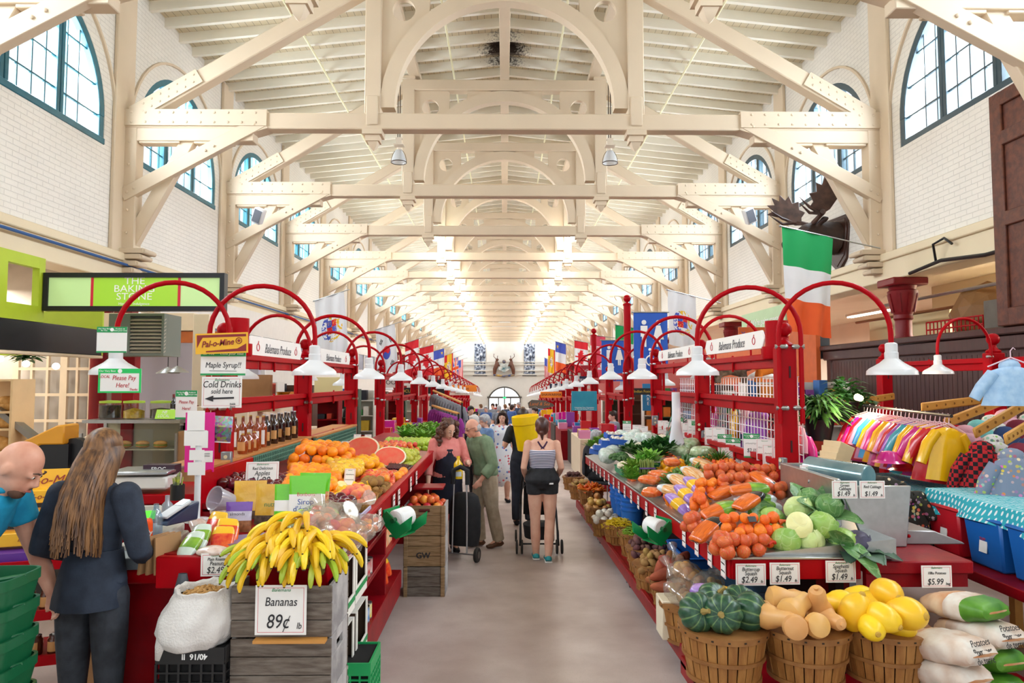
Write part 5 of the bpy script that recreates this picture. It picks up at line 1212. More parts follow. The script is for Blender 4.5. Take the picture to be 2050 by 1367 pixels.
for a in(((1490,1100),.83,'netted_onion',7,'red net bag of onions at the front corner of the vegetable counter',.15,.24),((1445,1098),.84,'netted_onion',5,'net bag of onions hanging at the counter corner',1.2,.16),((1520,1082),.86,'netted_orange',8,'orange net bag of mandarins behind the front onions',.1,.26),((1500,1055),.93,'netted_orange',9,'orange net bag of mandarins with a black tag, beside the leafy cabbage',-.05,.3),((1385,1052),.85,'netted_onion',4,'pair of netted onions hanging over the steel lip',.9,.12),((1400,1010),.93,'netted_orange',10,'bulging net bag of mandarins above the counter lip',1.3,.22),((1425,980),1.0,'netted_orange',9,'net bag of oranges next to the parsnip bags',.4,.26),((1455,948),1.05,'netted_onion',10,'net bag of onions topmost against the red back board',.1,.34),((1510,950),1.03,'netted_onion',9,'net bag of onions against the back board, nearest the post',-.1,.3),((1470,970),1.03,'netted_onion',5,'net bag of onions below the topmost ones',.2,.2),((1550,990),.98,'netted_onion',4,'net bag of onions behind the black carrot bags',.2,.16)):netbag(*a)
def pillow(name,L,W,H,zones,seed=0,wr=.06):
 """plastic bag: cushion with crimped ends; zones = [(v_end, material)] along its length"""
 m=MB();random.seed(seed);o=uni(0,50);N=26;ms=[z[1]for z in zones]
 ids=[]
 for j in range(N+1):
  v=j/N;k=(sin(pi*v)**.32)*.92+.08;row=[]
  for i in range(22):
   a=2*pi*i/22;c,s=cos(a),sin(a)
   p=Vector((math.copysign(abs(c)**.75,c)*W/2*(.55+.45*k),(v-.5)*L,math.copysign(abs(s)**.8,s)*H/2*k))
   n=mn.noise(Vector((p.x*18+o,p.y*18,p.z*18)))+.5*mn.noise(Vector((p.x*45,p.y*45+o,p.z*45)))
   row.append(m.vert(p*(1+wr*n)))
  ids.append(row)
 for j in range(N):
  zi=next(i for i,z in enumerate(zones)if(j+.5)/N<=z[0]);m.use(ms[zi])
  for i in range(22):m.face((ids[j][i],ids[j][(i+1)%22],ids[j+1][(i+1)%22],ids[j+1][i]))
 m.face(ids[0][::-1]);m.face(ids[-1])
 return m.mesh(name,None,smooth=50)
def film(name,col,rough=.18,col2=None,vs=12,st=None):return M(name,col,rough,col2=col2,vs=vs,coat=.5,bump=.15,bs=40,stretch=st)
F_OR=film('film_carrot','#ee7420',col2='#c8561a',vs=9,st=(9,1,9));F_BK=film('film_black','#17161a');F_GR=film('film_lettuce','#8bb83a',col2='#5f9430');F_PU=film('film_purple','#8a5fc0',col2='#b495d8');F_CR=film('film_parsnip','#f0d9b0',col2='#e0943e',vs=9,st=(9,1,9));F_CL=film('film_clear_greens','#c9d8b4',col2='#9db888',vs=25);F_YE=film('film_yellow','#f5c02c');F_WH=film('film_white','#eef0ee',col2='#c9d4dc')
PB={'carrot':pillow('carrot_bag',.3,.17,.09,[(.68,F_OR),(1,F_BK)],1),'lettuce':pillow('lettuce_bag',.28,.15,.1,[(.5,F_OR),(1,F_GR)],2),'parsnip':pillow('parsnip_bag',.3,.15,.09,[(.8,F_CR),(1,F_WH)],3),'purple':pillow('carrot_bag',.26,.12,.08,[(.35,F_PU),(.65,F_YE),(1,F_PU)],4),'greens':pillow('salad_bag',.26,.2,.13,[(1,F_CL)],5,.12),'romaine':pillow('romaine_bag',.3,.13,.1,[(.2,F_WH),(.8,F_GR),(1,F_WH)],6,.1),'clearwhite':pillow('cauliflower_bag',.2,.19,.16,[(1,film('film_white_greens','#dfe8e4',col2='#b9cfc0',vs=30))],8,.12)}
random.seed(11)
def pb(kind,px,z,rot,lab,s=1.,cat='bag',grp=None):
 p=PZ_(*px,z);return inst(PB[kind].name,PB[kind],(p.x,p.y,z),rot,s*(.85 if kind=='carrot' else 1),lab,cat,grp)
for a in(('carrot',(1498,1003),1.0,(.35,0,rad(-62)),'carrot bag with a black end, in front of the lettuce bags'),('carrot',(1530,965),1.05,(-.5,.1,rad(-148)),'carrot bag with a black end, leaning by the red post'),('carrot',(1450,985),1.0,(.3,0,rad(-75)),'carrot bag on top of the mandarins'),('lettuce',(1440,1022),.93,(.3,0,rad(-80)),'green lettuce bag with a white label, beside the mandarins'),('lettuce',(1500,980),1.04,(.1,0,rad(-95)),'bright green lettuce bag topmost by the carrot bags'),('romaine',(1510,1000),.97,(0,0,rad(-85)),'green lettuce bag under the bright green one'),('romaine',(1520,1015),.93,(0,0,rad(-95)),'lowest green lettuce bag above the cardboard box'),('carrot',(1415,1060),.86,(.5,0,rad(-60)),'carrot bag lying at the counter lip'),('parsnip',(1365,965),.95,(.25,0,rad(20)),'parsnip bag beside the radishes'),('parsnip',(1390,950),1.0,(.25,0,rad(15)),'parsnip bag behind the first one'),('parsnip',(1410,930),1.03,(.2,.1,rad(25)),'parsnip bag next to the topmost onions'),('parsnip',(1352,985),.9,(.2,0,rad(40)),'parsnip bag nearest the steel lip'),('purple',(1375,990),.92,(.4,0,rad(20)),'purple and yellow vegetable bag at the counter lip'),('purple',(1360,1010),.86,(.5,0,rad(35)),'purple bag lying at the steel lip below the other one'),('purple',(1392,972),.98,(.35,0,rad(15)),'purple bag tucked beside the mandarins')):pb(*a)
heap('carrot',[(1.4,5.75),(1.75,5.75),(1.7,6.0),(1.4,6.0)],zr,.04,3,'orange carrot bunched near the steel lip','carrots near the lip',.12)
heap('carrot',[(1.95,6.5),(2.25,6.5),(2.25,7.2),(2.0,7.2)],lambda x,y:zr(x,y)+.05,.042,3,'orange carrot in the big heap below the dill','carrots in the big heap',.2)
heap('radish',[(1.42,6.05),(1.9,6.2),(1.95,6.5),(1.45,6.3)],zr,.036,2,'pink radish between the carrots','radishes')
heap('beet',[(1.42,6.4),(1.9,6.55),(1.95,6.95),(1.45,6.8)],zr,.07,1,'brown beet behind the radishes','beets')
heap('yellow_squash',[(1.72,7.35),(2.0,7.35),(2.0,7.8),(1.72,7.8)],lambda x,y:zr(x,y)+.02,.075,2,'yellow squash in the green basket','yellow squashes',.3)
heap('cucumber',[(2.02,7.4),(2.25,7.4),(2.25,8.0),(2.02,8.0)],lambda x,y:zr(x,y)+.02,.055,2,'cucumber behind the yellow squashes','cucumbers',.1)
heap('cluster_tomato',[(2.05,9.0),(2.28,9.0),(2.28,9.5),(2.05,9.5)],zr,.07,2,'red tomato near the back board','tomatoes by the back board')
heap('cluster_tomato',[(1.4,7.6),(1.55,7.6),(1.55,7.9),(1.4,7.9)],zr,.06,1,'small tomato near the steel lip','tomatoes near the lip')
F_CB=pillow('baby_carrot_bag',.2,.16,.09,[(1,film('film_baby_carrot','#f08a4a',col2='#e8601c',vs=30))],9,.1);PB['baby']=F_CB
for i,(px,z)in enumerate((((1300,960),.88),((1318,950),.9),((1305,985),.84),((1345,925),.98))):pb('baby',px,z,(0,0,uni(0,3)),('baby carrot bag beside the asparagus','baby carrot bag topmost of its pile','baby carrot bag nearest the steel lip','baby carrot bag behind the beets')[i])
def bush(n,R,L,W,mat,name,seed,flat_=.6,nu=5,nv=5,ruff=.25,droop=.2):
 random.seed(seed);m=MB()
 for i in range(n):
  a=uni(0,6.28);e=uni(.15,1.4);d=Vector((cos(a)*cos(e),sin(a)*cos(e),sin(e)));b=d*R*uni(.1,.75);b.z*=flat_
  leafsheet(m,b,d,Vector((cos(a),sin(a),droop)),L*uni(.7,1.2),W*uni(.7,1.2),uni(.1,.6)if droop>0 else uni(.7,1.3),ruff,nu,nv)
 return m.mesh(name,mat,smooth=0)
def leafm(name,a,b):return M(name,a,.5,col2=b,vs=25,rand=.3)
GK=leafm('kale_leaf','#3f7a2e','#255a24');GL=leafm('lettuce_leaf','#86b43e','#5f9a30');GD=leafm('dill_leaf','#4b7f1c','#2f6416');GP=leafm('pale_leaf','#b7d07a','#8ab552')
BU={'kale':bush(90,.13,.08,.05,GK,'kale_bunch',1),'lettuce':bush(60,.12,.12,.08,GL,'leafy_lettuce',2),'dill':bush(220,.13,.06,.008,GD,'dill_bunch',3,.7,3,4),'parsley':bush(140,.12,.05,.03,GL,'parsley_bunch',4),'chard':bush(60,.13,.12,.05,leafm('chard_leaf','#6a9a34','#44781f'),'radish_greens',5,.4),'broc':None}
m=MB();random.seed(6)
for i in range(130):
 a,e=uni(0,6.28),uni(0,1.5);d=Vector((cos(a)*cos(e),sin(a)*cos(e),sin(e)*.7));m.ball(d*.075,uni(.012,.02),6,4)
BU['broc']=m.mesh('broccoli_head',leafm('broccoli_floret','#4f7a3c','#3a6434'),smooth=60)
m2=MB();m2.v=list(m.v);m2.f=list(m.f);m2.mi=list(m.mi);BU['cauli']=m2.mesh('cauliflower',M('cauliflower_curd','#f1e6cc',.6,var=.06),smooth=60)
random.seed(12)
def bu(kind,px,z,lab,s=1.,grp=None,cat='greens',rz=None):
 p=PZ_(*px,z);inst(BU[kind].name,BU[kind],(p.x,p.y,z),(uni(-.2,.2),uni(-.2,.2),uni(0,6)),s,lab,cat,grp)
bu('dill',(1440,925),1.02,'feathery dill bunch in front of the red back board',1.15);bu('dill',(1420,932),.98,'feathery dill bunch beside the carrot heap',.9)
for i,(px,z)in enumerate((((1275,912),.93),((1295,905),.97),((1310,898),1.0),((1262,905),.92),((1330,893),1.03),((1285,922),.9),((1345,900),1.0),((1318,912),.95))):bu('kale',px,z,'dark green kale bunch in the middle of the vegetable counter',1.1,'kale bunches')
for i,(px,z)in enumerate((((1270,945),.86),((1285,935),.88),((1300,925),.92),((1265,960),.82))):bu('lettuce',px,z,'bright green leafy bunch beside the asparagus',.9,'leafy bunches')
for i,(px,z)in enumerate((((1195,888),.9),((1205,893),.9),((1185,895),.88),((1210,882),.93))):bu('parsley',px,z,'bright green parsley at the far end of the counter',1.1,'parsley bunches')
for i,(px,z)in enumerate((((1365,962),.9),((1350,970),.88),((1380,955),.92))):bu('chard',px,z,'leafy radish tops between the carrots and parsnips',.8,'radish tops')
for i,(px,z)in enumerate((((1232,918),.85),((1245,915),.87),((1250,922),.85))):bu('broc',px,z,'broccoli head in the green basket',1.,'broccoli heads','broccoli')
for i,(px,z)in enumerate((((1280,897),1.0),((1325,880),1.05),((1250,935),.84))):bu('cauli',px,z,('white cauliflower among the kale','white cauliflower next to the tomatoes','white cauliflower by the steel lip')[i],1.,None,'cauliflower')
for i,(px,z)in enumerate((((1255,880),1.0),((1270,872),1.05),((1240,890),.95),((1285,880),1.03),((1225,905),.9),((1262,888),1.0),((1215,912),.87),((1300,878),1.05),((1245,873),1.03))):pb('clearwhite',px,z,(uni(-.4,.4),uni(-.4,.4),uni(0,6)),'clear bag of pale greens on the far half of the counter',1.1,'bag','clear bags of pale greens')
for i,(px,z)in enumerate((((1370,893),1.03),((1385,888),1.06),((1358,900),1.0),((1408,905),1.02))):pb('greens',px,z,(uni(-.2,.3),0,uni(0,6)),'clear bag of salad leaves against the red back board',1.1,'bag','salad bags')
TRB=M('blue_punnet','#2f64c4',.35)
m=MB();m.b2(-.1,.1,-.065,.065,0,.01)
for a in((-.1,-.094,-.065,.065),(.094,.1,-.065,.065),(-.1,.1,-.065,-.059),(-.1,.1,.059,.065)):m.b2(*a,0,.06)
pme=m.mesh('mushroom_punnet',TRB,smooth=0)
mm=MB()
for i in range(14):mm.ball((uni(-.075,.075),uni(-.045,.045),uni(.045,.07)),(.022,.022,.018),8,5)
mme=mm.mesh('mushrooms',M('mushroom_white','#efe9df',.6,var=.06),smooth=60)
for i,(px,z)in enumerate((((1227,878),1.02),((1218,892),.97),((1205,903),.9),((1238,888),1.),((1197,910),.85))):
 p=PZ_(*px,z);o=inst('mushroom_punnet',pme,(p.x,p.y,z),(uni(-.2,.2),.1,uni(-.6,.6)),1.15,'blue punnet of white mushrooms at the far end of the counter','punnet','mushroom punnets');inst('mushrooms',mme,(0,0,0),parent=o)
ASP=M('asparagus_skin','#8fa84a',.5,col2='#6f7c3e',vs=30,stretch=(4,4,1))
p=PZ_(1297,955,.84);r=empty('asparagus_bundle',(p.x,p.y,.79),(rad(-8),0,0),'asparagus bundle standing upright with a purple band','asparagus')
m=MB()
for i in range(46):
 a,rr=uni(0,6.28),math.sqrt(rnd())*.075;x,y=rr*cos(a),rr*sin(a);h=uni(.2,.24);m.tube([(x,y,0),(x,y,h*.75),(x*1.05,y*1.05,h*.92),(x*1.08,y*1.08,h)],[.007,.006,.008,.002],6)
m.build('spears',ASP,r);m=MB();m.lathe([(.081,.13),(.083,.13),(.083,.145),(.081,.145)],seg=20);m.build('band',M('purple_band','#6a4a94',.4),r)
LEEK=M('leek_leaf','#5d8f6c',.5,col2='#3c6f56',vs=8);m=MB()
for i in range(12):
 b=Vector((uni(-.06,.06),uni(-.05,.05),0));d=Vector((uni(-.1,.35),uni(-.1,.1),1));m.tube([b,b+d*.1,b+d*.3,b+d*.42+Vector((uni(-.05,.05),0,0))],[.012,.014,.018,.004],6,flat=(1,.4))
p=PZ_(1338,880,1.0);o=m.build('leek_bunch',LEEK,loc=(p.x,p.y,.98),rot=(0,.35,0));tag(o,'bunch of leeks standing against the back rail','leeks')
GTR=M('green_plastic_tray','#1f8a5b',.4)
def trayb(x0,x1,y0,y1,z,h,lab,mat=GTR):
 m=MB();m.b2(x0,x1,y0,y1,z,z+.01)
 for a in((x0,x0+.012,y0,y1),(x1-.012,x1,y0,y1),(x0,x1,y0,y0+.012),(x0,x1,y1-.012,y1)):m.b2(*a,z,z+h)
 for a in((x0-.012,x0+.012,y0,y1),(x1-.012,x1+.012,y0,y1),(x0,x1,y0-.012,y0+.012),(x0,x1,y1-.012,y1+.012)):m.b2(*a,z+h-.012,z+h)
 tag(m.build('produce_tray',mat,bevel=.003),lab,'tray')
trayb(1.68,2.3,7.25,8.1,zr(1.9,7.6)-.005,.09,'green plastic tray holding yellow squashes and cucumbers')
trayb(1.38,1.75,8.1,8.6,zr(1.5,8.3),.08,'green plastic tray under the broccoli')
BLUEB=M('blue_bucket','#2a6fc4',.35)
def bucket(x,y,z,lab,n):
 r=empty('bucket_stack',(x,y,z),(0,0,0),lab,'buckets')
 for k in range(n):
  m=MB();z0=k*.055;m.lathe([(.1,z0),(.135,z0+.34),(.145,z0+.34),(.145,z0+.36),(.13,z0+.36),(.095,z0+.02),(0,z0+.02)],seg=20);m.build('bucket',BLUEB,r)
bucket(1.5,8.1,fz(8)+.22,'stack of blue buckets nearest the bag roll under the counter',4);bucket(1.52,8.6,fz(8.6)+.22,'middle stack of blue buckets under the counter',5);bucket(1.54,9.15,fz(9)+.22,'farthest stack of blue buckets under the counter',5)
trayb(1.55,1.95,5.9,6.6,fz(6.2)+.205,.3,'blue plastic bin on the dolly behind the potato baskets',BLUEB);trayb(1.6,1.95,5.0,5.6,fz(5.3)+.205,.26,'slate blue plastic bin behind the sweet potatoes',M('slate_bin','#5d7f9e',.4))
CLEARB=glassy('clear_poly','#f6f4ee',.14,.12,.1)
def potato_bag(p,rot,lab,n=12,s=1.,kind='russet_potato'):
 r=empty('potato_bag',p,rot,lab,'potato bag',scale=s)
 for i in range(n):
  a=uni(0,6.28);rr=math.sqrt(rnd())*.075;inst('potato',FR[kind],(rr*cos(a),rr*sin(a)*1.3,uni(-.03,.05)),(uni(0,6),uni(0,6),0),1.,parent=r)
 m=lump((.12,.16,.09),.16,6,22,14,off=uni(0,9));m.tube([(0,.13,.06),(0,.19,.1),(.01,.25,.13)],[.05,.012,.04],10);m.build('film',CLEARB,r)
BX,BY,BZ=BAGB
potato_bag((BX-.06,BY-.02,BZ+.06),(.3,0,.5),'clear bag of potatoes slumped over the basket edge');potato_bag((BX+.12,BY+.03,BZ+.09),(.2,.2,-.6),'clear bag of potatoes tied at the neck, in the basket');potato_bag((BX+.02,BY+.24,BZ+.12),(.1,0,.2),'clear bag of potatoes behind the tied one',12,1.,'yellow_onion')
m=MB();x,y=PG(1345,1215,.4).xy
m.b2(x-.09,x+.09,y-.1,y+.1,fz(y)+.21,fz(y)+.47);o=m.build('fruit_box',M('pale_veneer','#e8dcc2',.6,var=.08),bevel=.006);tag(o,'pale veneer fruit box with round holes beside the squash basket','box')
m=MB()
for k in range(5):m.tube([(x-.04+.05*(k%2),y-.098,fz(y)+.27+.035*k),(x-.04+.05*(k%2),y-.102,fz(y)+.27+.035*k)],.008,8)
m.build('vent_holes',M('hole_dark','#2a211a',.9),o)
pb('purple',(1440,1190),.62,(.1,0,1.2),'blue and clear potato bag behind the dark green squashes',1.2)
PINKL=M('sign_border_pink','#d9606a',.6)
GRN=M('sign_green','#1f9a55',.45)
def rect_border(m,w,h,e,t,y):
 for x0,x1,z0,z1 in((-w/2+e,w/2-e,h/2-e-t,h/2-e),(-w/2+e,w/2-e,-h/2+e,-h/2+e+t),(-w/2+e,-w/2+e+t,-h/2+e,h/2-e),(w/2-e-t,w/2-e,-h/2+e,h/2-e)):m.b2(x0,x1,y-.0004,y,z0,z1)
def scribble(parent,w,z,n=5,amp=.008,mat=None,x0=0):
 m=MB();k=n*4;pts=[(x0-w/2+w*i/k,-.0025,z+(amp if i%2 else-amp)*uni(.3,1))for i in range(k+1)]
 m.tube(pts,.0014,4);m.build('handwriting',mat or INK,parent)
def sign(lines,w,h,loc,rot,label,style='price',cat='sign',head='Balemans',name='price_sign',group=None,ink=None):
 """lines = [(text, size, x, z)] in the sign's own frame; rot = (tilt back, yaw)"""
 r=empty(name,loc,(rot[0],0,rot[1]),label,cat,group)
 m=MB();m.box((0,0,0),(w,.003,h));m.build('card',WHITEP,r)
 if style=='price':
  m=MB();rect_border(m,w,h,w*.05,.0018,-.0019);m.build('border',PINKL,r)
  if head:text(head,w*.09,INKGR,r,(0,-.0022,h*.40),shear=.3,wide=1.1)
 if style=='green':
  m=MB();m.b2(-w/2,w/2,-.003,-.0016,h*.28,h/2);m.build('header',GRN,r);MB().b2(-w/2,w/2,-.003,-.0016,-h/2,-h/2+h*.06).build('footer_band',GRN,r)
  text('Our Very Best\nfor You',h*.075,INKW,r,(-w*.26,-.0035,h*.39),shear=.2,wide=w/h*.9);text('Produits de\nchoix pour vous',h*.075,INKW,r,(w*.27,-.0035,h*.39),shear=.2,wide=w/h*.9)
  m=MB();m.tube([(0,-.0018,h*.39),(0,-.0034,h*.39)],h*.07,14);m.build('badge',INKW,r)
 for t_,sz,x,z in lines:
  if t_=='~':scribble(r,w*.75,z,sz,h*.04,ink,x)
  else:text(t_,sz,ink or INK,r,(x,-.003,z),shear=.18,wide=.82,space=1.0)
 return r
def ps(name,price,w,h,p,rot,label,unit='lb',style='price'):
 nl=name.split('\n');L=[]
 for i,s_ in enumerate(nl):L.append((s_,min(h*.25,w*1.75/max(5,len(s_))),0,h*(.24 if len(nl)>1 else .16)-i*h*.19))
 L.append((price,h*.4,-w*.06,-h*.24));L.append((unit,h*.18,w*.36,-h*.32))
 return sign(L,w,h,p,rot,label,style)
ps('Bananas','89\u00a2',.235,.225,PY(563,1220,3.22)+Vector((0,-.005,0)),(0,0),'bananas price sign on the wooden crate')
ps('Plain Roasted\nPeanuts','$2.49',.155,.11,PY(435,1130,3.405),(0,rad(4)),'roasted peanuts price sign on the end of the red counter')
FY=4.02
ps('Buttercup\nSquash','$2.49',.175,.125,PY(1503,1150,FY),(0,0),'buttercup squash price sign on the red counter end');ps('Butternut\nSquash','$1.49',.175,.125,PY(1571,1148,FY),(0,0),'butternut squash price sign, middle of the red counter end');ps('Spaghetti\nSquash','$1.49',.175,.125,PY(1683,1144,FY),(0,0),'spaghetti squash price sign on the red counter end')
ps('10lbs Potatoes','$5.99',.175,.125,PY(1875,1154,3.98),(0,0),'potatoes price sign hanging on the red side table','bag')
ps('Red Delicious\nApples','$1.99',.23,.19,PY(525,950,5.1),(rad(-15),rad(12)),'red apples price sign standing by the green backboard')
ps('Green\nCabbage','$1.49',.16,.11,PY(1691,980,4.33),(0,0),'green cabbage price sign on the steel scale','lb');ps('Red Cabbage','$1.49',.16,.11,PY(1746,980,4.33),(0,0),'red cabbage price sign on the steel scale')
ps('10lbs Carrots','$2.49',.125,.19,PY(1621,958,4.9),(rad(-8),rad(-8)),'carrots price sign on a stick beside the outlet box','bag')
for i,(px,Y,lab)in enumerate((((600,918),6.3,'small price card stuck in the oranges, nearest of three'),((625,915),6.6,'small price card stuck in the oranges, middle of three'),((645,925),6.5,'tilted price card lying on the oranges'),((700,955),5.3,'small price card stuck above the pale melons'),((664,900),7.2,'narrow price card behind the large oranges'),((692,895),7.6,'price card in front of the watermelon slices'),((520,988),4.9,'narrow price card hanging below the red apples sign'),((737,880),8.6,'price card beyond the melon slices'),((715,880),8.2,'price card behind the melon slices'))):
 sign([('~',4,0,.02),('~',3,0,-.02)],.085,.13,PY(*px,Y),(rad(-15),uni(-.3,.3)),lab)
GPOS=(((1468,899),7.3,'green','green topped price card fourth from the post','$1.49'),((1451,890),7.6,'green','green topped price card tilted on the right back rail',''),((1505,892),6.6,'green','green topped price card nearest the right post','$2.19'),((1531,900),6.4,'price','price card next to the green topped one','99c'),((1544,912),6.2,'price','price card low on the right back rail','$3.99'),((1563,900),6.05,'price','price card closest to the right post','$4.99'),((1458,915),7.3,'price','narrow price card hanging low behind the onions',''),((1469,915),7.2,'price','second narrow price card hanging low behind the onions',''),((1424,873),8.0,'price','price card by the second right post',''),((1439,873),7.8,'price','second price card by the second right post',''),((1356,853),9.5,'green','green topped price card under the white bag',''),((1365,862),9.2,'price','price card beside the green topped one under the white bag',''),((1376,862),9.0,'price','price card left of the second green one',''),((1388,855),8.8,'price','taller price card left of the second post',''),((1397,862),8.6,'green','green topped price card touching the second right post',''),((1255,855),12.4,'green','green topped price card at the far end of the counter',''),((1327,855),10.3,'price','small price card near the leeks',''),((1338,858),10.0,'price','second small price card near the leeks',''),((1275,862),11.8,'price','white price card right of the far green one',''),((1288,865),11.4,'price','second white price card right of the far green one',''))
for px,Y,st,lab,pr in GPOS:
 L=[('~',4,0,-.0),('~',3,0,-.04)]if not pr else[('~',4,0,.02),(pr,.05,0,-.045)]
 sign(L,.15,.23 if st=='green' else .2,PY(*px,Y),(rad(-6),rad(-14)),lab,st)
def edge_cards(X,ys,zf,side,grp,lab):
 for i,y in enumerate(ys):sign([('~',4,0,.02),('~',3,0,-.025)],.09,.125,(X,y,zf(y)),(0,-side*pi/2),lab[i]if isinstance(lab,list)else lab,group=None if isinstance(lab,list)else grp)
edge_cards(1.312,[4.15,4.42,4.72],lambda y:lipz(y)-.075,1,'',['price card on the vegetable counter edge, nearest the corner','price card on the vegetable counter edge, second from the corner','price card on the vegetable counter edge, third from the corner'])
edge_cards(1.312,[5.05]+[6.0+.38*i for i in range(13)],lambda y:lipz(y)-.085,1,'price cards along the steel lip','price card in the row along the red edge of the vegetable counter')
edge_cards(-.853,[3.72,4.55,4.75,5.35,5.6,6.3,6.7],lambda y:.885,-1,'',['price card nearest the banana crate on the fruit counter edge','price card under the lilac tray','price card under the peach basket','price card beyond the bag roll holder','second price card beyond the bag roll holder','price card under the cherries','price card farthest along the fruit counter edge'])
r=sign([('Maple Syrup!!',.058,0,-.015)],.33,.18,PY(447,727,5.05),(0,0),'maple syrup sign with green borders under the chocolate sign','plain',name='hanging_sign')
m=MB();m.b2(-.165,.165,-.003,-.0016,.05,.09);m.build('header',GRN,r);MB().b2(-.165,.165,-.003,-.0016,-.09,-.075).build('footer_band',GRN,r);text('for You      choix pour vous',.026,INKW,r,(0,-.004,.07),shear=.2)
m=MB();m.tube([(-.1,-.003,-.055),(.1,-.003,-.058)],.0015,4);m.build('underline',INK,r)
r=sign([('Cold Drinks',.068,0,.055),('sold here',.05,0,.005),('Inside\nStore',.022,.08,-.095)],.29,.225,PY(444,785,5.0),(0,0),'cold drinks sign with a black arrow pointing left','price',name='hanging_sign')
m=MB();m.beam((-.06,-.004,-.045),(.09,-.004,-.04),.012,.003,up=(0,1,0));m.prism([(-.12,-.047),(-.06,-.025),(-.06,-.068)],.003,Matrix.Translation((0,-.004,0)));m.build('arrow',INK,r)
YEL=M('chocolate_yellow','#f4b824',.4);MAR=M('chocolate_maroon','#8e1d1c',.4)
def pal(parent,w,h,y=-.004):
 m=MB()
 m.b2(-w/2+w*.03,w/2-w*.03,y-.001,y,h*.3,h*.42);m.prism([(-w*.47,h*.3),(-w*.47,-h*.2),(-w*.41,h*.1),(-w*.36,h*.3)],.001,Matrix.Translation((0,y,0)));m.prism([(w*.47,-h*.05),(w*.47,-h*.42),(-w*.3,-h*.42),(-w*.3,-h*.36),(w*.3,-h*.28)],.001,Matrix.Translation((0,y,0)))
 m.build('border',MAR,parent);text('Pal-o-Mine',h*.42,MAR,parent,(-w*.08,y-.002,-h*.0),(pi/2,rad(-4),0),shear=.35,wide=w/h*.34,bold=.001)
 m=MB();pts=[(w*.33+h*.14*cos(a*pi/8),y-.001,h*.1+h*.14*sin(a*pi/8))for a in range(16)];m.tube(pts,h*.02,5,closed=True);m.tube([(w*.33,y,h*.1),(w*.33,y-.002,h*.1)],h*.07,8);m.build('seal',MAR,parent)
r=empty('chocolate_sign',PY(444,687,5.0),(0,rad(-2),0),'yellow and maroon chocolate bar sign hanging above the maple syrup sign','sign')
m=MB();m.box((0,0,0),(.38,.006,.15));m.build('board',YEL,r);pal(r,.38,.15)
r=sign([('LOCAL',.03,-.11,.03),('Please Pay',.05,.03,.02),('Here!',.05,.02,-.035),('Thanks',.025,.1,-.065)],.31,.18,PY(240,762,5.12),(0,rad(3)),'bright green bordered sign asking customers to pay, under the lamp','plain',name='hanging_sign',ink=INKR)
m=MB();y=-.003
for x0,x1,z0,z1 in((-.155,.155,.055,.09),(-.155,.155,-.09,-.078),(-.155,-.14,-.09,.09),(.14,.155,-.09,.09)):m.b2(x0,x1,y,y+.001,z0,z1)
m.build('border',M('bright_green','#18c860',.4),r);m=MB();m.tube([(0,-.002,.072),(0,-.004,.072)],.016,14);m.build('badge',INKW,r);text('Our Very Best',.02,INKW,r,(-.09,-.004,.072));
sign([],.22,.2,PY(224,680,5.3),(0,rad(6)),'blank white card with green header hung behind the lamp arm','green',name='hanging_sign')
sign([('Please Pay',.035,0,.02),('Here!',.035,0,-.03),('Thanks',.02,.03,-.07)],.17,.22,PY(373,810,5.3),(0,rad(-4)),'green topped pay sign hanging beside the cold drinks sign','green',name='hanging_sign',ink=INKR)
PINKP=M('magenta_board','#e01a8c',.5)
r=empty('notice_board',PY(400,885,4.9),(0,0,rad(3)),'magenta notice board on the post covered with notes','notice board');m=MB();m.box((0,0,0),(.2,.012,.42));m.build('board',PINKP,r)
for i,(x,z,w,h)in enumerate(((-.02,.12,.09,.1),(0,.02,.12,.12),(.03,-.1,.13,.08))):m=MB();m.box((x,-.009,z),(w,.002,h));p_=m.build('note',WHITEP,r);[scribble(p_,w*.7,z+h*(.25-.2*k),5,.004,None,x)for k in range(2)]
for c in bpy.data.objects:
 if c.name.startswith('handwriting')and c.parent and c.parent.name.startswith('note')and not c.parent.name.startswith('notice'):c.location.y=-.01
t=NT('photo_print');v=t.add('ShaderNodeTexVoronoi');v.inputs['Scale'].default_value=60;t.l.new(t.coord(),v.inputs['Vector']);t.color(t.mix(.35,v.outputs['Color'],lin('#d8cfc9')));PHOTO=t.m
t=NT('photo_print_dark');v=t.add('ShaderNodeTexVoronoi');v.inputs['Scale'].default_value=45;t.l.new(t.coord(),v.inputs['Vector']);t.color(t.mix(.7,v.outputs['Color'],lin('#3a1418')));PHOTOD=t.m
r=empty('photo_print',PY(442,848,4.95),(0,rad(3),0),'colourful photo print of beads pinned under the cold drinks sign','photo');m=MB();m.box((0,0,0),(.17,.003,.11));m.build('print',PHOTO,r)
r=empty('photo_print',PY(440,870,4.93),(0,rad(3),0),'dark photo print of candy pinned below the bead photo','photo');m=MB();m.box((0,0,0),(.16,.003,.11));m.build('print',PHOTOD,r);m=MB();m.box((0,-.001,-.052),(.16,.003,.008));m.build('border',WHITEP,r)
def bottle_mesh(prof,mats,k1,k2,seg=16,sx=1.,label=None):
 r=empty('syrup_bottle');m=MB();m.lathe(prof,seg=seg);m.build('glass',mats[0],r)
 m=MB();h=prof[-1][1];m.lathe([(.013,h-.03),(.014,h-.03),(.014,h+.012),(0,h+.012)],seg=12);m.build('cap',mats[1],r)
 if label:m=MB();m.lathe([(label[0],label[1]),(label[0],label[2])],seg=8,cap=False,a0=-2.3,a1=-.9+.1);m.build('label',mats[2],r)
 return r
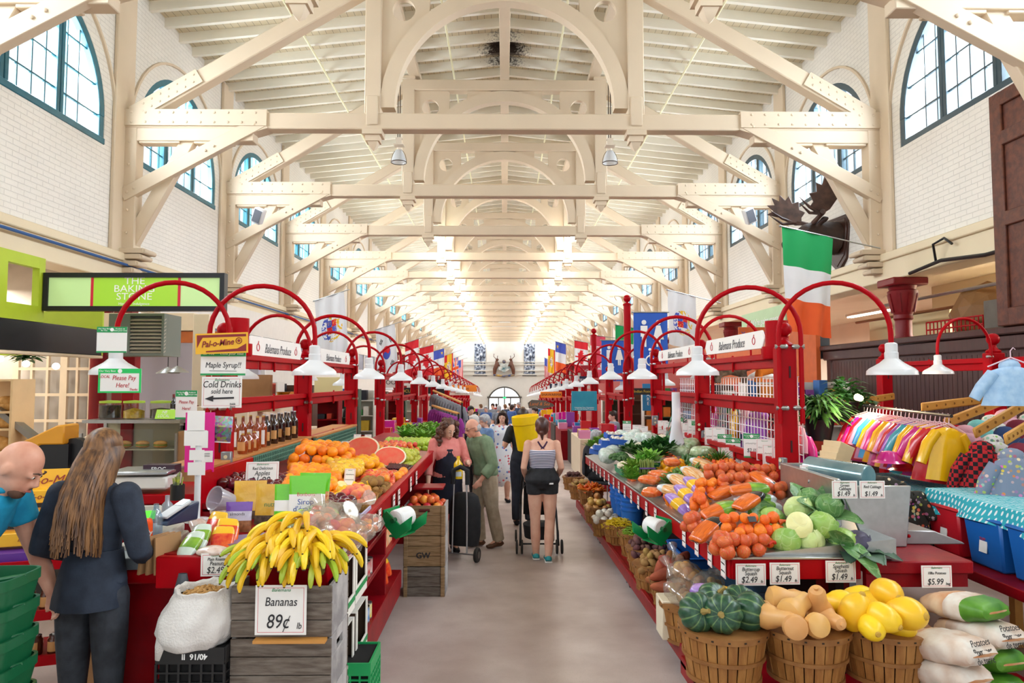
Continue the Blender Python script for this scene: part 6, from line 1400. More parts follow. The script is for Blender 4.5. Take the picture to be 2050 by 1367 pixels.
DARKG=M('dark_syrup_glass','#2a0d0a',.06,coat=.6);AMB=M('amber_syrup_glass','#7a2c0c',.06,col2='#a8481a',vs=5,coat=.6);CAPW=M('clear_cap','#d9d3cf',.2);CAPG=M('gold_cap','#c9a24a',.3,.4);LABT=M('tan_label','#e0a868',.5,var=.1)
tall=[(0,0),(.036,0),(.04,.006),(.04,.19),(.034,.215),(.016,.245),(.014,.3)];jug=[(0,0),(.038,0),(.048,.02),(.05,.08),(.042,.125),(.022,.15),(.02,.17)]
b1=bottle_mesh(tall,(DARKG,CAPW,LABT),0,0,16,1,(.0405,.05,.14));b2_=bottle_mesh(tall,(AMB,CAPG,WHITEP),0,0,16,1,(.0405,.03,.17));b3=bottle_mesh(jug,(AMB,CAPG,LABT),0,0,18,1,(.0505,.03,.11))
def put(src,st,loc,rot,label,cat,grp=None,sc=1.):
 o=src if st.pop('first',None)else copy_tree(src,cat=cat)
 o.location=loc;o.rotation_euler=(0,0,rot);o.scale=(sc,)*3;return tag(o,label,cat,grp)
st={'first':1}
for i in range(10):put(b1,st,(-2.42-.07*(i%2),7.02+.115*i,1.166),uni(-.5,.5),'dark syrup bottle with a tan label in the row on the pine shelf','bottle','dark syrup bottles')
st={'first':1}
for i in range(2):put(b2_,st,(-2.41,6.72+.16*i,1.166),0,('amber syrup bottle with white label, left one','amber syrup bottle with white label, next to the dark bottles')[i],'bottle')
for i in range(3):put(b2_,st,(-2.58,6.6+.2*i,1.166),0,'amber bottle standing in the back row of the pine shelf','bottle','back row amber bottles')
st={'first':1}
for i in range(3):put(b3,st,(-2.37,6.25+.14*i,1.166),0,'small round syrup jug with oval label near the left post','bottle','small syrup jugs')
OLDW=M('weathered_crate','#80766c',.75,col2='#5e5248',vs=4,bump=.35,bs=30,stretch=(2,2,14));NEWW=M('crate_pine','#a88a66',.7,col2='#866a46',vs=4,bump=.3,bs=30,stretch=(2,2,14))
def crate(w,d,h,loc,rot,lab,mats=(OLDW,),hand=False,grp=None,npl=3):
 r=empty('wooden_crate',loc,(0,0,rot),lab,'crate',grp);t_=.014
 for nm,sx,y in(('front_panel',1,-d/2),('back_panel',1,d/2)):
  m=MB()
  for k in range(npl):z0,z1=h*k/npl+.002,h*(k+1)/npl-.002;m.b2(-w/2,w/2,y-t_/2,y+t_/2,z0,z1)
  m.build(nm,mats[0],r,bevel=.002)
 for s in(-1,1):
  m=MB();x=s*(w/2-.01);ns=2
  if hand:
   m.b2(x-.009,x+.009,-d/2+.008,d/2-.008,0,h*.62);m.b2(x-.009,x+.009,-d/2+.008,-.06,h*.62,h);m.b2(x-.009,x+.009,.06,d/2-.008,h*.62,h);m.b2(x-.009,x+.009,-.06,.06,h*.8,h)
  else:m.b2(x-.009,x+.009,-d/2+.008,d/2-.008,0,h)
  m.build('side_panel',mats[-1],r,bevel=.002)
 m=MB();m.b2(-w/2+.02,w/2-.02,-d/2+.01,d/2-.01,.004,.016);m.build('bottom',mats[0],r)
 return r
SIDEW=M('whitewashed_side','#bdbab8',.7,col2='#8f8c8c',vs=7,bump=.3,bs=40)
for k,lab in enumerate(('weathered crate at the very bottom under the bananas','weathered crate below the bananas sign','weathered crate carrying the bananas sign')):
 z=(.0,.385,.64)[k]+(-.1 if k==0 else 0);crate(.465,.335,(.48,.25,.235)[k],(-1.035,3.42,z),rad(0),lab,(OLDW,SIDEW),k==1)
m=MB();m.b2(-1.15,-.82,3.2,3.25,.628,.642);tag(m.build('lath',M('orange_lath','#c98d45',.6)),'orange wooden lath between the two banana crates','lath')
for k,lab in enumerate(('apple crate lowest in the stack in the aisle','apple crate stencilled with black letters in the aisle stack','top apple crate with a hand hole, full of red apples')):
 r=crate(.395,.33,.282,(-.757,6.73,fz(6.73)+.285*k),0,lab,(NEWW if k else OLDW,SIDEW),False)
 for s in(-1,1):m=MB();m.b2(s*.175-.018,s*.175+.018,-.185,-.17,0,.28);m.build('corner_batten',NEWW,r,bevel=.003)
 if k==1:text('GW',.075,INK,r,(-.01,-.175,.1),bold=.002)
 if k==2:m=MB();m.tube([(-.05,-.173,.235),(.05,-.173,.235)],.014,8);m.build('hand_hole',M('hole_red_dark','#5a1a1a',.8),r)
heap('nectarine',[(-.92,6.58),(-.6,6.58),(-.6,6.88),(-.92,6.88)],flat(fz(6.7)+.79),.08,2,'red apple in the top apple crate','red apples in the aisle crate',sc=1.2)
BAN=skin('banana_skin','#f5d22e','#ecc01f',.4,3,.25);BANG=skin('banana_green','#b9c23a','#9fb52f',.45,4,.3);BTIP=M('banana_tip','#4a3a1c',.8)
def banana_me(mat,nm):
 m=MB();pts=[];rr=[]
 for i in range(11):
  a=-1.0+1.9*i/10;pts.append((.12*cos(a)-.12,0,.12*sin(a)*1.05));rr.append(.0185*(sin(pi*min(1,max(0,(i+.8)/11.2)))**.45))
 rr[0]=.005;rr[-1]=.006;pts.append((pts[-1][0]-.018,0,pts[-1][2]+.022));rr.append(.0055)
 m.use(mat);m.tube(pts,rr,7);m.use(BTIP);m.ball(pts[0],.006,6,4);return m.mesh(nm,None,smooth=50)
BME=(banana_me(BAN,'banana'),banana_me(BANG,'banana'))
def bananas(p,rot,n,lab,me=0,s=.9,spread=.3):
 """a hand: fruit fan out from the stem at the origin, arching out along local +X and down"""
 r=empty('banana_bunch',p,rot,lab,'bananas',None,scale=s)
 for i in range(n):
  a=(i-(n-1)/2)*spread;rw=i%2
  inst('banana',BME[me],(0,0,0),(0,0,0),1.,parent=r).matrix_local=Matrix.Rotation(a,4,'Z')@Matrix.Rotation(rad(-22+24*rw+uni(-5,5)),4,'Y')@Matrix.Rotation(rad(-62),4,'Y')@Matrix.Translation((.105,0,-.115))
 m=MB();m.tube([(.03,0,-.005),(0,0,.012),(-.025,0,.035)],[.026,.02,.013],7);m.build('stem',M('banana_stem','#8a7a30',.7),r)
BB=(((535,1092),-115,'banana bunch hanging over the left front of the crate'),((585,1068),-125,'banana bunch in the upper left with its stem up'),((632,1050),-100,'topmost banana bunch of the crate'),((622,1078),-75,'banana bunch beside the bagged apples'),((678,1082),-55,'banana bunch hanging over the right side of the crate'),((662,1100),-80,'banana bunch at the right front of the crate'),((605,1100),-95,'banana bunch in the middle front of the crate'),((560,1108),-110,'banana bunch low at the left front'),((640,1118),-85,'banana bunch low in the middle front'),((520,1122),-120,'banana bunch at the left rim of the crate'),((690,1095),-30,'banana bunch drooping past the right crate corner'),((580,1085),-60,'banana bunch half hidden in the middle of the heap'))
for i,(px,rz,lab)in enumerate(BB):bananas(PY(592+(px[0]-600)*.62,px[1]+8,3.5-.0022*(px[1]-1050)),(rad(uni(-12,12)),rad(uni(-6,14)),rad(rz+uni(-8,8))),5+i%2,lab,0,.92)
for px,rz,lab in(((580,1138),-100,'greenish banana bunch at the front rim'),((640,1142),-70,'green banana bunch at the right front rim'),((525,1138),-120,'greenish banana bunch at the left front rim')):bananas(PY(*px,3.36),(0,rad(-14),rad(rz)),5,lab,1)
SACK=M('woven_sack','#e9e6e2',.6,col2='#d9d4cf',vs=6,bump=.5,bs=90)
def sackf(u,v):
 a=2*pi*u;z=[(0,.0),(.17,.0),(.2,.05),(.195,.14),(.16,.23),(.135,.27),(.14,.3),(.12,.295),(.11,.26)]
 i=min(int(v*8),7);f_=v*8-i;r0,z0=z[i];r1,z1=z[i+1];R,Z=r0+(r1-r0)*f_,z0+(z1-z0)*f_
 n=mn.noise(Vector((cos(a)*2.2,sin(a)*2.2,Z*9)));R*=1+.13*n*(v>.1)
 lean=-.05*(1-Z/.3);return(R*cos(a)*1.05+lean,R*sin(a)*.85,Z+.02*mn.noise(Vector((cos(a)*3,sin(a)*3,5)))*v)
r=empty('peanut_sack',(-1.41,3.3,.61),(rad(4),0,rad(10)),'white woven sack of peanuts slumped on the black crate','sack',scale=.86);m=MB();m.grid(sackf,48,40,True)
m.tube([(-.17,-.05,.06),(-.2,-.06,.0),(-.21,-.07,-.06)],[.06,.035,.02],10);m.build('sack',SACK,r,smooth=80)
m=MB();random.seed(4)
for i in range(150):
 a,rr=uni(0,6.28),math.sqrt(rnd())*.105;d=Vector((uni(-1,1),uni(-1,1),uni(-.4,.4))).normalized()*.014;p=Vector((rr*cos(a),rr*sin(a)*.85,.255+.025*(1-rr/.11)+uni(0,.01)));m.tube([p-d*1.3,p-d*.6,p,p+d*.6,p+d*1.3],[.002,.0075,.0058,.0075,.002],6)
o=m.build('peanuts',M('peanut_shell','#d2a566',.75,col2='#b98a4c',vs=30,bump=.3,bs=200),r);o['kind']='stuff'
def lattice_box(w,d,h,loc,rot,lab,mat,txt=None,name='milk_crate',cell=.045,cat='crate'):
 r=empty(name,loc,(0,0,rot),lab,cat);m=MB()
 for s in(-1,1):
  for(L,ax)in((w,0),(d,1)):
   def B(a0,a1,z0,z1):
    if ax==0:m.b2(a0,a1,s*d/2-.006,s*d/2+.006,z0,z1)
    else:m.b2(s*w/2-.006,s*w/2+.006,a0,a1,z0,z1)
   B(-L/2,L/2,h*.78,h);B(-L/2,L/2,0,.03)
   n=int(L/cell)
   for k in range(n+1):x=-L/2+L*k/n;B(x-.005,x+.005,.03,h*.78)
   for k in range(int(h*.75/cell)):z=.03+cell*(k+1);B(-L/2,L/2,z-.004,z+.004)
 m.build('lattice',mat,r,smooth=0);m=MB();m.b2(-w/2,w/2,-d/2,d/2,0,.012);m.b2(-w/2+.01,w/2-.01,-d/2+.01,d/2-.01,.02,h*.97);m.build('dark_infill',M('crate_inside','#0c0c0e',.9),r)  # near-black block fills the crate behind its lattice
 if txt:text(txt,.035,INKW,r,(.02,-d/2-.008,h*.89),(pi/2,pi,0),bold=.001)
lattice_box(.31,.31,.32,(-1.43,3.36,.29),0,'black plastic milk crate under the peanut sack',BLACKP,'40/16  II');lattice_box(.31,.31,.38,(-1.43,3.36,-.1),0,'black plastic milk crate on the floor below the other',BLACKP)
lattice_box(.26,.3,.3,(-.86,3.95,.0),.0,'green plastic crate low behind the banana crates',M('green_crate','#1fa860',.4));lattice_box(.2,.3,.18,(1.27,3.5,.0),0,'red plastic crate under the front dolly',RED)
GBK=M('dark_green_plastic','#0f5a36',.35)
r0=empty('shopping_basket');m=MB()
def rr_(sx,sy,z,k=6):return[(math.copysign(abs(cos(a))**.3,cos(a))*sx,math.copysign(abs(sin(a))**.3,sin(a))*sy,z)for a in[2*pi*(i+.5)/32 for i in range(32)]]
L=[rr_(.15,.1,0),rr_(.19,.13,.2),rr_(.195,.135,.2),rr_(.195,.135,.24),rr_(.185,.125,.24),rr_(.145,.095,.01)];ids=[[m.vert(p)for p in l]for l in L]
for a,b in zip(ids,ids[1:]):
 for i in range(32):m.face((a[i],a[(i+1)%32],b[(i+1)%32],b[i]))
m.face(ids[-1]);m.build('shell',GBK,r0)
m=MB()
for i in range(8):
 for k in range(2):m.box((-.14+.04*i,-.118-.012*k,.07+.07*k),(.022,.012,.045))
m.build('slots',M('basket_slot_dark','#07301d',.6),r0);m=MB();m.tube([(-.19,0,.235),(-.12,-.13,.245),(.12,-.13,.245),(.19,0,.235)],.008,8);m.build('handle',GBK,r0)
st={'first':1}
for k in range(9):put(r0,st,(-2.1,2.78,-.1+.115*k),rad(3),'dark green shopping basket topmost in the stack at the lower left' if k==8 else 'dark green shopping basket nested in the stack at the lower left','shopping basket',None if k==8 else 'nested shopping baskets')
def bagstand(p,w,h,mats,lab,rot=0.,tilt=-.15,txt=None,tm=None,ts=.03,d=.06,tz=.5):
 """stand-up pouch: zones of colour up its height"""
 r=empty('pouch',p,(tilt,0,rot),lab,'bag');m=MB();N=16;ids=[]
 for j in range(N+1):
  v=j/N;k=d*(1-v)**.6*(.55+.45*sin(pi*min(1,v*1.4+.1)))+.002;row=[]
  for i in range(20):
   a=2*pi*i/20;row.append(m.vert((cos(a)*w/2*(1-.04*sin(pi*v)),math.copysign(abs(sin(a))**.8,sin(a))*k/2+.004*mn.noise(Vector((cos(a)*3,v*9,h))),h*v)))
  ids.append(row)
 for j in range(N):
  m.use(mats[min(range(len(mats)),key=lambda q_:(0 if(j+.5)/N<=mats[q_][0]else 1,mats[q_][0]))][1])
  for i in range(20):m.face((ids[j][i],ids[j][(i+1)%20],ids[j+1][(i+1)%20],ids[j+1][i]))
 m.face(ids[0][::-1]);m.face(ids[-1]);m.build('film',None,r,smooth=60)
 for i,(t_,z,s_,mt)in enumerate(txt or[]):text(t_,s_,mt,r,(0,-d*.5-.003,h*z),(pi/2+.06,0,0))
 return r
YF=film('film_amber','#eab02e',col2='#f0c65a',vs=6);NUTS=M('nuts_in_bag','#6f5a48',.5,col2='#3f3128',vs=40);GRF=film('film_bright_green','#6fd02c');SWE=M('sweets_in_bag','#e8c08a',.4,col2='#d8542a',vs=45);PUF=film('film_violet','#7a4fb0');PAF=film('film_lavender_white','#d5cfe2',col2='#b9b4c8');ALM=M('almonds_in_bag','#a5683c',.5,col2='#7d4a28',vs=50);REDF=film('film_red','#d81e1e',col2='#f06a2a',vs=25)
bagstand(PY(497,1050,4.35),.2,.27,[(.3,NUTS),(1,YF)],'amber nut pouch at the back left, partly hidden',.1,txt=[('n',.5,.05,INKGR)]);bagstand(PY(543,1060,4.2),.22,.27,[(.3,NUTS),(1,YF)],'amber nut pouch in front with dark contents showing',0.,txt=[('nutty',.55,.04,INKGR)])
bagstand(PY(612,1052,4.1),.22,.29,[(.25,SWE),(.62,WHITEP),(1,GRF)],'bright green and white maple sweets pouch',.05,txt=[('Sirop\nd\'\u00e9rable',.4,.045,INKB),('Bonbons',.62,.03,INKR)]);bagstand(PY(572,1055,4.12),.15,.25,[(.15,SWE),(.4,GRF),(.6,WHITEP),(1,GRF)],'green sweets pouch behind, left of the tall one',.1);bagstand(PY(625,1045,4.3),.2,.3,[(.6,SWE),(1,GRF)],'green sweets pouch leaning at the back',-.1)
bagstand(PY(476,1065,4.0),.15,.17,[(.35,ALM),(.7,PAF),(1,PUF)],'violet topped almond pouch',.1,txt=[('almonds',.6,.025,INK)])
PB['red']=pillow('candy_bag',.16,.12,.045,[(.7,REDF),(1,F_YE)],31);PB['mint']=pillow('candy_bag',.16,.1,.05,[(.3,film('film_clear_mint','#cfe0d4')),(.7,F_GR),(1,film('film_clear_mint','#cfe0d4'))],32);PB['pale']=pillow('candy_bag',.13,.1,.05,[(1,film('film_pale_pink','#e2cfc4',col2='#c9a898',vs=30))],33)
for kind,px,z,rot,lab in(('red',(445,1082),.995,(.9,0,.2),'red candy bag at the front of the counter'),('red',(432,1052),1.03,(1.,0,-.2),'red candy bag behind the front one'),('red',(455,1065),1.02,(.9,.1,.4),'red candy bag between the others'),('mint',(382,1090),1.0,(.7,0,-.2),'green and clear candy bag at the counter end'),('mint',(400,1075),1.02,(.7,0,.1),'green and clear candy bag behind the front one'),('pale',(425,1103),.985,(0,0,1.4),'flat pale candy bag at the counter front edge'),('pale',(437,1022),1.03,(.2,0,.5),'pale pink candy bag by the plastic tub'),('pale',(465,1030),1.03,(.2,0,-.4),'pale pink candy bag behind the almond pouch'),('pale',(400,1055),1.0,(.5,0,.8),'brown candy bag beside the card terminal')):pb(kind,px,z,rot,lab)
r=empty('candy_carton',PY(505,1108,3.62),(0,0,rad(3)),'violet carton with clear lid and amber band','carton');m=MB();m.prism([(-.17,0),(.17,0),(.15,.075),(-.15,.05)],.22,Matrix.Translation((0,.1,0)));m.build('lid_film',glassy('lavender_film','#cfc4e6',.2,.1,.35),r);m=MB();m.b2(-.175,.175,-.015,.215,-.008,.03);m.build('carton',M('violet_card','#5e2f96',.4),r);m=MB();m.b2(-.17,-.08,-.0165,-.015,.005,.022);m.build('band',YEL,r)
for px,z,lab in(((620,1062),1.01,'clear bag of apples behind the bananas'),((680,1070),.99,'clear bag of apples nearest the counter corner'),((660,1040),1.03,'clear bag of apples behind the front ones')):
 p=PZ_(*px,z);potato_bag(p,(0,0,uni(0,6)),lab,9,1.15,'peach')
for px,lab in(((735,1050),'clear bag of pink sweets at the counter lip'),((715,1065),'clear bag of pink sweets beside the bagged apples')):
 p=PZ_(*px,.99);r=empty('sweets_bag',p,(0,0,uni(0,6)),lab,'bag');m=lump((.09,.11,.06),.2,5,18,12,off=3);m.build('film',CLEARB,r);m=MB();[m.ball((uni(-.05,.05),uni(-.07,.07),uni(-.03,.03)),.017,7,5)for i in range(22)];o=m.build('sweets',M('pink_sweets','#e8807a',.4,col2='#f0a84a',vs=20),r);o['kind']='stuff'
r=empty('plastic_tub',PY(462,1005,4.3),(rad(70),0,rad(-35)),'clear plastic tub lying on its side by the post','tub');m=MB();m.lathe([(0,0),(.05,0),(.07,.11),(.075,.11),(.075,.12),(.067,.115),(.048,.006),(0,.006)],seg=24);m.build('tub',glassy('tub_plastic','#dcd8e0',.15,.1,.4),r)
NAVY=M('terminal_navy','#2b3350',.35);LTG=M('light_grey_plastic','#c6c8ca',.4);BEIGE=M('till_beige','#cfc9bb',.5)
r=empty('card_terminal',PY(355,1045,3.8),(0,0,rad(-25)),'card payment terminal beside the white pole','terminal');m=MB();m.prism([(-.1,0),(.1,0),(.11,.1),(.05,.085),(-.08,.03)],.085,Matrix.Rotation(pi/2,4,'Z'));m.build('body',NAVY,r,bevel=.006);m=MB();m.box((0,-.02,.073),(.075,.17,.015),(rad(22),0,0));m.build('keypad',LTG,r,bevel=.004);m=MB();m.box((0,.03,.102),(.055,.06,.004),(rad(22),0,0));m.build('screen',M('lcd_pale','#c3d4dc',.2),r)
r=empty('note_pole',PY(394,1040,4.1),(0,0,0),'white pole with paper notes taped to it','pole');m=MB();m.tube([(0,0,0),(0,0,.62)],.018,12);m.lathe([(.07,-.01),(.07,.005),(.02,.01)],seg=16);m.build('pole',ENAMEL,r)
for i,(x,z,w,h)in enumerate(((0,.3,.1,.075),(0,.38,.085,.06),(-.01,.48,.13,.09),(-.01,.58,.1,.12))):m=MB();m.box((x,-.022,z),(w,.002,h),rad(4));m.build('note',WHITEP,r)
r=empty('cash_register',PY(303,1128,3.72),(0,0,rad(8)),'beige cash register with a green lit display and open drawer','cash register');m=MB();m.b2(-.16,.1,-.02,.3,0,.11);m.b2(-.1,.08,.05,.28,.11,.16);m.build('body',BEIGE,r,bevel=.008);m=MB();m.b2(-.16,.02,-.2,-.02,.02,.08);m.build('drawer',M('drawer_grey','#8f9aa3',.4,.5),r,bevel=.004);m=MB();m.box((-.06,.12,.24),(.12,.03,.09),(rad(-15),0,0));d_=m.build('display',BEIGE,r,bevel=.005);m=MB();m.box((-.06,.103,.238),(.075,.004,.045),(rad(-15),0,0));m.build('screen',M('lcd_green','#57d23a',.3,emit=.8),d_)
m=MB();m.b2(-1.98,-1.67,3.52,4.1,.8,.875);r=m.build('till_counter',RED,bevel=.03,bseg=3);tag(r,'rounded red counter under the cash register','counter');m=MB();m.b2(-1.95,-1.7,3.6,4.0,-.1,.8);m.build('base',REDW,r)
r=empty('drink_can',PY(291,1086,3.52),(0,0,.4),'orange drink can standing on the cash register','can');m=MB();m.lathe([(0,0),(.028,0),(.032,.01),(.032,.1),(.026,.118),(0,.116)],seg=18);m.build('body',M('orange_can','#f0561c',.25,.3),r);text('bubly',.03,INKW,r,(0,-.0335,.055),bold=.001)
m=MB();m.lathe([(0,0),(.033,0),(.034,.1),(.02,.14),(.013,.15),(.013,.175),(0,.175)],seg=16);tag(m.build('water_bottle',glassy('water_plastic','#cfe0ee',.15,.05,.15),loc=PY(311,1075,3.7)),'clear water bottle behind the orange can','bottle')
m=MB();m.lathe([(0,0),(.028,0),(.028,.1),(.012,.12),(.012,.15),(0,.15)],seg=14);tag(m.build('sanitiser_bottle',glassy('gel_plastic','#d6e0e8',.15,.05,.3),loc=PY(334,1045,3.95)),'clear pump bottle behind the card terminal','bottle')
KR=M('kraft_paper','#a97f55',.8,var=.15)
for i in range(3):m=MB();m.box((0,0,.09),(.012,.16,.18),(0,rad(8-5*i),0));tag(m.build('paper_bag',KR,loc=(-1.76+.035*i,3.5,.875),rot=(0,0,rad(-20))),('kraft paper bag leaning by the till, leftmost','kraft paper bag leaning by the till, middle','kraft paper bag leaning by the till, rightmost')[i],'paper bag')
m=MB()
for i in range(7):x,y=uni(-.03,.03),uni(-.03,.03);m.tube([(x*.4,y*.4,0),(x,y,uni(.13,.18))],.005,6)
r=m.build('pens',M('pen_mix','#3a4a6a',.4,col2='#c9d23a',vs=30));r2=empty('pen_cup',PY(355,1000,4.15),(0,0,0),'cup full of pens behind the card terminal','pen cup');r.parent=r2;m=MB();m.lathe([(0,0),(.04,0),(.04,.09),(.037,.09),(.037,.005)],seg=14);m.build('cup',BLACKP,r2)
r=empty('deli_scale',PY(300,975,4.85),(0,0,rad(5)),'white countertop scale with a steel platter','scale');m=MB();m.b2(-.22,.16,-.12,.16,0,.085);m.build('body',M('scale_white','#e4e0d8',.4),r,bevel=.012);m=MB();m.b2(-.23,.17,-.14,.17,.1,.125);m.build('platter',STEEL,r,bevel=.006)
m=MB();m.b2(-2.75,-2.1,4.75,5.35,.98,1.05);tag(m.build('scale_shelf',RED,bevel=.008),'red shelf carrying the white scale','shelf');m=MB();m.b2(-2.1,-2.07,4.72,5.7,.75,1.2);tag(m.build('red_partition',RED,bevel=.006),'red partition beside the scale shelf','panel');m=MB();m.b2(-2.74,-2.11,4.8,5.3,fz(5),.98);tag(m.build('scale_cabinet',REDW),'red cabinet under the scale shelf','cabinet')
m=MB();m.box((0,0,.03),(.22,.1,.06));r=m.build('tea_carton',M('dark_carton','#3a2030',.5),loc=(-2.42,4.9,1.177));tag(r,'dark snack carton lying on the white scale','carton');text('FROG',.04,INKW,r,(0,-.052,.03))
r=empty('chocolate_display',(-3.02,4.6,fz(4.6)),(0,0,rad(18)),'yellow chocolate bar display on a red shelf rack','display rack')
for k in range(4):m=MB();m.b2(-.28,.24,-.1-.07*k,.05-.07*k,1.18-.12*k,1.26-.12*k);b_=m.build('chocolate_box',YEL,r,bevel=.004);(pal(b_,.4,.09)if False else text('Pal-o-Mine' if k<2 else 'mm       mm',.05 if k<2 else .035,MAR,b_,(0,-.103-.07*k,1.22-.12*k),shear=.3))
m=MB();m.box((0,.04,1.31),(.52,.02,.14),(rad(-12),0,0));b_=m.build('header_card',YEL,r);text('Pal-o-Mine',.08,MAR,b_,(0,.022,1.31),(pi/2-rad(12),0,0),shear=.35)
for z in(.85,.55,.28):m=MB();m.b2(-.32,.28,-.38,.05,z-.02,z);m.b2(-.32,.28,-.4,-.38,z-.03,z+.03);m.build('rack_shelf',RED,r)
m=MB();m.b2(.27,.29,-.38,.05,0,.86);m.b2(-.33,-.31,-.38,.05,0,.86);m.build('rack_side',RED,r);m=MB();m.b2(-.3,.26,-.34,-.14,.85,.92);m.build('purple_cartons',M('violet_card','#5e2f96',.4),r)
st={'first':1};jr=bottle_mesh([(0,0),(.035,0),(.038,.01),(.038,.09),(.03,.1),(.03,.115)],(M('jar_brown','#5a2c1c',.1,coat=.4),M('jar_cap','#e6e2dc',.4),LABT),0,0,14,1,(.0385,.02,.08));jr.name='jam_jar'
for k in range(6):put(jr,st,(-3.22+.09*k,4.3+.02*k,fz(4.6)+.55),0,'small jam jar on the red rack behind the cashier','jar','jam jars on the red rack')
for k in range(5):put(jr,st,(-3.2+.1*k,4.3+.02*k,fz(4.6)+.28),0,'small jar on the lower red rack shelf','jar','jars on the lower rack shelf')
m=MB();m.lathe([(0,0),(.09,0),(.12,.38),(.128,.38),(.128,.4),(.115,.4),(.086,.02),(0,.02)],seg=4,mat=Matrix.Rotation(pi/4,3,'Z'));tag(m.build('waste_bin',M('bin_cream','#cbbf9e',.5),loc=(-1.82,3.45,fz(3.4)),smooth=0),'cream waste bin under the till counter','bin')
for lab,p,d in(('cardboard box with a red label on the floor behind the bin',(-2.05,3.75,0),(.25,.25,.3)),('cardboard box farther back under the counter',(-2.4,4.3,0),(.4,.3,.45)),('white carton stacked under the counter behind the woman',(-2.45,4.2,.45),(.3,.25,.2))):
 m=MB();m.box((0,0,d[2]/2),d);r=m.build('cardboard_box',KR if 'white' not in lab else M('white_carton','#cfcac4',.6),loc=(p[0],p[1],fz(p[1])+p[2]),bevel=.004);tag(r,lab,'box')
PBAG=M('grey_poly','#5b6068',.3,col2='#3c4046',vs=8)
for i,(px,s_)in enumerate((((365,1190),1.),((470,1140),.6))):
 p=PY(*px,3.36);m=MB();m.grid(lambda u,v:(.06*s_*cos(2*pi*u)*(.35+v)*(1+.3*mn.noise(Vector((cos(6.28*u)*3,v*3,i)))),.03*s_*sin(2*pi*u)*(.35+v),.1*s_-.26*s_*v),24,12,True);tag(m.build('hanging_bags',PBAG,loc=p,smooth=60),('grey plastic bags hanging from the counter end','grey plastic bag tucked beside the banana crate')[i],'plastic bags')
def can_me(mat,nm):
 m=MB();m.use(STEEL);m.lathe([(0,0),(.037,0),(.037,.008)],seg=16,cap=False);m.lathe([(.037,.1),(.037,.108),(.033,.108),(.033,.104),(0,.104)],seg=16,cap=False);m.use(mat);m.lathe([(.0365,.008),(.0365,.1)],seg=16,cap=False);return m.mesh(nm,None)
CANS=[can_me(M('can_label_'+n,a,.35,col2=b,vs=14),'food_can')for n,a,b in(('red','#c62a2c','#f0e8e0'),('blue','#2f7fc4','#e6eef2'),('yellow','#f0d030','#e8f0e0'),('white','#ece8e2','#3b78b0'),('peach','#e08a3a','#2c4a2a'))]
random.seed(9)
for z,wh,ks in((.47,'middle',(0,0,3,0)),(.16,'bottom',(1,2,3,4))):
 for i in range(6):
  for j in range(2):
   k=ks[(i+j)%4];inst('food_can',CANS[k],(-.97-.085*j,4.5+.085*i,z),uni(0,6),1.,'tin can with a %s label on the %s shelf under the fruit'%(('red','blue','yellow','white','peach')[k],wh),'can','cans %d %s'%(k,wh))
for i in range(3):inst('food_can',CANS[3 if i else 2],(-.97,4.52+.09*i,.578),0,1.,'tin can stacked on the red cans of the middle shelf','can','stacked cans')
m=MB();m.b2(-.04,.04,-.07,.07,0,.17);bme=m.mesh('cereal_box',M('orange_carton','#e8822c',.5,col2='#f0d8b0',vs=12))
for i in range(3):inst('snack_carton',bme,(-1.0,5.55+.15*i,.47),0,1.,'orange snack carton on the middle shelf past the cans','carton','orange cartons')
for i in range(3):pb('red',(0,0),1,(0,0,0),'',1.);o=bpy.context.scene.objects[-1]if False else COL.objects[-1];o.location=(-1.0,5.55+.17*i,.21+.02*i);o.rotation_euler=(1.2,0,1.3);o['label']='yellow and red snack bag on the bottom shelf';o['group']='snack bags on the bottom shelf'
GCAR=M('banana_carton','#f2efe6',.6);DCAR=M('carton_inside','#4a3626',.8)
for i,(y,z,lab)in enumerate(((3.78,.55,'white fruit carton with green edging, upper one beside the bananas'),(4.12,.56,'white fruit carton with green edging, farther upper one'),(3.78,.2,'white fruit carton with green edging, lower one with bright packets'),(4.15,.2,'white fruit carton with green edging, farther lower one'))):
 r=empty('fruit_carton',(-1.0,y,z),(0,0,0),lab,'carton');w,d,h=.3,.32,.3
 m=MB();m.b2(-w/2,w/2,-d/2,d/2,0,.01);m.b2(-w/2,-w/2+.008,-d/2,d/2,0,h);m.b2(-w/2,w/2,-d/2,-d/2+.008,0,h);m.b2(-w/2,w/2,d/2-.008,d/2,0,h);m.build('inside',DCAR,r)
 m=MB();e=w/2;m.b2(e,e+.006,-d/2,d/2,0,.09);m.b2(e,e+.006,-d/2,-d/2+.04,0,h);m.b2(e,e+.006,d/2-.04,d/2,0,h);m.b2(-w/2,e,-d/2,d/2,h-.006,h);m.build('carton',GCAR,r);m=MB();m.b2(e+.006,e+.008,-d/2,d/2,.045,.075);m.build('green_band',GRN,r)
def fl(n,c):return M('flag_'+n,c,.75,var=.04,vs=3)
FG,FW,FO,FRd,FB,FY,FK=fl('green','#10a65a'),fl('white','#eff1f5'),fl('orange','#f4652a'),fl('red','#dd1f2d'),fl('blue','#4a5fc8'),fl('yellow','#f4c52a'),fl('black','#26262c');FBB=fl('banner_blue','#2f62c8');FPK=fl('pink','#e8506a')
LEAFP=[(0,.5),(.09,.33),(.2,.38),(.15,.1),(.27,.22),(.31,.14),(.45,.17),(.39,.02),(.46,-.03),(.22,-.22),(.25,-.3),(.02,-.27),(.03,-.5),(0,-.5)]
LEAFP=LEAFP+[(-x,y)for x,y in LEAFP[::-1][1:-1]]
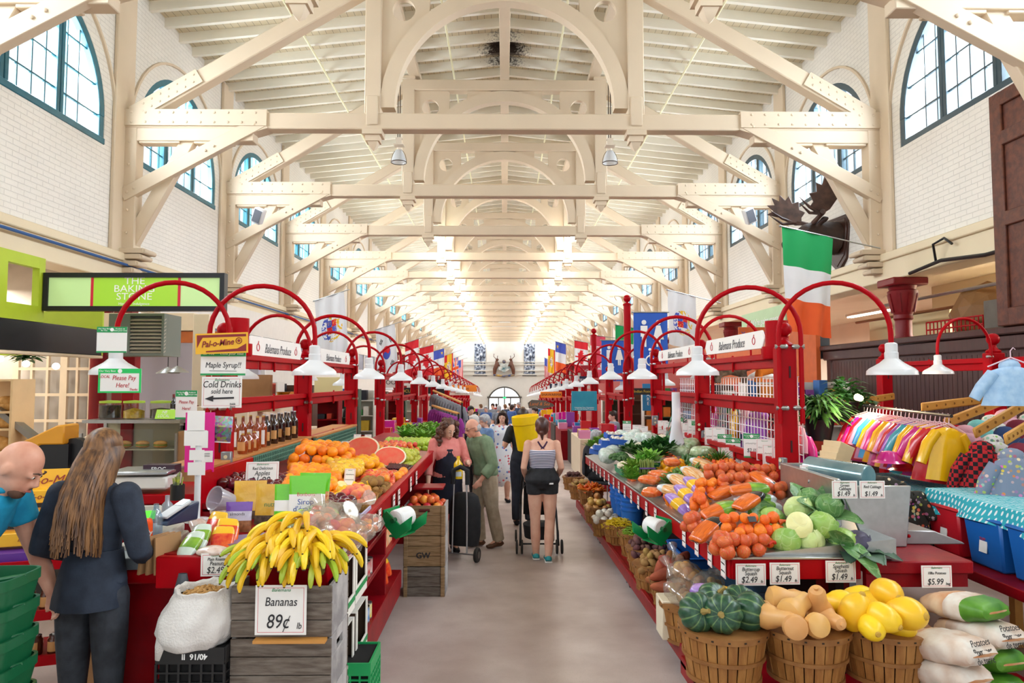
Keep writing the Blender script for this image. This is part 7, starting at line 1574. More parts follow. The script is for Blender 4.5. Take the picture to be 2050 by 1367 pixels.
def inpoly(x,y,P):
 c=False;j=len(P)-1
 for i in range(len(P)):
  if(P[i][1]>y)!=(P[j][1]>y)and x<(P[j][0]-P[i][0])*(y-P[i][1])/(P[j][1]-P[i][1])+P[i][0]:c=not c
  j=i
 return c
STARP=[(cos(pi/2+k*pi/5)*(1 if k%2==0 else .4),sin(pi/2+k*pi/5)*(1 if k%2==0 else .4))for k in range(10)]
def flag(p0,p1,L,fn,label,nx=40,ny=56,rip=.035,taper=.0,drift=0.,cat='flag',pole=True,group=None,lean=0.,k=0):
 """cloth hung from the pole p0-p1; fn(u, v) picks the dye of each small patch (u along the pole, v downwards)"""
 p0,p1=Vector(p0),Vector(p1);r=empty('flag' if cat=='flag' else 'banner',(p0+p1)/2,0,label,cat,group);c=(p0+p1)/2;d=p1-p0;n=Vector((-d.y,d.x,0)).normalized()
 m=MB()
 def S(u,v):
  uu=u+(.5-u)*taper*v;return p0-c+d*uu+Vector((drift*v,0,-L*v))+n*(rip*(.25+v)*sin(u*13+v*3+k)+.5*rip*v*sin(u*5+1+k)+lean*v)
 ids=[[m.vert(S(i/nx,j/ny))for i in range(nx+1)]for j in range(ny+1)]
 for j in range(ny):
  for i in range(nx):m.use(fn((i+.5)/nx,(j+.5)/ny));m.face((ids[j][i],ids[j][i+1],ids[j+1][i+1],ids[j+1][i]))
 m.build('cloth',None,r,smooth=80)
 if pole:m=MB();m.tube([p0-c-d*.03,p1-c+d*pole],.013,8);m.ball(p0-c-d*.03,.022,8,6);m.build('pole',STEEL,r)
tri=lambda a,b,c:(lambda u,v:a if v<.36 else(b if v<.68 else c))
def canada(red):return lambda u,v:red if v<.25 or v>.75 or inpoly((v-.5)*1.9*1.0,(u-.5)*1.15,LEAFP)else FW
def acad(flip):return lambda u,v:(FY if inpoly((u-(.8 if flip else .2))/.11,(.16-v)/.075,STARP)else FB)if v<.34 else(FW if v<.67 else FO)
def korea(u,v):
 x,y=(u-.5)*.68,(v-.55);a=.14
 if x*x+y*y<a*a:
  R_=(x-y)*.707,(x+y)*.707
  x,y=R_;q1=(x-a/2)**2+y*y<a*a/4;q2=(x+a/2)**2+y*y<a*a/4;return FRd if(y<0 and not q2)or q1 else FB
 for sx in(-1,1):
  for sy in(-1,1):
   dx,dy=x-sx*.17,y-sy*.25;e,f_=(dx*.8+sx*sy*dy*.6),(-sx*sy*dx*.6+dy*.8)
   if abs(f_)<.06 and(abs(e)<.012 or abs(abs(e)-.032)<.01):return FK
 return FW
def crest(u,v):
 x,y=(u-.52),(v-.55)*1.5
 if abs(x)<.17 and-.2<y<.14-.0*x:return(FB,FRd)[(x>0)^(y>-.03)]if mn.noise(Vector((x*40,y*40,0)))<.3 else FY
 rr=math.hypot(x,y);an=math.atan2(y,x)
 if .2<rr<.34 and mn.noise(Vector((x*16,y*16,3)))>-.02:return FB if x<-.08 and abs(y)<.3 else FY
 return FW
def nb(u,v):
 if v<.3 and u<.3:return FRd
 if u>.86:return FRd
 x,y=u-.5,v-.55;return(FB if mn.noise(Vector((x*9,y*9,1)))>.1 else FW)if math.hypot(x,y)<.22 and mn.noise(Vector((x*14,y*14,5)))>-.05 else FY
def uk(u,v):
 x,y=(u-.5),(v-.5)
 if abs(x)<.1 or abs(y)<.06:return FO
 if abs(x)<.16 or abs(y)<.1:return FW
 d=min(abs(x-y),abs(x+y));return FO if d<.04 else(FW if d<.11 else FB)
def us(u,v):return FB if v<.4 and u<.54 else(FRd if int(u*13)%2==0 else FW)
def at(x,y,Y):return PY(x,y,Y)
flag(at(1565,453,11.5),at(1668,476,11.75),1.78,tri(FG,FW,FO),'green, white and orange tricolour hanging below the moose head',30,60,.05,.22,-.0,pole=.95)
flag(at(630,602,16.4),at(688,583,16.4),1.42,crest,'white flag with a blue, red and yellow crest on the left',60,80,.05,-.05,.12,pole=.2);flag(at(1337,580,16.5),at(1393,594,16.6),1.33,crest,'white flag with a blue, red and yellow crest on the right',60,80,.04,-.02,0,pole=.9,k=2)
flag(at(752,660,21),at(790,648,21),1.45,korea,'white flag with a red and blue circle and black bars',80,110,.04,-.1,.1)
for a in((811,687,838,678,26,1.36,canada(FRd),'red and white maple leaf flag, left side, nearer one'),(840,697,868,690,30,1.3,canada(FRd),'red and white maple leaf flag, left side, farther one'),(868,703,889,697,34,1.3,acad(True),'blue, white and orange flag with a yellow star on the left'),(890,712,907,706,39,1.4,nb,'yellow flag with red edge and blue emblem on the left'),(907,718,918,714,44,1.35,uk,'flag with orange and blue crossed bars on the left'),(918,722,927,719,50,1.35,us,'blue and red-striped flag on the left'),(1150,681,1177,686,28,1.3,canada(FRd),'red and white maple leaf flag on the right, brightest one'),(1182,670,1212,674,23,1.5,canada(FPK),'pinkish maple leaf flag partly behind the red pole'),(1112,683,1133,689,33,1.45,acad(False),'blue, white and orange flag with a yellow star on the right'),(1097,697,1111,701,40,1.4,nb,'yellow flag with red edge and blue emblem on the right'),(1090,716,1100,720,46,1.35,us,'blue and red-striped flag on the right'),(1232,650,1268,656,21,1.4,tri(FG,FW,FO),'distant green, white and orange flag behind the blue banner')):
 flag(at(a[0],a[1],a[4]),at(a[2],a[3],a[4]),a[5],a[6],a[7],34,46,.04,0,0,k=a[0])
def restroom(p0,p1,L,lab):
 flag(p0,p1,L,lambda u,v:FBB,lab,4,8,.004,cat='banner',pole=.05);r=next(o for o in reversed(COL.objects)if o.name.startswith('banner'));W_=(Vector(p1)-Vector(p0)).length;s=W_
 for x,nm in((-.2,'man_symbol'),(.22,'woman_symbol')):
  m=MB();y=-.02;m.tube([(x*s,y,-.3*s),(x*s,y-.006,-.3*s)],.07*s,14)
  if x<0:m.b2((x-.1)*s,(x+.1)*s,y-.006,y,-.72*s,-.4*s);m.b2((x-.065)*s,(x-.01)*s,y-.006,y,-1.02*s,-.7*s);m.b2((x+.01)*s,(x+.065)*s,y-.006,y,-1.02*s,-.7*s)
  else:m.prism([((x-.06)*s,-.39*s),((x+.06)*s,-.39*s),((x+.16)*s,-.8*s),((x-.16)*s,-.8*s)],.006,Matrix.Translation((0,y-.003,0)));m.b2((x-.06)*s,(x-.01)*s,y-.006,y,-1.02*s,-.8*s);m.b2((x+.01)*s,(x+.06)*s,y-.006,y,-1.02*s,-.8*s)
  m.build(nm,INKW,r)
 m=MB();c=(0,-.025,-1.42*s);m.tube([(c[0]+.15*s*cos(a),c[1],c[2]+.15*s*sin(a))for a in[rad(100+250*k/16)for k in range(17)]],.022*s,6);m.tube([(-.03*s,-.025,-1.17*s),(-.02*s,-.025,-1.36*s),(.1*s,-.025,-1.36*s),(.16*s,-.025,-1.52*s),(.21*s,-.025,-1.5*s)],.024*s,6);m.ball((-.035*s,-.025,-1.1*s),.045*s,8,6);m.build('wheelchair_symbol',INKW,r)
restroom(at(1268,625,13.3),at(1336,625,13.3),1.15,'larger blue banner with white restroom symbols');restroom(at(1204,681,18.3),at(1253,681,18.3),1.1,'smaller blue banner with white restroom symbols')
yy=YE-.36
t=NT('old_photo');n=t.ramp(t.noise(3.2,5),[(.4,lin('#20263a')),(.55,lin('#9aa6bc')),(.62,lin('#e6eaf0'))]);t.color(n);OLDP=t.m
for x0,nm in((950,'left'),(1049,'right')):
 a,b=PY(x0,688,yy),PY(x0+22,752,yy);r=empty('photo_banner',((a.x+b.x)/2,yy,b.z),0,'tall black and white photo banner on the far wall, %s of the crest'%nm,'banner');w=b.x-a.x
 m=MB();m.b2(-w/2,w/2,-.03,.0,0,a.z-b.z);m.build('print',OLDP,r);m=MB();m.tube([(-w*.65,-.03,0),(w*.65,-.03,0)],.05,6);m.build('rod',BLACKP,r)
BRZ=M('carved_brown','#6b3a20',.5,var=.3,vs=3);p=PY(1009,752,yy-.4);r=empty('coat_of_arms',p,0,'carved coat of arms with two stags on the far wall','crest')
m=MB();m.prism([(-.7,1.2),(.7,1.2),(.7,.5),(0,.1),(-.7,.5)],.2,Matrix.Translation((0,0,.3)));m.build('shield',M('shield_blue_white','#2f6a74',.4,col2='#f0eee8',vs=1.6),r)
for s in(-1,1):
 m=MB();m.tube([(s*1.2,0,.1),(s*1.15,0,.8),(s*.85,0,1.5),(s*.95,0,1.9)],[.16,.25,.28,.14],8);m.ball((s*.85,-.1,2.0),(.2,.2,.16),8,6);m.tube([(s*.8,0,1.5),(s*.55,-.2,1.2)],.09,6);m.tube([(s*.95,0,2.05),(s*1.3,0,2.4),(s*1.25,0,2.75)],.04,5);m.tube([(s*.85,0,2.1),(s*.8,0,2.5)],.04,5);m.build('stag',BRZ,r)
m=MB();m.tube([(-1.3,-.05,.1),(0,-.1,-.1),(1.3,-.05,.1)],.16,6);m.ball((0,0,1.75),(.25,.2,.25),8,6);m.build('scroll',M('scroll_gold','#c9a04a',.4,col2='#2f4a7a',vs=2),r)
a=PY(975,850,yy);w=2.15;zb_=fz(yy);DG=M('door_grey','#5a5650',.5);SKYG=M('daylight_glass','#eef4fa',.2,emit=1.2)
r=empty('door_1',(0,yy,zb_),0);r['kind']='structure'
m=MB();m.arc_band(w-.18,w,.2,.35,pi-.35,20,(0,0,1.55));m.b2(-w,w,-.1,.1,1.9+.35,2.45);[m.b2(x-.07,x+.07,-.1,.1,0,2.4 if x else 3.6)for x in(-1.95,-.75,0,.75,1.95)];m.build('frame',DG,r)
m=MB();m.prism([(w*.95*cos(x),1.55+w*.95*sin(x))for x in[.38+(pi-.76)*k/16 for k in range(17)]],.03);m.b2(-1.9,1.9,-.02,.02,.3,2.2);m.build('glass',SKYG,r,smooth=0)
m=MB();m.box((0,-.15,2.3),(.4,.08,.22));o=m.build('exit_sign',M('exit_green','#1fb36a',.4,emit=.8),loc=(0,yy,zb_));tag(o,'small green exit sign over the far door','sign')
MOO=M('moose_fur','#2c1b15',.6,col2='#3d271c',vs=9,bump=.4,bs=60);ANT=M('antler','#3a2620',.45,col2='#5a4036',vs=7);PLQ=M('plaque_wood','#3a1e14',.4)
r=empty('moose_trophy',(6.95,14.0,4.72),(0,0,rad(8)),'brown moose head trophy with palmate antlers on the right wall','moose head',scale=1.0)
m=MB();m.prism([(-.36,.5),(.36,.5),(.4,.2),(.3,-.4),(0,-.66),(-.3,-.4),(-.4,.2)],.07,axis='X');m.prism([(-.3,.43),(.3,.43),(.33,.2),(.25,-.33),(0,-.55),(-.25,-.33),(-.33,.2)],.1,axis='X');m.build('plaque',PLQ,r,bevel=.015)
m=MB();loft(m,[((-.03,0,.05),.3,.36),((-.3,0,.1),.24,.31),((-.52,0,.16),.2,.25),((-.72,0,.12),.18,.21),((-.95,0,.0),.13,.15),((-1.12,0,-.1),.13,.14),((-1.22,0,-.16),.09,.1)],16,fwd=Vector((0,0,1)))
for s in(-1,1):m.tube([(-.55,s*.17,.3),(-.5,s*.32,.38),(-.48,s*.42,.38)],[.05,.07,.015],8)
m.tube([(-.75,0,-.1),(-.72,0,-.3)],[.06,.02],7);blob(m,'head',MOO,r,.025,3)
for s in(-1,1):
 m=MB();m.tube([(-.62,s*.1,.34),(-.62,s*.3,.42),(-.66,s*.5,.48)],[.05,.045,.06],8);m.build('antler_beam',ANT,r)
 P=[(-.1,.0),(.25,-.12),(.62,-.08),(1.0,-.14),(.86,.06),(1.12,.16),(.9,.26),(1.08,.46),(.82,.44),(.9,.66),(.66,.54),(.62,.74),(.42,.54),(.26,.68),(.14,.42),(-.06,.4),(-.02,.18)]
 e1,e3=(Vector((.5,-.45,.75)),Vector((-.8,.1,.45)))if s<0 else(Vector((-.8,.3,.4)),Vector((.25,.1,.95)))
 e1.normalize();e3=(e3-e1*e3.dot(e1)).normalized();e2=e3.cross(e1)
 m=MB();fr=Matrix.Translation((-.64,s*.4,.46))@Matrix((e1,e2,e3)).transposed().to_4x4();m.prism([(x*.66,z*.66)for x,z in P],.035,fr);m.build('antler_palm',ANT,r,bevel=.008)
 for q_ in((-.98,.12),(-.9,-.0)):m=MB();m.tube([(-.68,s*.44,.46),(-.95,s*.5,.44+q_[1]),(-1.2,s*.55,.62+q_[1])],[.04,.03,.006],6);m.build('antler_tine',ANT,r)
 m=MB();m.ball((-.78,s*.155,.17),.022,8,6);m.build('eye',BLACKP,r)
for x,s in((518,-1),(1500,1)):
 p=PY(x,432,16.5);r=empty('loudspeaker',p,(rad(20),s*rad(-25),0),'white loudspeaker with grey grille clamped to the %s truss brace'%('left' if s<0 else 'right'),'speaker');m=MB();m.box((0,0,0),(.24,.2,.38));m.build('cabinet',ENAMEL,r,bevel=.02);m=MB();m.box((0,-.105,0),(.19,.01,.31));m.build('grille',M('grille_grey','#5a5d66',.6,bump=.5,bs=300),r)
for pts,mat_,lab,rr_2 in(([(-6.8,3,3.92),(-6.8,12,3.9),(-6.8,40,3.9)],M('blue_cable','#2b5a94',.5),'blue cable running along the left arcade beam',.025),([(6.8,3,3.66),(6.8,9.5,3.6),(6.75,10.4,3.68),(6.8,11.3,3.62)],BLACKP,'black cable along the right arcade beam',.03),([(6.8,10.6,3.7),(6.7,10.5,3.95),(6.78,10.35,4.02),(6.8,10.2,3.9)],BLACKP,'looped black cable with a plug on the right arcade beam',.02)):m=MB();m.tube(pts,rr_2,8);tag(m.build('cable',mat_),lab,'cable')
def bx(name,x0,x1,y0,y1,z0,z1,mat,label,cat,bevel=.006,group=None):
 m=MB();c=((x0+x1)/2,(y0+y1)/2,z0);m.b2(x0-c[0],x1-c[0],y0-c[1],y1-c[1],0,z1-z0);o=m.build(name,mat,loc=c,bevel=bevel);return tag(o,label,cat,group)
LIME=M('lime_paint','#b4c92c',.5,var=.06);LIMEP=M('lime_panel','#9fd038',.4,emit=.15);PALEG=M('pale_lime_panel','#bfe09a',.4,emit=.15);BLKF2=M('black_fascia','#12141c',.35,var=.3,vs=4);CREAMP=M('cream_joinery','#e6d2b4',.5,var=.05)
r=empty('shop_sign',PY(272,585,8.0),0,'black framed lime green bakery sign hanging over the left shop','sign');w,h=2.1,.445
[MB().b2(x0,x1,-.03,.03,-h/2+.05,h/2-.05).build('side_panel',PALEG,r)for x0,x1 in((-w/2+.05,-.5),(.53,w/2-.05))];m=MB();m.b2(-.48,.51,-.032,.03,-h/2+.05,h/2-.05);m.build('centre_panel',LIMEP,r);m=MB();[m.b2(x-.015,x+.015,-.035,.03,-h/2+.05,h/2-.05)for x in(-.49,.52)];m.build('divider',M('sign_red','#d81e3c',.4),r)
m=MB();m.b2(-w/2,w/2,-.05,.05,h/2-.055,h/2);m.b2(-w/2,w/2,-.05,.05,-h/2,-h/2+.055);[m.b2(x,x+.055,-.05,.05,-h/2,h/2)for x in(-w/2,w/2-.055)];m.build('frame',BLKF2,r)
text('THE\nBAKING\nSTONE',.115,INKW,r,(0,-.034,.035),wide=1.15,line=.8);text('Healthy  Indulgence',.045,INKW,r,(0,-.034,-.14))
r=empty('lime_kiosk',(-5.42,0,0),0,'lime green kiosk front with an upper window on the left','shop front')
m=MB();m.b2(-.04,.04,5,8.0,3.12,3.25);m.b2(-.04,.04,5,8,2.5,2.68);m.b2(-.04,.04,7.9,8.0,2.6,3.2);m.b2(-.04,.04,7.2,7.4,2.6,3.2);m.build('frame',LIME,r);m=MB();m.b2(-.005,.005,5,7.3,2.68,3.12);m.build('glass',GLASS,r);m=MB();m.b2(-1.6,.04,9.17,9.2,2.16,2.75);m.build('return',LIME,r)
bx('fascia_board',-5.48,-5.38,5,9.17,2.16,2.5,BLKF2,'long black fascia board under the lime kiosk window','fascia');bx('awning_batten',-5.5,-5.36,5,9.17,2.12,2.155,CREAMP,'pale wooden batten under the black fascia','batten')
a,b=PY(255,627,8.35),PY(326,712,8.35);r=empty('air_vent',((a.x+b.x)/2,8.4,b.z),0,'grey louvred air vent under the bakery sign','vent');w,h=b.x-a.x,a.z-b.z;VG=M('vent_grey','#70776c',.5)
m=MB();m.b2(-w/2-.25,-w/2,0,.4,0,h);m.b2(-w/2,w/2,.05,.4,0,h);[m.b2(x0,x1,-.04,.06,z0,z1)for x0,x1,z0,z1 in((-w/2,w/2,0,.03),(-w/2,w/2,h-.03,h),(-w/2,-w/2+.03,0,h),(w/2-.03,w/2,0,h))];m.build('housing',VG,r)
m=MB();[m.beam((-w/2,-.01,.05+(h-.08)*k/10),(w/2,-.01,.05+(h-.08)*k/10),.05,.012,up=(0,-.5,1))for k in range(10)];m.build('louvres',M('vent_slat','#b3a894',.5),r)
for i,(x0,x1)in enumerate(((-8.5,-7.68),(-7.66,-7.0))):
 r=empty('door_%d'%(i+2),((x0+x1)/2,12.0,fz(12)),0);r['kind']='structure';w=x1-x0;m=MB();H_=2.85
 for k in range(4):x=-w/2+w*k/3;m.b2(x-(.05 if k in(0,3)else .02),x+(.05 if k in(0,3)else .02),-.03,.03,0,H_)
 for k in range(6):z=.6+(H_-.6)*k/5;m.b2(-w/2,w/2,-.028,.028,z-.025,z+.025)
 m.b2(-w/2,w/2,-.03,.03,0,.6);m.build('frame',CREAMP,r);m=MB();m.b2(-w/2,w/2,-.004,.004,.6,H_);m.build('glass',GLASS,r)
bx('panelling',-12.4,-6.9,12.2,12.3,fz(12),3.9,M('back_shop_wall','#c9bcae',.6,var=.06),'pale back wall of the bakery shop','wall panel');bx('pier',-4.28,-4.06,9.4,9.6,fz(9.5),2.74,CREAMP,'cream pier beside the lavender wall','pier')
bx('partition',-6.6,-4.3,12,12.1,fz(12),2.6,M('lavender_wall','#a9a5b2',.6),'lavender grey partition behind the bakery counter','partition');bx('lintel_board',-5.55,-4.3,10.95,11.1,2.43,2.61,M('orange_wood','#c06428',.5,var=.2),'orange brown wooden lintel over the lavender wall','board');bx('bulkhead',-6.6,-4.95,10.9,11.2,2.62,2.9,CREAMP,'cream bulkhead above the orange lintel','bulkhead')
bx('red_post',-4.98,-4.82,8.95,9.1,fz(9),2.15,REDW,'dark red post behind the bakery jars','post');bx('red_post',-6.45,-6.15,11.3,11.5,fz(11),3.4,COLR,'wide oxblood post beside the french doors','post')
r=empty('display_case',(-4.6,8.7,fz(8.7)),0,'glass bakery display case with sandwiches','display case');z0=.9;m=MB();m.b2(-.58,.58,-.25,.3,0,z0);m.build('base',M('case_base','#7a7468',.5),r);m=MB();m.b2(-.6,.6,-.2,.32,1.57,1.61);m.build('top',STEEL,r)
for s in(-.58,.58):MB().b2(s-.02,s+.02,.26,.3,z0,1.58).build('upright',STEEL,r);MB().b2(s-.015,s+.015,-.25,-.22,z0,1.45).build('upright',STEEL,r)
m=MB();m.b2(-.57,.57,-.26,-.254,z0,1.5);m.build('glass',GLASS,r);m=MB();m.b2(-.56,.56,-.2,.28,1.24,1.25);m.b2(-.56,.56,.28,.3,z0,1.57);m.build('glass_shelf',M('shelf_glass_tint','#b8b89c',.3),r)
BRD=M('sandwich_bread','#d9a45c',.7,col2='#b98038',vs=18);LET=GL
for i in range(8):
 z=.9 if i<4 else 1.255;x=-4.95+.22*(i%4);r=empty('sandwich',(x,8.62,fz(8.7)+z),uni(-.3,.3),('sandwich on the lower shelf of the bakery case','sandwich on the glass shelf of the bakery case')[i>3],'sandwich',('lower shelf sandwiches','upper shelf sandwiches')[i>3]);m=MB();m.ball((0,0,.06),(.09,.06,.035),10,6);m.ball((0,0,.025),(.09,.06,.022),10,6);m.build('bread',BRD,r);m=MB();m.ball((0,0,.04),(.096,.066,.012),10,4);m.build('lettuce',LET,r)
JG=glassy('jar_glass','#f2f4ee',.1,.05)
for i,(x,a_,b_)in enumerate(((-5.0,'#3a3330','#241f1e'),(-4.7,'#d8b23a','#b8902a'),(-4.36,'#5a4a3c','#2f2a28'))):
 r=empty('glass_jar',(x,8.75,fz(8.7)+1.612),0,'large glass jar with a green lid on the bakery case, %s'%('dark tea inside','yellow pasta inside','mixed dried fruit inside')[i],'jar');m=MB();m.lathe([(0,0),(.12,0),(.13,.02),(.13,.19),(.1,.215)],seg=20,cap=False);m.build('glass',JG,r);m=MB();m.lathe([(.105,.2),(.125,.2),(.125,.225),(0,.235)],seg=20);m.build('lid',M('lime_lid','#a8c83a',.4),r);m=MB();m.lathe([(0,.01),(.12,.01),(.12,(.17,.1,.12)[i]),(0,(.17,.14,.14)[i])],seg=16);m.build('contents',M('jar_fill_%d'%i,a_,.7,col2=b_,vs=40),r)
st={'first':1};wb=bottle_mesh([(0,0),(.036,0),(.037,.18),(.03,.21),(.013,.24),(.013,.3)],(M('wine_dark','#1c1a16',.1,coat=.5),M('wine_cap','#7a1a22',.4),WHITEP),0,0,14,1,(.0375,.06,.13));wb.name='wine_bottle'
for i,x in enumerate((-4.18,-4.08,-3.98,-3.9)):put(wb,st,(x,8.7+.05*(i%2),fz(8.7)+1.612 if i==0 else 1.2),0,'wine bottle standing at the right end of the bakery case','bottle','wine bottles')
bx('side_counter',-4.02,-3.6,8.5,9.1,fz(8.7),1.2,M('counter_tan','#b98a5c',.5),'tan side counter under the wine bottles','counter');r=sign([('NB\nLOCAL',.055,-.02,0)],.24,.12,PY(332,829,8.3),(rad(-25),0),'lime green local produce sign on the bakery counter','plain',ink=INKW);r.children[0].data.materials[0]=LIMEP
for i,(px,py)in enumerate(((336,742),(355,740))):r=empty('pendant_lamp',PY(px,py,10),0,('nickel pendant lamp before the lavender wall, left one','nickel pendant lamp before the lavender wall, right one')[i],'lamp');m=MB();m.lathe([(.16,-.04),(.155,-.03),(.06,.03),(.02,.05),(0,.06)],seg=18);m.build('shade',STEEL,r);m=MB();m.tube([(0,0,.05),(0,0,.75)],.006,5);m.build('cord',BLACKP,r)
r=empty('bread_rack',(-4.8,6.6,0),0,'pale wooden bread rack at the far left','rack');m=MB();[m.b2(-.35,.2,-.15,.15,z,z+.02)for z in(1.15,1.36,1.52,1.82)];m.b2(.18,.2,-.15,.15,fz(6.6),1.84);m.b2(-.35,.2,.14,.16,fz(6.6),1.84);m.build('shelves',M('pale_wood','#e2bf8c',.5,var=.08),r)
for i in range(9):o=inst('bread_loaf',FR['bread']if 'bread' in FR else FR.setdefault('bread',lump((.12,.055,.05),.06,2).mesh('bread_loaf',BRD)),(-4.72-.02*(i//3),6.5+.05*(i%3),(1.22,1.43,1.59)[i%3]+.04*(i//6)),uni(-.2,.2),1,'golden bread loaf on the rack at the far left','bread','loaves on the rack')
r=empty('bread_slicer',(-4.3,6.6,.95),rad(8),'yellow bread slicing machine behind the cashiers','machine');m=MB();m.prism([(-.22,.3),(.1,.46),(.16,.46),(.16,.28),(-.05,.28),(-.22,.1)],.3);m.build('body',M('slicer_yellow','#eda62a',.4),r,bevel=.012);m=MB();m.box((.02,0,.15),(.34,.25,.26));m.tube([(.2,-.06,.2),(.2,.06,.2)],.13,18);m.build('motor',BLACKP,r);m=MB();m.box((-.3,0,.45),(.5,.12,.05),(0,rad(40),0));m.build('chute',M('slicer_steel','#8d8578',.4,.5),r);bx('slicer_table',-4.9,-3.9,6.3,6.9,fz(6.6),.95,M('dark_table','#2a2622',.6),'dark table under the bread slicer','table')
me_ivy=bush(90,.22,.09,.07,GK,'trailing_plant',21,1.2,5,5,.1,-.6);inst('trailing_plant',me_ivy,PY(55,722,8.6),0,1,'trailing green plant hanging under the black fascia','plant')
for i,px in enumerate((0,52,112)):p=PY(px,(718,728,733)[i],7.2);m=MB();m.ball((0,0,0),.035,10,8);o=m.build('globe_bulb',BULB,loc=p);tag(o,'warm globe bulb under the black fascia, %s'%('leftmost','middle one','rightmost')[i],'bulb')
WHJ=M('white_joinery','#e6e0d6',.5,var=.04);PANE=M('grey_pane','#8f94a4',.15)
r=empty('partition',(-6.6,0,0),0,'white partition with grey upper windows behind the left stalls','partition');m=MB();m.b2(-.05,.05,13.0,40,-1.4,2.3);m.b2(-.06,.06,13,40,3.0,3.62);[m.b2(-.06,.06,13+1.35*k,13.15+1.35*k,2.3,3.05)for k in range(20)];m.build('panelling',WHJ,r)
for k in range(19):m=MB();m.b2(-.01,.01,13.15+1.35*k,14.35+1.35*k,2.3,3.0);m.build('window_pane',PANE,r)
ORG=M('orange_shop_wall','#d8642a',.55,var=.1);RSW=M('red_shop_front','#a12a20',.5,var=.1)
bx('shop_counter',-6.2,-3.4,10.2,12.5,fz(11),1.0,CREAMP,'cream shop counter behind the syrup shelf','counter');bx('shop_facade',6.7,6.8,14.6,24,-.9,3.0,ORG,'orange shop front beyond the dark panelling','shop front');bx('shop_facade',6.75,6.85,24.2,60,-2,2.9,RSW,'dark red shop front far down the right side','shop front')
def hsign(px0,py0,px1,py1,Y,bg,txt,ink,label,sz=.6,sh=0.,cat='sign'):
 a,b=PY(px0,py0,Y),PY(px1,py1,Y);w,h=b.x-a.x,a.z-b.z;r=empty('shop_sign',((a.x+b.x)/2,Y,(a.z+b.z)/2),0,label,cat);m=MB();m.b2(-w/2,w/2,-.02,.02,-h/2,h/2);m.build('board',bg,r,bevel=.004)
 n=max(len(x)for x in txt.split('\n'))if txt else 1
 if txt:text(txt,min(h*sz/(1+.8*txt.count('\n')),w*1.75/n),ink,r,(0,-.024,0),shear=sh)
 return r
SO,SB,SN,SR,ST,SW_=M('sign_orange','#f08a28',.5),M('sign_black','#1b1b1e',.5),M('sign_navy','#24304f',.5),M('sign_dark_red','#a8202c',.5),M('sign_teal','#1f7f9c',.4,col2='#2a92a8',vs=4),M('sign_plain_white','#ecebe6',.5);INKY=M('ink_yellow','#f0c83a',.5);INKO=M('ink_orange','#f08a3c',.5);INKBR=M('ink_brown','#7a2a16',.5)
for a in((768,755,801,776,16,SW_,'FOOD',INK,'white sign reading FOOD on the left'),(792,776,822,790,20,SB,'KOOCU',INKY,'black sign with pale letters under the FOOD sign'),(800,757,842,772,22,SW_,'EXHIBITION',INKO,'white sign with orange letters above the left stalls'),(886,771,954,784,30,SO,"'s Frootique",INKBR,'orange fruit shop sign on the left'),(900,785,948,791,30.5,SW_,'CHEESE & MORE',INK,'narrow white sign under the orange fruit shop sign'),(924,824,957,837,22,SB,'& FERRIS',INKW,'black sign with white letters over the left clothes rack'),(846,760,890,788,24,SB,'S',INKW,'black framed board sign left of the orange sign'),(1082,784,1125,796,26,SO,'SHAWARMA',INK,'orange sign reading SHAWARMA'),(1126,762,1181,778,23.5,SW_,'BUBBLE',INK,'cream sign with outlined letters on the right'),(1100,768,1127,781,27,SN,'LIFE',INKW,'navy framed sign with a pink symbol'),(1162,731,1196,752,21,SR,"LaDario's",INKW,'dark red sign with white script on the right'),(1160,753,1198,768,20,SN,'SEA MARKET',INKW,'navy sign with white letters below the dark red one'),(1144,783,1195,822,13.2,ST,'',INKW,'teal square sign with small white text hanging under a lamp'),(1262,777,1312,790,15,SB,'Indian Foods',INKY,'black sign with yellow letters behind the right posts'),(1286,768,1308,822,16.5,M('sign_bright_blue','#2a7fb4',.5),'C\nA\nR\nE',INKW,'tall blue sign with large white letters'),(1262,742,1306,752,14.5,SW_,'Balemans Produce',INKG,'small white sign between the far right posts'),(488,722,531,751,12.5,SW_,'SANDWICH BAR',INKB,'white sandwich bar sign under the left rail'),(628,715,706,733,15,M('sign_sky','#bcd6e6',.5),'WILDO',INKB,'pale sign with large blue letters behind the left rail'),(630,755,685,800,14,M('menu_board','#e8d9a0',.5),'',INK,'menu board of white cards behind the left posts'),(1478,655,1566,684,15.5,ORG,'Yummi Curry',INKB,'orange curry shop sign behind the right produce sign')):hsign(*a,sh=.2 if 'script' in a[8]or 'outlined' in a[8]else 0)
p=PY(1170,813,13.1);text('Colostrum Your Connection\nto Natural Healing Products',.032,INKW,None,p+Vector((0,-.03,0)));o=COL.objects[-1];o.parent=next(x for x in COL.objects if x.get('label','').startswith('teal square'));o.location=(0,-.024,-.14)
r=empty('carved_sign',PY(1082,810,19.5),0,'grey fish-shaped wooden sign with orange letters','sign');m=MB();m.prism([(-.33,-.1),(-.36,.05),(-.25,.14),(.1,.12),(.35,.03),(.4,-.04),(.1,-.11)],.05);m.build('board',M('driftwood','#6f675e',.7,var=.2,vs=9),r);text('Land & Sea',.13,INKO,r,(-.03,-.03,.02),shear=.3)
r=empty('pale_banner',(6.7,17.6,3.25),(0,0,-pi/2),'pale green banner reading going greener on the right arcade','banner');m=MB();m.b2(-1.5,1.5,-.02,.02,-.4,.4);m.build('cloth',M('mint_banner','#bfdcae',.6,var=.08,vs=2),r);text("We're going greener",.24,INKW,r,(.25,-.025,.1),shear=.2);m=MB();m.prism([(-1.2,-.25),(-.85,-.1),(-.8,.2),(-1.05,.1)],.01,Matrix.Translation((0,-.025,0)));m.build('red_mark',INKR,r)
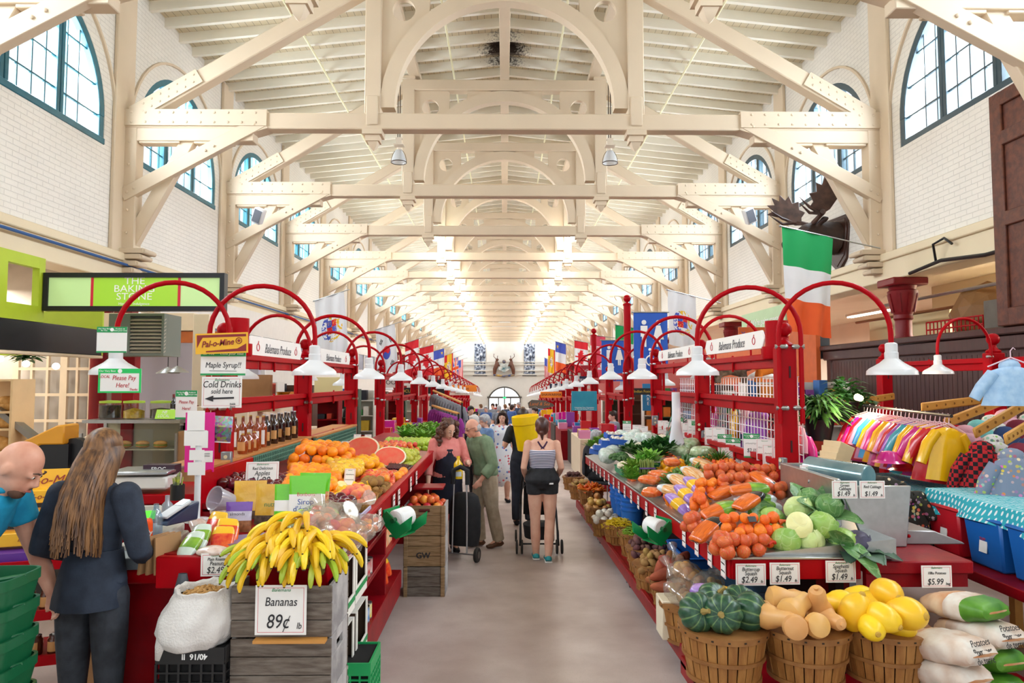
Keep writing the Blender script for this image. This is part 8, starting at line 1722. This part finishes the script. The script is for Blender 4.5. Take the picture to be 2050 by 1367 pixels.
DW=M('dark_beadboard','#4a2c28',.4,col2='#3d2320',vs=5,coat=.2,stretch=(9,9,.5))
r=empty('beadboard_panelling',(6.9,0,0),0,'dark brown beadboard panelling behind the clothes stall','panelling');m=MB();m.b2(0,.1,5.5,14.5,fz(10),2.4);y=5.5
while y<14.4:m.b2(-.012,0,y,y+.105,fz(10),2.2);y+=.115
m.build('boards',DW,r);m=MB();m.b2(-.06,.12,5.4,14.6,2.25,2.45);m.b2(-.12,.3,5.3,14.7,2.45,2.56);m.b2(-.03,.1,14.3,14.5,fz(14),2.3);m.build('cap_moulding',DW,r,bevel=.02)
CRK=M('crackled_brown','#4f2a20',.5,col2='#6b3b28',vs=12,bump=.5,bs=14);r=empty('panelled_door_leaf',(6.75,0,0),0,'tall crackled brown panelled door leaf at the right edge','door leaf');m=MB();m.b2(0,.1,7.6,9.2,2.56,5.75);m.build('slab',CRK,r);m=MB();[m.b2(-.04,0,y0,y1,z0,z1)for y0,y1,z0,z1 in((8.98,9.2,2.56,5.75),(7.6,7.8,2.56,5.75),(7.8,9,5.55,5.75),(7.8,9,5.0,5.2),(7.8,9,3.9,4.1),(7.8,9,2.56,2.8))];m.build('stiles',CRK,r,bevel=.012)
bx('painted_board',8.3,8.4,12.6,15.4,2.452,3.2,M('beige_board','#c9b78c',.6),'beige framed board on the right mezzanine','board');bx('storage_crate',7.1,7.9,9.6,10.0,2.57,3.0,M('grey_crate','#6a6258',.8,var=.2),'weathered grey crate on top of the panelling','crate');bx('switch_cabinet',6.75,7.1,14.8,15.5,2.3,3.3,M('blue_grey_box','#5f6f80',.5),'blue grey cabinet at the end of the dark panelling','cabinet');bx('mezzanine_wall',9.5,9.6,5,15,2.5,3.9,M('mezz_wall','#c4b59c',.6),'cream back wall of the right mezzanine','wall panel');bx('mezzanine_floor',7.0,9.6,5,15,2.3,2.45,M('mezz_floor','#6a5a4c',.7),'floor of the right mezzanine','slab')
r=empty('brown_umbrella',(7.7,10.9,2.95),(0,rad(-75),rad(30)),'open brown umbrella lying on the mezzanine','umbrella');m=MB();m.lathe([(.0,.32),(.25,.22),(.45,.05),(.55,-.1)],seg=8,cap=False);m.build('canopy',M('umbrella_brown','#8a6238',.6,var=.1),r,smooth=0)
r=empty('red_wire_rack',(7.3,11.0,2.57),0,'red wire rack on the mezzanine edge','rack');m=MB();[m.tube([(0,-.7+.1*k,0),(0,-.7+.1*k,.25)],.01,5)for k in range(15)];[m.tube([(0,-.7,z),(0,.7,z)],.014,5)for z in(.02,.12,.25)];m.build('wires',RED,r)
for i,(z,y0,y1)in enumerate(((3.3,6,13.5),(3.1,8,15))):m=MB();m.tube([(7.5+.3*i,y0,z),(7.5+.3*i,y1,z)],.03,8);tag(m.build('pipe',(STEEL,M('copper_pipe','#8a5a3a',.4,.6))[i]),('steel conduit under the right mezzanine ceiling','copper pipe under the right mezzanine ceiling')[i],'pipe')
frame(1,(7.2,9.3),'red stall frame of the clothes stall in front of the dark panelling',X=5.2,rails=((2.0,.13),(1.25,.13),(.45,.13)));r=empty('stall_rail',(5.2,0,0),0,'red rail of the clothes stall leaving the picture on the right','rail');rail(r,0,4.5,7.1,2.0);rail(r,0,4.5,7.1,.35)
lamp(5.1,7.1,2.15,rad(190),'smaller white shade lamp on the clothes stall post',scale=.75)
def garment(mat,W_=.3,L=.42,k=0,sleeve=.28,hood=False):
 m=MB();loft(m,[((0,0,0),.05,.03),((0,0,-.03),W_*.36,.04),((0,0,-.12),W_*.42,.05),((0,0,-L),W_*.55,.06)],28,wob=.14)
 for s in(-1,1):m.tube([(s*W_*.33,0,-.05),(s*W_*.55,0,-.16),(s*W_*.68,.01,-.05-sleeve)],[.045,.048,.042],8)
 if hood:m.ball((0,.02,.0),(.08,.05,.06),10,7)
 return m.mesh('jacket',mat,smooth=70)
def hangerme():
 m=MB();m.tube([(-.16,0,-.05),(0,0,.02),(.16,0,-.05)],.006,5);m.tube([(0,0,.02),(0,0,.07),(.02,0,.095),(.035,0,.08)],.004,5);return m.mesh('hanger',M('pink_hanger','#e9c8d4',.4),smooth=60)
HG=hangerme();JC={n:M('coat_'+n,c,.22,coat=.5,bump=.2,bs=18)for n,c in(('red','#d01c2a'),('blue','#2f8fd0'),('magenta','#d0178c'),('pink','#e79ac2'),('yellow','#f6bf12'),('teal','#38a6ba'),('violet','#9a4fb8'))}
t=NT('coat_polka');v=t.add('ShaderNodeTexVoronoi');v.inputs['Scale'].default_value=30;v.inputs['Randomness'].default_value=0;t.l.new(t.coord(),v.inputs['Vector']);t.color(t.mix(t.math('LESS_THAN',v.outputs['Distance'],.3),lin('#f6b81a'),lin('#fbf3e0')));JC['polka']=t.m
JM={n:garment(m_,.34,.46)for n,m_ in JC.items()}
r0=PY(1730,812,7.3);r1=PY(1905,833,5.6);r=empty('clothes_rail',r0,0,'dark rail carrying the childrens raincoats','rail');m=MB();m.tube([(0,0,0),r1-r0],.014,8);m.build('bar',BLACKP,r);m=MB();m.tube([(0,0,0),(0,0,fz(7.3)-r0.z)],.014,8);m.build('leg',BLACKP,r)
dv=r1-r0;ang=math.atan2(dv.y,dv.x)+pi/2;order='red blue magenta red pink blue violet yellow pink magenta yellow polka pink red violet teal yellow yellow magenta yellow red yellow'.split();place={}
for i,n in enumerate(order):
 p=r0.lerp(r1,.03+.94*i/(len(order)-1));place[n]=place.get(n,0)+1;o=inst('raincoat',JM[n],p+Vector((0,0,-.1)),(uni(-.1,.1),rad(8),ang+uni(-.2,.2)),uni(.92,1.05),'%s raincoat hanging on the dark rail'%('yellow dotted' if n=='polka' else 'glossy '+n),'raincoat',n+' raincoats');inst('hanger',HG,(0,0,.02),parent=o)
TAN=M('peg_board_pine','#d89c4a',.45,col2='#c88a38',vs=5)
PBD=(((1890,848),5.9,(2012,800),6.1,'tan peg rail, left one of the three sloping rails'),((1950,868),5.4,(2060,805),5.6,'tan peg rail, middle of the three sloping rails'),((2012,880),5.0,(2070,845),5.2,'tan peg rail, lowest at the right edge'),((1845,815),6.5,(1968,800),6.9,'tan peg rail level behind the raincoats'),((1690,808),7.9,(1790,793),8.4,'tan peg rail behind the hanging plants'))
pm_={}
def pat(n,a,b,sc):t=NT('print_'+n);v=t.add('ShaderNodeTexVoronoi');v.inputs['Scale'].default_value=sc;t.l.new(t.coord(),v.inputs['Vector']);t.color(t.mix(t.math('LESS_THAN',v.outputs['Distance'],.35),lin(a),t.mix(.5,v.outputs['Color'],lin(b))));t.b.inputs['Roughness'].default_value=.8;return t.m
t=NT('print_plaid');ck=t.add('ShaderNodeTexChecker');ck.inputs['Scale'].default_value=34;ck.inputs[1].default_value=(*lin('#c01f28'),1);ck.inputs[2].default_value=(*lin('#16141a'),1);t.l.new(t.coord(),ck.inputs[0]);t.color(ck.outputs[0]);t.b.inputs['Roughness'].default_value=.85
BM={n:garment(m_,.27,.3,0,.24,True)for n,m_ in(('blue print',pat('blue','#4a74c4','#c8d4ea',40)),('pink',M('fleece_pink','#e6b0c0',.9,bump=.5,bs=120)),('turquoise',M('fleece_turq','#7fcfd0',.9,bump=.5,bs=120)),('red plaid',t.m),('white floral',pat('floral_white','#e8e8e4','#8aa65a',30)),('navy',M('fleece_navy','#28406e',.8)),('maroon',M('fleece_maroon','#7a1a34',.8)),('grey floral',pat('floral_grey','#7f8aa0','#d08a4a',34)))}
sets=(['blue print','pink','turquoise','white floral','pink'],['red plaid','white floral','navy','maroon','white floral'],['grey floral','maroon','navy','white floral'],[],[])
for b_,ks in zip(PBD,sets):
 a,c=PY(*b_[0],b_[1]),PY(*b_[2],b_[3]);r=empty('peg_rail',a,0,b_[4],'peg rail');m=MB();m.beam((0,0,0),c-a,.025,.085);m.build('board',TAN,r,bevel=.01)
 for i in range(7):q_=(c-a)*((i+.5)/7);m=MB();m.tube([q_+Vector((0,-.012,0)),q_+Vector((0,-.016,0))],.012,8);m.build('peg_hole',M('peg_brass','#8a5a2a',.4,.6),r)
 for i,n in enumerate(ks):p=a.lerp(c,.05+.88*i/max(1,len(ks)-1));inst('baby_jacket',BM[n],p+Vector((.0,-.05,-.13)),(0,0,uni(-.4,.4)-.5),uni(1.,1.12),'%s baby jacket hanging from the %s'%(n,b_[4].split(',')[1].strip()+' peg rail' if ',' in b_[4]else 'peg rail'),'jacket','baby jackets')
p=PY(2025,765,5.2);o=inst('baby_outfit',garment(M('pale_blue_knit','#b4d2ee',.8,col2='#9cc0e4',vs=20),.38,.3,0,.2,True),p+Vector((0,0,.12)),(0,0,-.2),1,'pale blue baby outfit hung high at the right edge','outfit');inst('hanger',HG,(0,0,.05),parent=o)
t=NT('polka_cloth');v=t.add('ShaderNodeTexVoronoi');v.inputs['Scale'].default_value=22;v.inputs['Randomness'].default_value=.15;s_=t.add('ShaderNodeSeparateXYZ');t.l.new(t.coord(),s_.inputs[0]);c_=t.add('ShaderNodeCombineXYZ');t.l.new(t.math('ADD',s_.outputs[0],s_.outputs[1]),c_.inputs[0]);t.l.new(t.math('ADD',s_.outputs[1],s_.outputs[2]),c_.inputs[1]);t.l.new(c_.outputs[0],v.inputs['Vector']);t.color(t.mix(t.math('LESS_THAN',v.outputs['Distance'],.28),lin('#2fb0c0'),lin('#eef6f6')));t.b.inputs['Roughness'].default_value=.7;POL=t.m
r=empty('trestle_table',(4.15,4.4,fz(4.6)-.02),0,'table under the turquoise polka dot cloth','table');m=MB();m.b2(-.85,.8,-1,.9,1.1,1.14);m.build('top',TAN,r);[MB().b2(x-.03,x+.03,y-.03,y+.03,.0,1.1).build('leg',TAN,r)for x in(-.3,.7)for y in(-.9,.8)]
zt=fz(4.6)+1.13;m=MB();m.b2(3.27,4.98,3.38,5.32,zt,zt+.01);m.grid(lambda u,v:(3.27-.02*v*sin(u*20)-.02*v,3.38+1.94*u,zt+.01-(.17+.04*sin(u*7))*v),40,6);m.grid(lambda u,v:(3.27+1.7*u,5.32,zt+.01-.17*v),20,4);tag(m.build('polka_dot_cloth',POL),'turquoise cloth with white dots over the clothes table','tablecloth')
bx('bin_deck',3.15,4.6,3.4,5.7,.48,.55,REDW,'red deck under the storage bins','deck')
for i,(x,c_)in enumerate(((3.5,'red'),(3.5,'blue'),(3.5,'blue'))):
 r=empty('storage_bin',(x,(5.12,4.7,4.28)[i],.552),rad(-90),('red storage bin under the polka dot cloth','blue storage bin beside the red one','blue storage bin at the right edge')[i],'bin');m=MB();m.box((0,0,.17),(.32,.42,.34),taper=(1.16,1.16));m.box((0,0,.335),(.39,.51,.03));m.build('tub',{'red':M('bin_red','#c01626',.4),'blue':M('bin_blue','#1763b4',.4)}[c_],r,bevel=.015);m=MB();m.box((0,-.228,.16),(.075,.004,.11),(rad(-5),0,0));l_=m.build('label',WHITEP,r);text('TUFF',.026,INKR,l_,(0,-.233,.195))
for i,(px,c_)in enumerate((((1780,925),'magenta'),((1810,940),'red'),((1835,950),'yellow'),((1870,948),'pink'),((1850,925),'teal'))):m=MB();m.lathe([(.14,0),(.1,.02),(.09,.05),(.06,.09),(0,.1)],seg=16);o=m.build('rain_hat',JC[c_],loc=PY(*px,5.9+.1*i));tag(o,'%s rain hat lying in front of the raincoats'%c_,'hat')
m=MB();m.b2(3.3,4.4,5.4,6.9,.86,.9);tag(m.build('hat_stand',POL),'small polka dot table holding the rain hats','table')
for i,px in enumerate(((1770,985),(1790,1010),(1815,1020),(1835,1015))):inst('apron_dress',garment((pat('dark_print','#2c2a24','#c8743a',26)if i==0 else o2.data.materials[0]),.3,.5,0,.1),PY(*px,5.3)+Vector((0,0,.12)),uni(-.6,.6),1,'dark patterned dress on a white hanger behind the scale','dress','patterned dresses');o2=COL.objects[-1]
m=MB();m.lathe([(.03,0),(.035,.06),(.02,.08)],seg=14);m.ball((0,0,-.0),.032,10,8);o=m.build('spot_bulb',M('hot_bulb','#ffd9a0',.3,emit=14),loc=PY(1722,797,7.0),rot=(rad(-80),0,0));tag(o,'glowing clip-on bulb by the hanging plants','lamp');l=bpy.data.lights.new('bulb_glow','POINT');l.energy=18;l.color=(1,.75,.45);l.shadow_soft_size=.05;lo=bpy.data.objects.new('bulb_glow',l);COL.objects.link(lo);lo.location=PY(1722,797,6.85)
FERN=bush(260,.2,.2,.028,GK,'fern_fronds',31,1.2,3,7,.1,-1.)
for i,(px,Y,s,me,lab)in enumerate((((1640,835),7.4,1.25,FERN,'drooping fern beside the nearest right post'),((1690,800),7.6,1.2,me_ivy,'leafy hanging plant in a dark pot by the bulb'),((1722,812),7.9,.9,me_ivy,'second leafy hanging plant behind the bulb'))):r=inst('hanging_plant',me,PY(*px,Y),uni(0,6),s,lab,'plant');m=MB();m.lathe([(.09,-.2),(.12,-.05),(.13,-.02),(.1,-.02)],seg=16);m.build('pot',BLACKP,r)
GRW=M('white_wire','#f0f0f2',.35);r=empty('grid_display',(0,0,0),0,'white wire grid display behind the right stall','grid display')
for x,y0,y1,z0,z1 in((2.62,6.0,10.2,1.0,1.86),):
 m=MB();n=int((y1-y0)/.09)
 for k in range(n+1):m.tube([(x,y0+.09*k,z0),(x,y0+.09*k,z1)],.005,4)
 for k in range(11):m.tube([(x,y0,z0+.086*k),(x,y1,z0+.086*k)],.005,4)
 m.build('wires',GRW,r)
for i in range(26):n=list(BM)[i%8];n2=list(JC)[i%8];inst('hung_garment',BM[n]if i%2 else JM[n2],(2.78+.1*(i%3),6.6+.14*i,1.5-.1*(i%3)),(0,0,uni(-.4,.4)+pi/2),.95,'small garment hanging on the grid display','garment','garments on the grid display')
PLU=M('plush_orange','#c8741e',.9,bump=.6,bs=150,col2='#b86212');PLG=M('plush_grey','#8a7a68',.9,bump=.6,bs=150,col2='#4a4038',vs=14)
for(px,Y,mt,lab,s)in(((1545,750),8.0,PLU,'orange plush horse on top of the grid display',1),((1463,752),8.2,PLG,'grey striped plush cat on top of the grid display',-1)):
 r=empty('plush_toy',PY(*px,Y),0,lab,'plush toy');m=MB();m.tube([(-.16,0,.05),(0,0,.1),(.16,0,.05)],[.08,.09,.08],12);m.ball((.2*-s,-.02,.13),.075,12,9);[m.tube([(x,y,.04),(x*1.1,y*1.3,-.09)],.03,8)for x in(-.15,.15)for y in(-.04,.04)];blob(m,'body',mt,r,.014,3)
m=MB();m.grid(lambda u,v:(.1*sin(2*pi*u)*(.5+.5*v)*(1-.3*sin(v*3)),.04*cos(2*pi*u),-.62*v+.02*sin(u*25)*v),30,14,True);tag(m.build('white_bag_bundle',M('white_poly','#eceef6',.35),loc=PY(1353,785,8.2)),'bundle of white plastic bags hanging from the right post','plastic bags')
r=empty('wrapping_machine',(2.35,4.75,0),0,'steel wrapping machine with a film roll on the red side table','machine');m=MB();m.prism([(-.06,.775),(.2,.775),(.24,1.16),(-.22,1.16)],.02,Matrix.Translation((.0,-.38,0)));m.b2(-.24,-.2,-.37,.5,.9,1.2);m.b2(-.2,.24,.45,.5,.775,1.2);m.build('housing',STEEL,r,bevel=.006)
m=MB();m.tube([(-.13,.25,1.19),(.1,-.14,1.17)],.088,30);m.build('film_roll',M('film_roll_teal','#a2b2b4',.15,.4,col2='#5c7f86',vs=3),r,bevel=.006);m=MB();m.tube([(-.24,.02,1.13),(.24,-.2,1.05)],.016,8);m.build('bar',STEEL,r);m=MB();m.prism([(.12,.775),(.62,.775),(.6,.79),(.42,.86),(.12,.87)],.34,Matrix.Translation((0,-.15,0)));m.build('hot_plate',M('plate_steel','#a8a6a8',.35,.7,var=.1,vs=12),r,bevel=.006);m=MB();m.ball((.25,-.325,.83),.012,8,6);m.build('red_knob',RED,r)
VEN=M('punnet_veneer','#e2c79a',.6,var=.08);m=MB();m.box((0,0,.05),(.15,.15,.1),taper=(1.15,1.15));vme=m.mesh('veneer_punnet',VEN,bevel=.004)
for k in range(7):inst('veneer_punnet',vme,(2.62+.012*k,5.55,.98+.04*k),(0,.06*k,.4),1,'pale veneer punnet in the leaning stack beside the right post','punnet','stacked punnets')
bx('punnet_stand',2.4,2.75,5.4,5.7,fz(5.6),.978,GREYMET,'grey metal stand under the veneer punnets','stand')
PAW=M('paper_white_bag','#e6e1d8',.6,col2='#c8a890',vs=7,bump=.3,bs=12);PAG=M('green_bag_print','#5f9a2c',.5,col2='#3f7a24',vs=9);TAT=M('potato_art','#c8885a',.6,col2='#e2c4a0',vs=6)
PM=pillow('potato_sack',.42,.27,.11,[(.3,PAG),(.55,PAW),(1,TAT)],41,.1);PM2=pillow('potato_sack',.42,.27,.12,[(.35,PAW),(.7,PAW),(1,TAT)],42,.1)
for i,(px,Y,z,ra,me,lab)in enumerate((((1960,1345),3.7,.0,.3,PM,'green and white potato bag lowest in the right stack'),((1965,1300),3.75,.11,.2,PM,'green potato bag second in the right stack'),((1960,1265),3.75,.22,.25,PM2,'white potato bag third in the right stack'),((1930,1215),3.8,.33,.35,PM,'green ended potato bag on top of the right stack'),((1875,1345),3.55,.0,.2,PM,'green potato bag lowest beside the squash basket'),((1885,1310),3.55,.11,.3,PM2,'crumpled white potato bag in the middle of the left stack'),((1893,1265),3.52,.23,.35,PM2,'white potato bag on top of the left stack'))):
 p=PY(px[0],1300,Y);o=inst('potato_sack',me,(p.x,Y,.23+z*1.1),(rad(-8),0,ra),(1.,.95,1.25),lab,'potato bag')
 if i in(2,6):text('Potatoes\nPommes\nde terre',.036,INK,o,(0,-.208,.012),(rad(74),0,0))
bx('pallet',2.15,2.95,3.4,4.0,fz(3.7),.15,REDW,'low red pallet under the potato bags','pallet')
heap('green_apple',[(-1.6,9.0),(-1.0,9.0),(-1.0,9.8),(-1.7,9.8)],flat(.9),.075,2,'green fruit on the next counter beyond the pears','green fruit on the next counter');bx('produce_table',-2.2,-.85,8.95,12.5,fz(10),.88,REDW,'red table of greens beyond the fruit counter','table')
for i in range(14):inst('leafy_lettuce',BU['lettuce'],(uni(-1.8,-1.0),9.9+.17*i,.95),uni(0,6),1,'leafy lettuce on the red table beyond the fruit','lettuce','lettuces beyond the fruit')
r=empty('clothes_rail',(-1.9,15.5,0),0,'wooden clothes rail with purple and grey tops on the left','rail');m=MB();RP=[(PY(866,812,17),PY(918,828,14.5)),(PY(868,782,19),PY(925,806,15.5))];o_=r.location.copy();[m.tube([a-o_,b-o_],.03,8)for a,b in RP];m.build('bar',TAN,r);[MB().tube([Vector((p.x,p.y,fz(p.y)))-o_,p-o_],.02,6).build('leg',BLACKP,r)for ab in RP for p in ab]
PUR=garment(M('purple_top','#8a1f86',.7),.4,.5);GRJ=garment(M('grey_top','#7d8086',.8),.4,.6)
for i in range(11):t_=(i+.5)/11;inst('hung_shirt',PUR,RP[0][0].lerp(RP[0][1],t_)-Vector((0,0,.08)),-1.,1,'purple top hanging on the wooden clothes rail','top','purple tops');inst('hung_shirt',GRJ,RP[1][0].lerp(RP[1][1],t_)-Vector((0,0,.08)),-1.,1,'grey top hanging behind the purple ones','top','grey tops')
r=empty('corrugated_box',PY(514,787,9),rad(10),'tall brown cardboard sheet box standing behind the left rail','box');m=MB();m.box((0,0,0),(.36,.2,.48));m.build('box',KR,r);r=empty('brass_pot',PY(567,800,9.6),0,'brass pot behind the left rail','pot');m=MB();m.lathe([(.05,-.1),(.16,-.03),(.17,.03),(.08,.08),(.1,.11)],seg=20);m.build('pot',M('brass','#b8862e',.25,.9),r)
bx('back_shelf',-3.9,-3.2,8.6,10.4,fz(9),1.5,CREAMP,'cream cupboard carrying the box and the brass pot','cupboard')
random.seed(33)
for s in(-1,1):
 for j in range(13):
  y=14+2.5*j;x=s*uni(1.5,2.2);bx('stall_table',min(x,s*3),max(x,s*3),y,y+2.2,fz(y+1),fz(y+1)+.95,(REDW,CREAMP,M('dark_table','#2a2622',.6))[j%3],'stall table further down the %s side'%('left' if s<0 else 'right'),'table',group='distant tables %s'%s)
  for k in range(5):h=uni(.12,.5);xx=x+s*uni(.1,.7);yk=y+.2+.42*k;bx('stall_goods',xx-.14,xx+.14,yk,yk+.3,fz(y+1)+.951,fz(y+1)+.951+h,list(JC.values())[(j*3+k)%7],'%s box of goods on a distant %s stall table'%(list(JC)[(j*3+k)%7],'left' if s<0 else 'right'),'box',group='distant %s goods %s'%(list(JC)[(j*3+k)%7],s))
COUNT={-1:0,1:0}
UM=[M('unit_white','#dcd6cc',.6),M('unit_brown','#5a3a2a',.6),REDW,M('unit_green','#3f5a48',.6)]
GM=[M('goods_%d'%i,c,.5,var=.15)for i,c in enumerate(('#d8b23a','#3a6fb0','#c8402c','#efe8dc','#3f8a4a','#8a4a9a','#e88a3a','#2c2c34'))];GN='yellow blue red white green purple orange black'.split()
for s in(-1,1):
 sd='left' if s<0 else 'right'
 for j in range(9):
  y=13.2+2.4*j;x=s*(5.3 if s<0 else 5.6);z=fz(y);r=empty('shelf_unit',(x,y,z),0,'tall shop shelf unit of the %s side aisle'%sd,'shelf unit','shelf units of the %s side'%sd);m=MB()
  for k in range(4):m.b2(-1,1,-.2,.2,.35+.5*k,.38+.5*k)
  m.b2(-1,-.97,-.2,.2,0,2.2);m.b2(.97,1,-.2,.2,0,2.2);m.b2(-1,1,.2,.22,0,2.2);m.build('carcass',UM[j%4],r)
  for k in range(4):
   xx=-.9
   while xx<.8 and COUNT[s]<140:
    COUNT[s]+=1
    w_,h_=uni(.12,.3),uni(.12,.38);g_=int(uni(0,7.99));bx('shelf_goods',x+xx,x+xx+w_,y-.16,y+.1,z+.381+.5*k,z+.381+.5*k+h_,GM[g_],'%s packet on the %s side shop shelves'%(GN[g_],sd),'packet',.004,'%s packets on the %s shelves'%(GN[g_],sd));xx+=w_+uni(.02,.12)
bpy.context.view_layer.update()
dg=bpy.context.evaluated_depsgraph_get()
done=[]
for o in list(bpy.context.scene.objects):
 if o.type=='FONT' or o.modifiers:
  done.append((o,bpy.data.meshes.new_from_object(o.evaluated_get(dg),preserve_all_data_layers=False,depsgraph=dg)))
for o,me in done:
 if o.type=='FONT':
  if not me.materials:me.materials.append(o.data.materials[0])
  n=bpy.data.objects.new('lettering',me);COL.objects.link(n);n.parent=o.parent;n.location=o.location;n.rotation_euler=o.rotation_euler;n.scale=o.scale
  bpy.data.objects.remove(o)
 else:
  mt=list(o.data.materials);o.modifiers.clear();o.data=me
  if not me.materials:
   for x in mt:me.materials.append(x)
  me.polygons.foreach_set('use_smooth',[True]*len(me.polygons))
W=bpy.data.worlds.new('World');bpy.context.scene.world=W;W.use_nodes=True
W.node_tree.nodes['Background'].inputs[0].default_value=(.93,.97,1,1);W.node_tree.nodes['Background'].inputs[1].default_value=.65
def area(name,loc,rot,sx,sy,power,col=(1,1,1)):
 l=bpy.data.lights.new(name,'AREA');l.shape='RECTANGLE';l.size=sx;l.size_y=sy;l.energy=power;l.color=col
 o=bpy.data.objects.new(name,l);COL.objects.link(o);o.location=loc;o.rotation_euler=rot;return o
for s in(-1,1):
 for i,yc in enumerate(bays):
  area('window_daylight',(s*(WX+.75),yc,7.1),(0,s*rad(75),0),2.2,3.2,370 if i<8 else 430,(.86,.93,1)if s>0 or i>7 else(.92,.96,1))
sc=bpy.context.scene
cam=bpy.data.cameras.new('camera');co=bpy.data.objects.new('camera',cam);COL.objects.link(co)
cam.sensor_width=36;cam.lens=FPX*36/2050;cam.clip_end=300;cam.clip_start=.05
co.matrix_world=Matrix(((CR.x,CU.x,-CF.x,0),(CR.y,CU.y,-CF.y,0),(CR.z,CU.z,-CF.z,CAMZ),(0,0,0,1)))
sc.camera=co
vs=sc.view_settings
vs.view_transform='Standard';vs.look='None';vs.gamma=1;vs.use_curve_mapping=False;vs.exposure=0.88
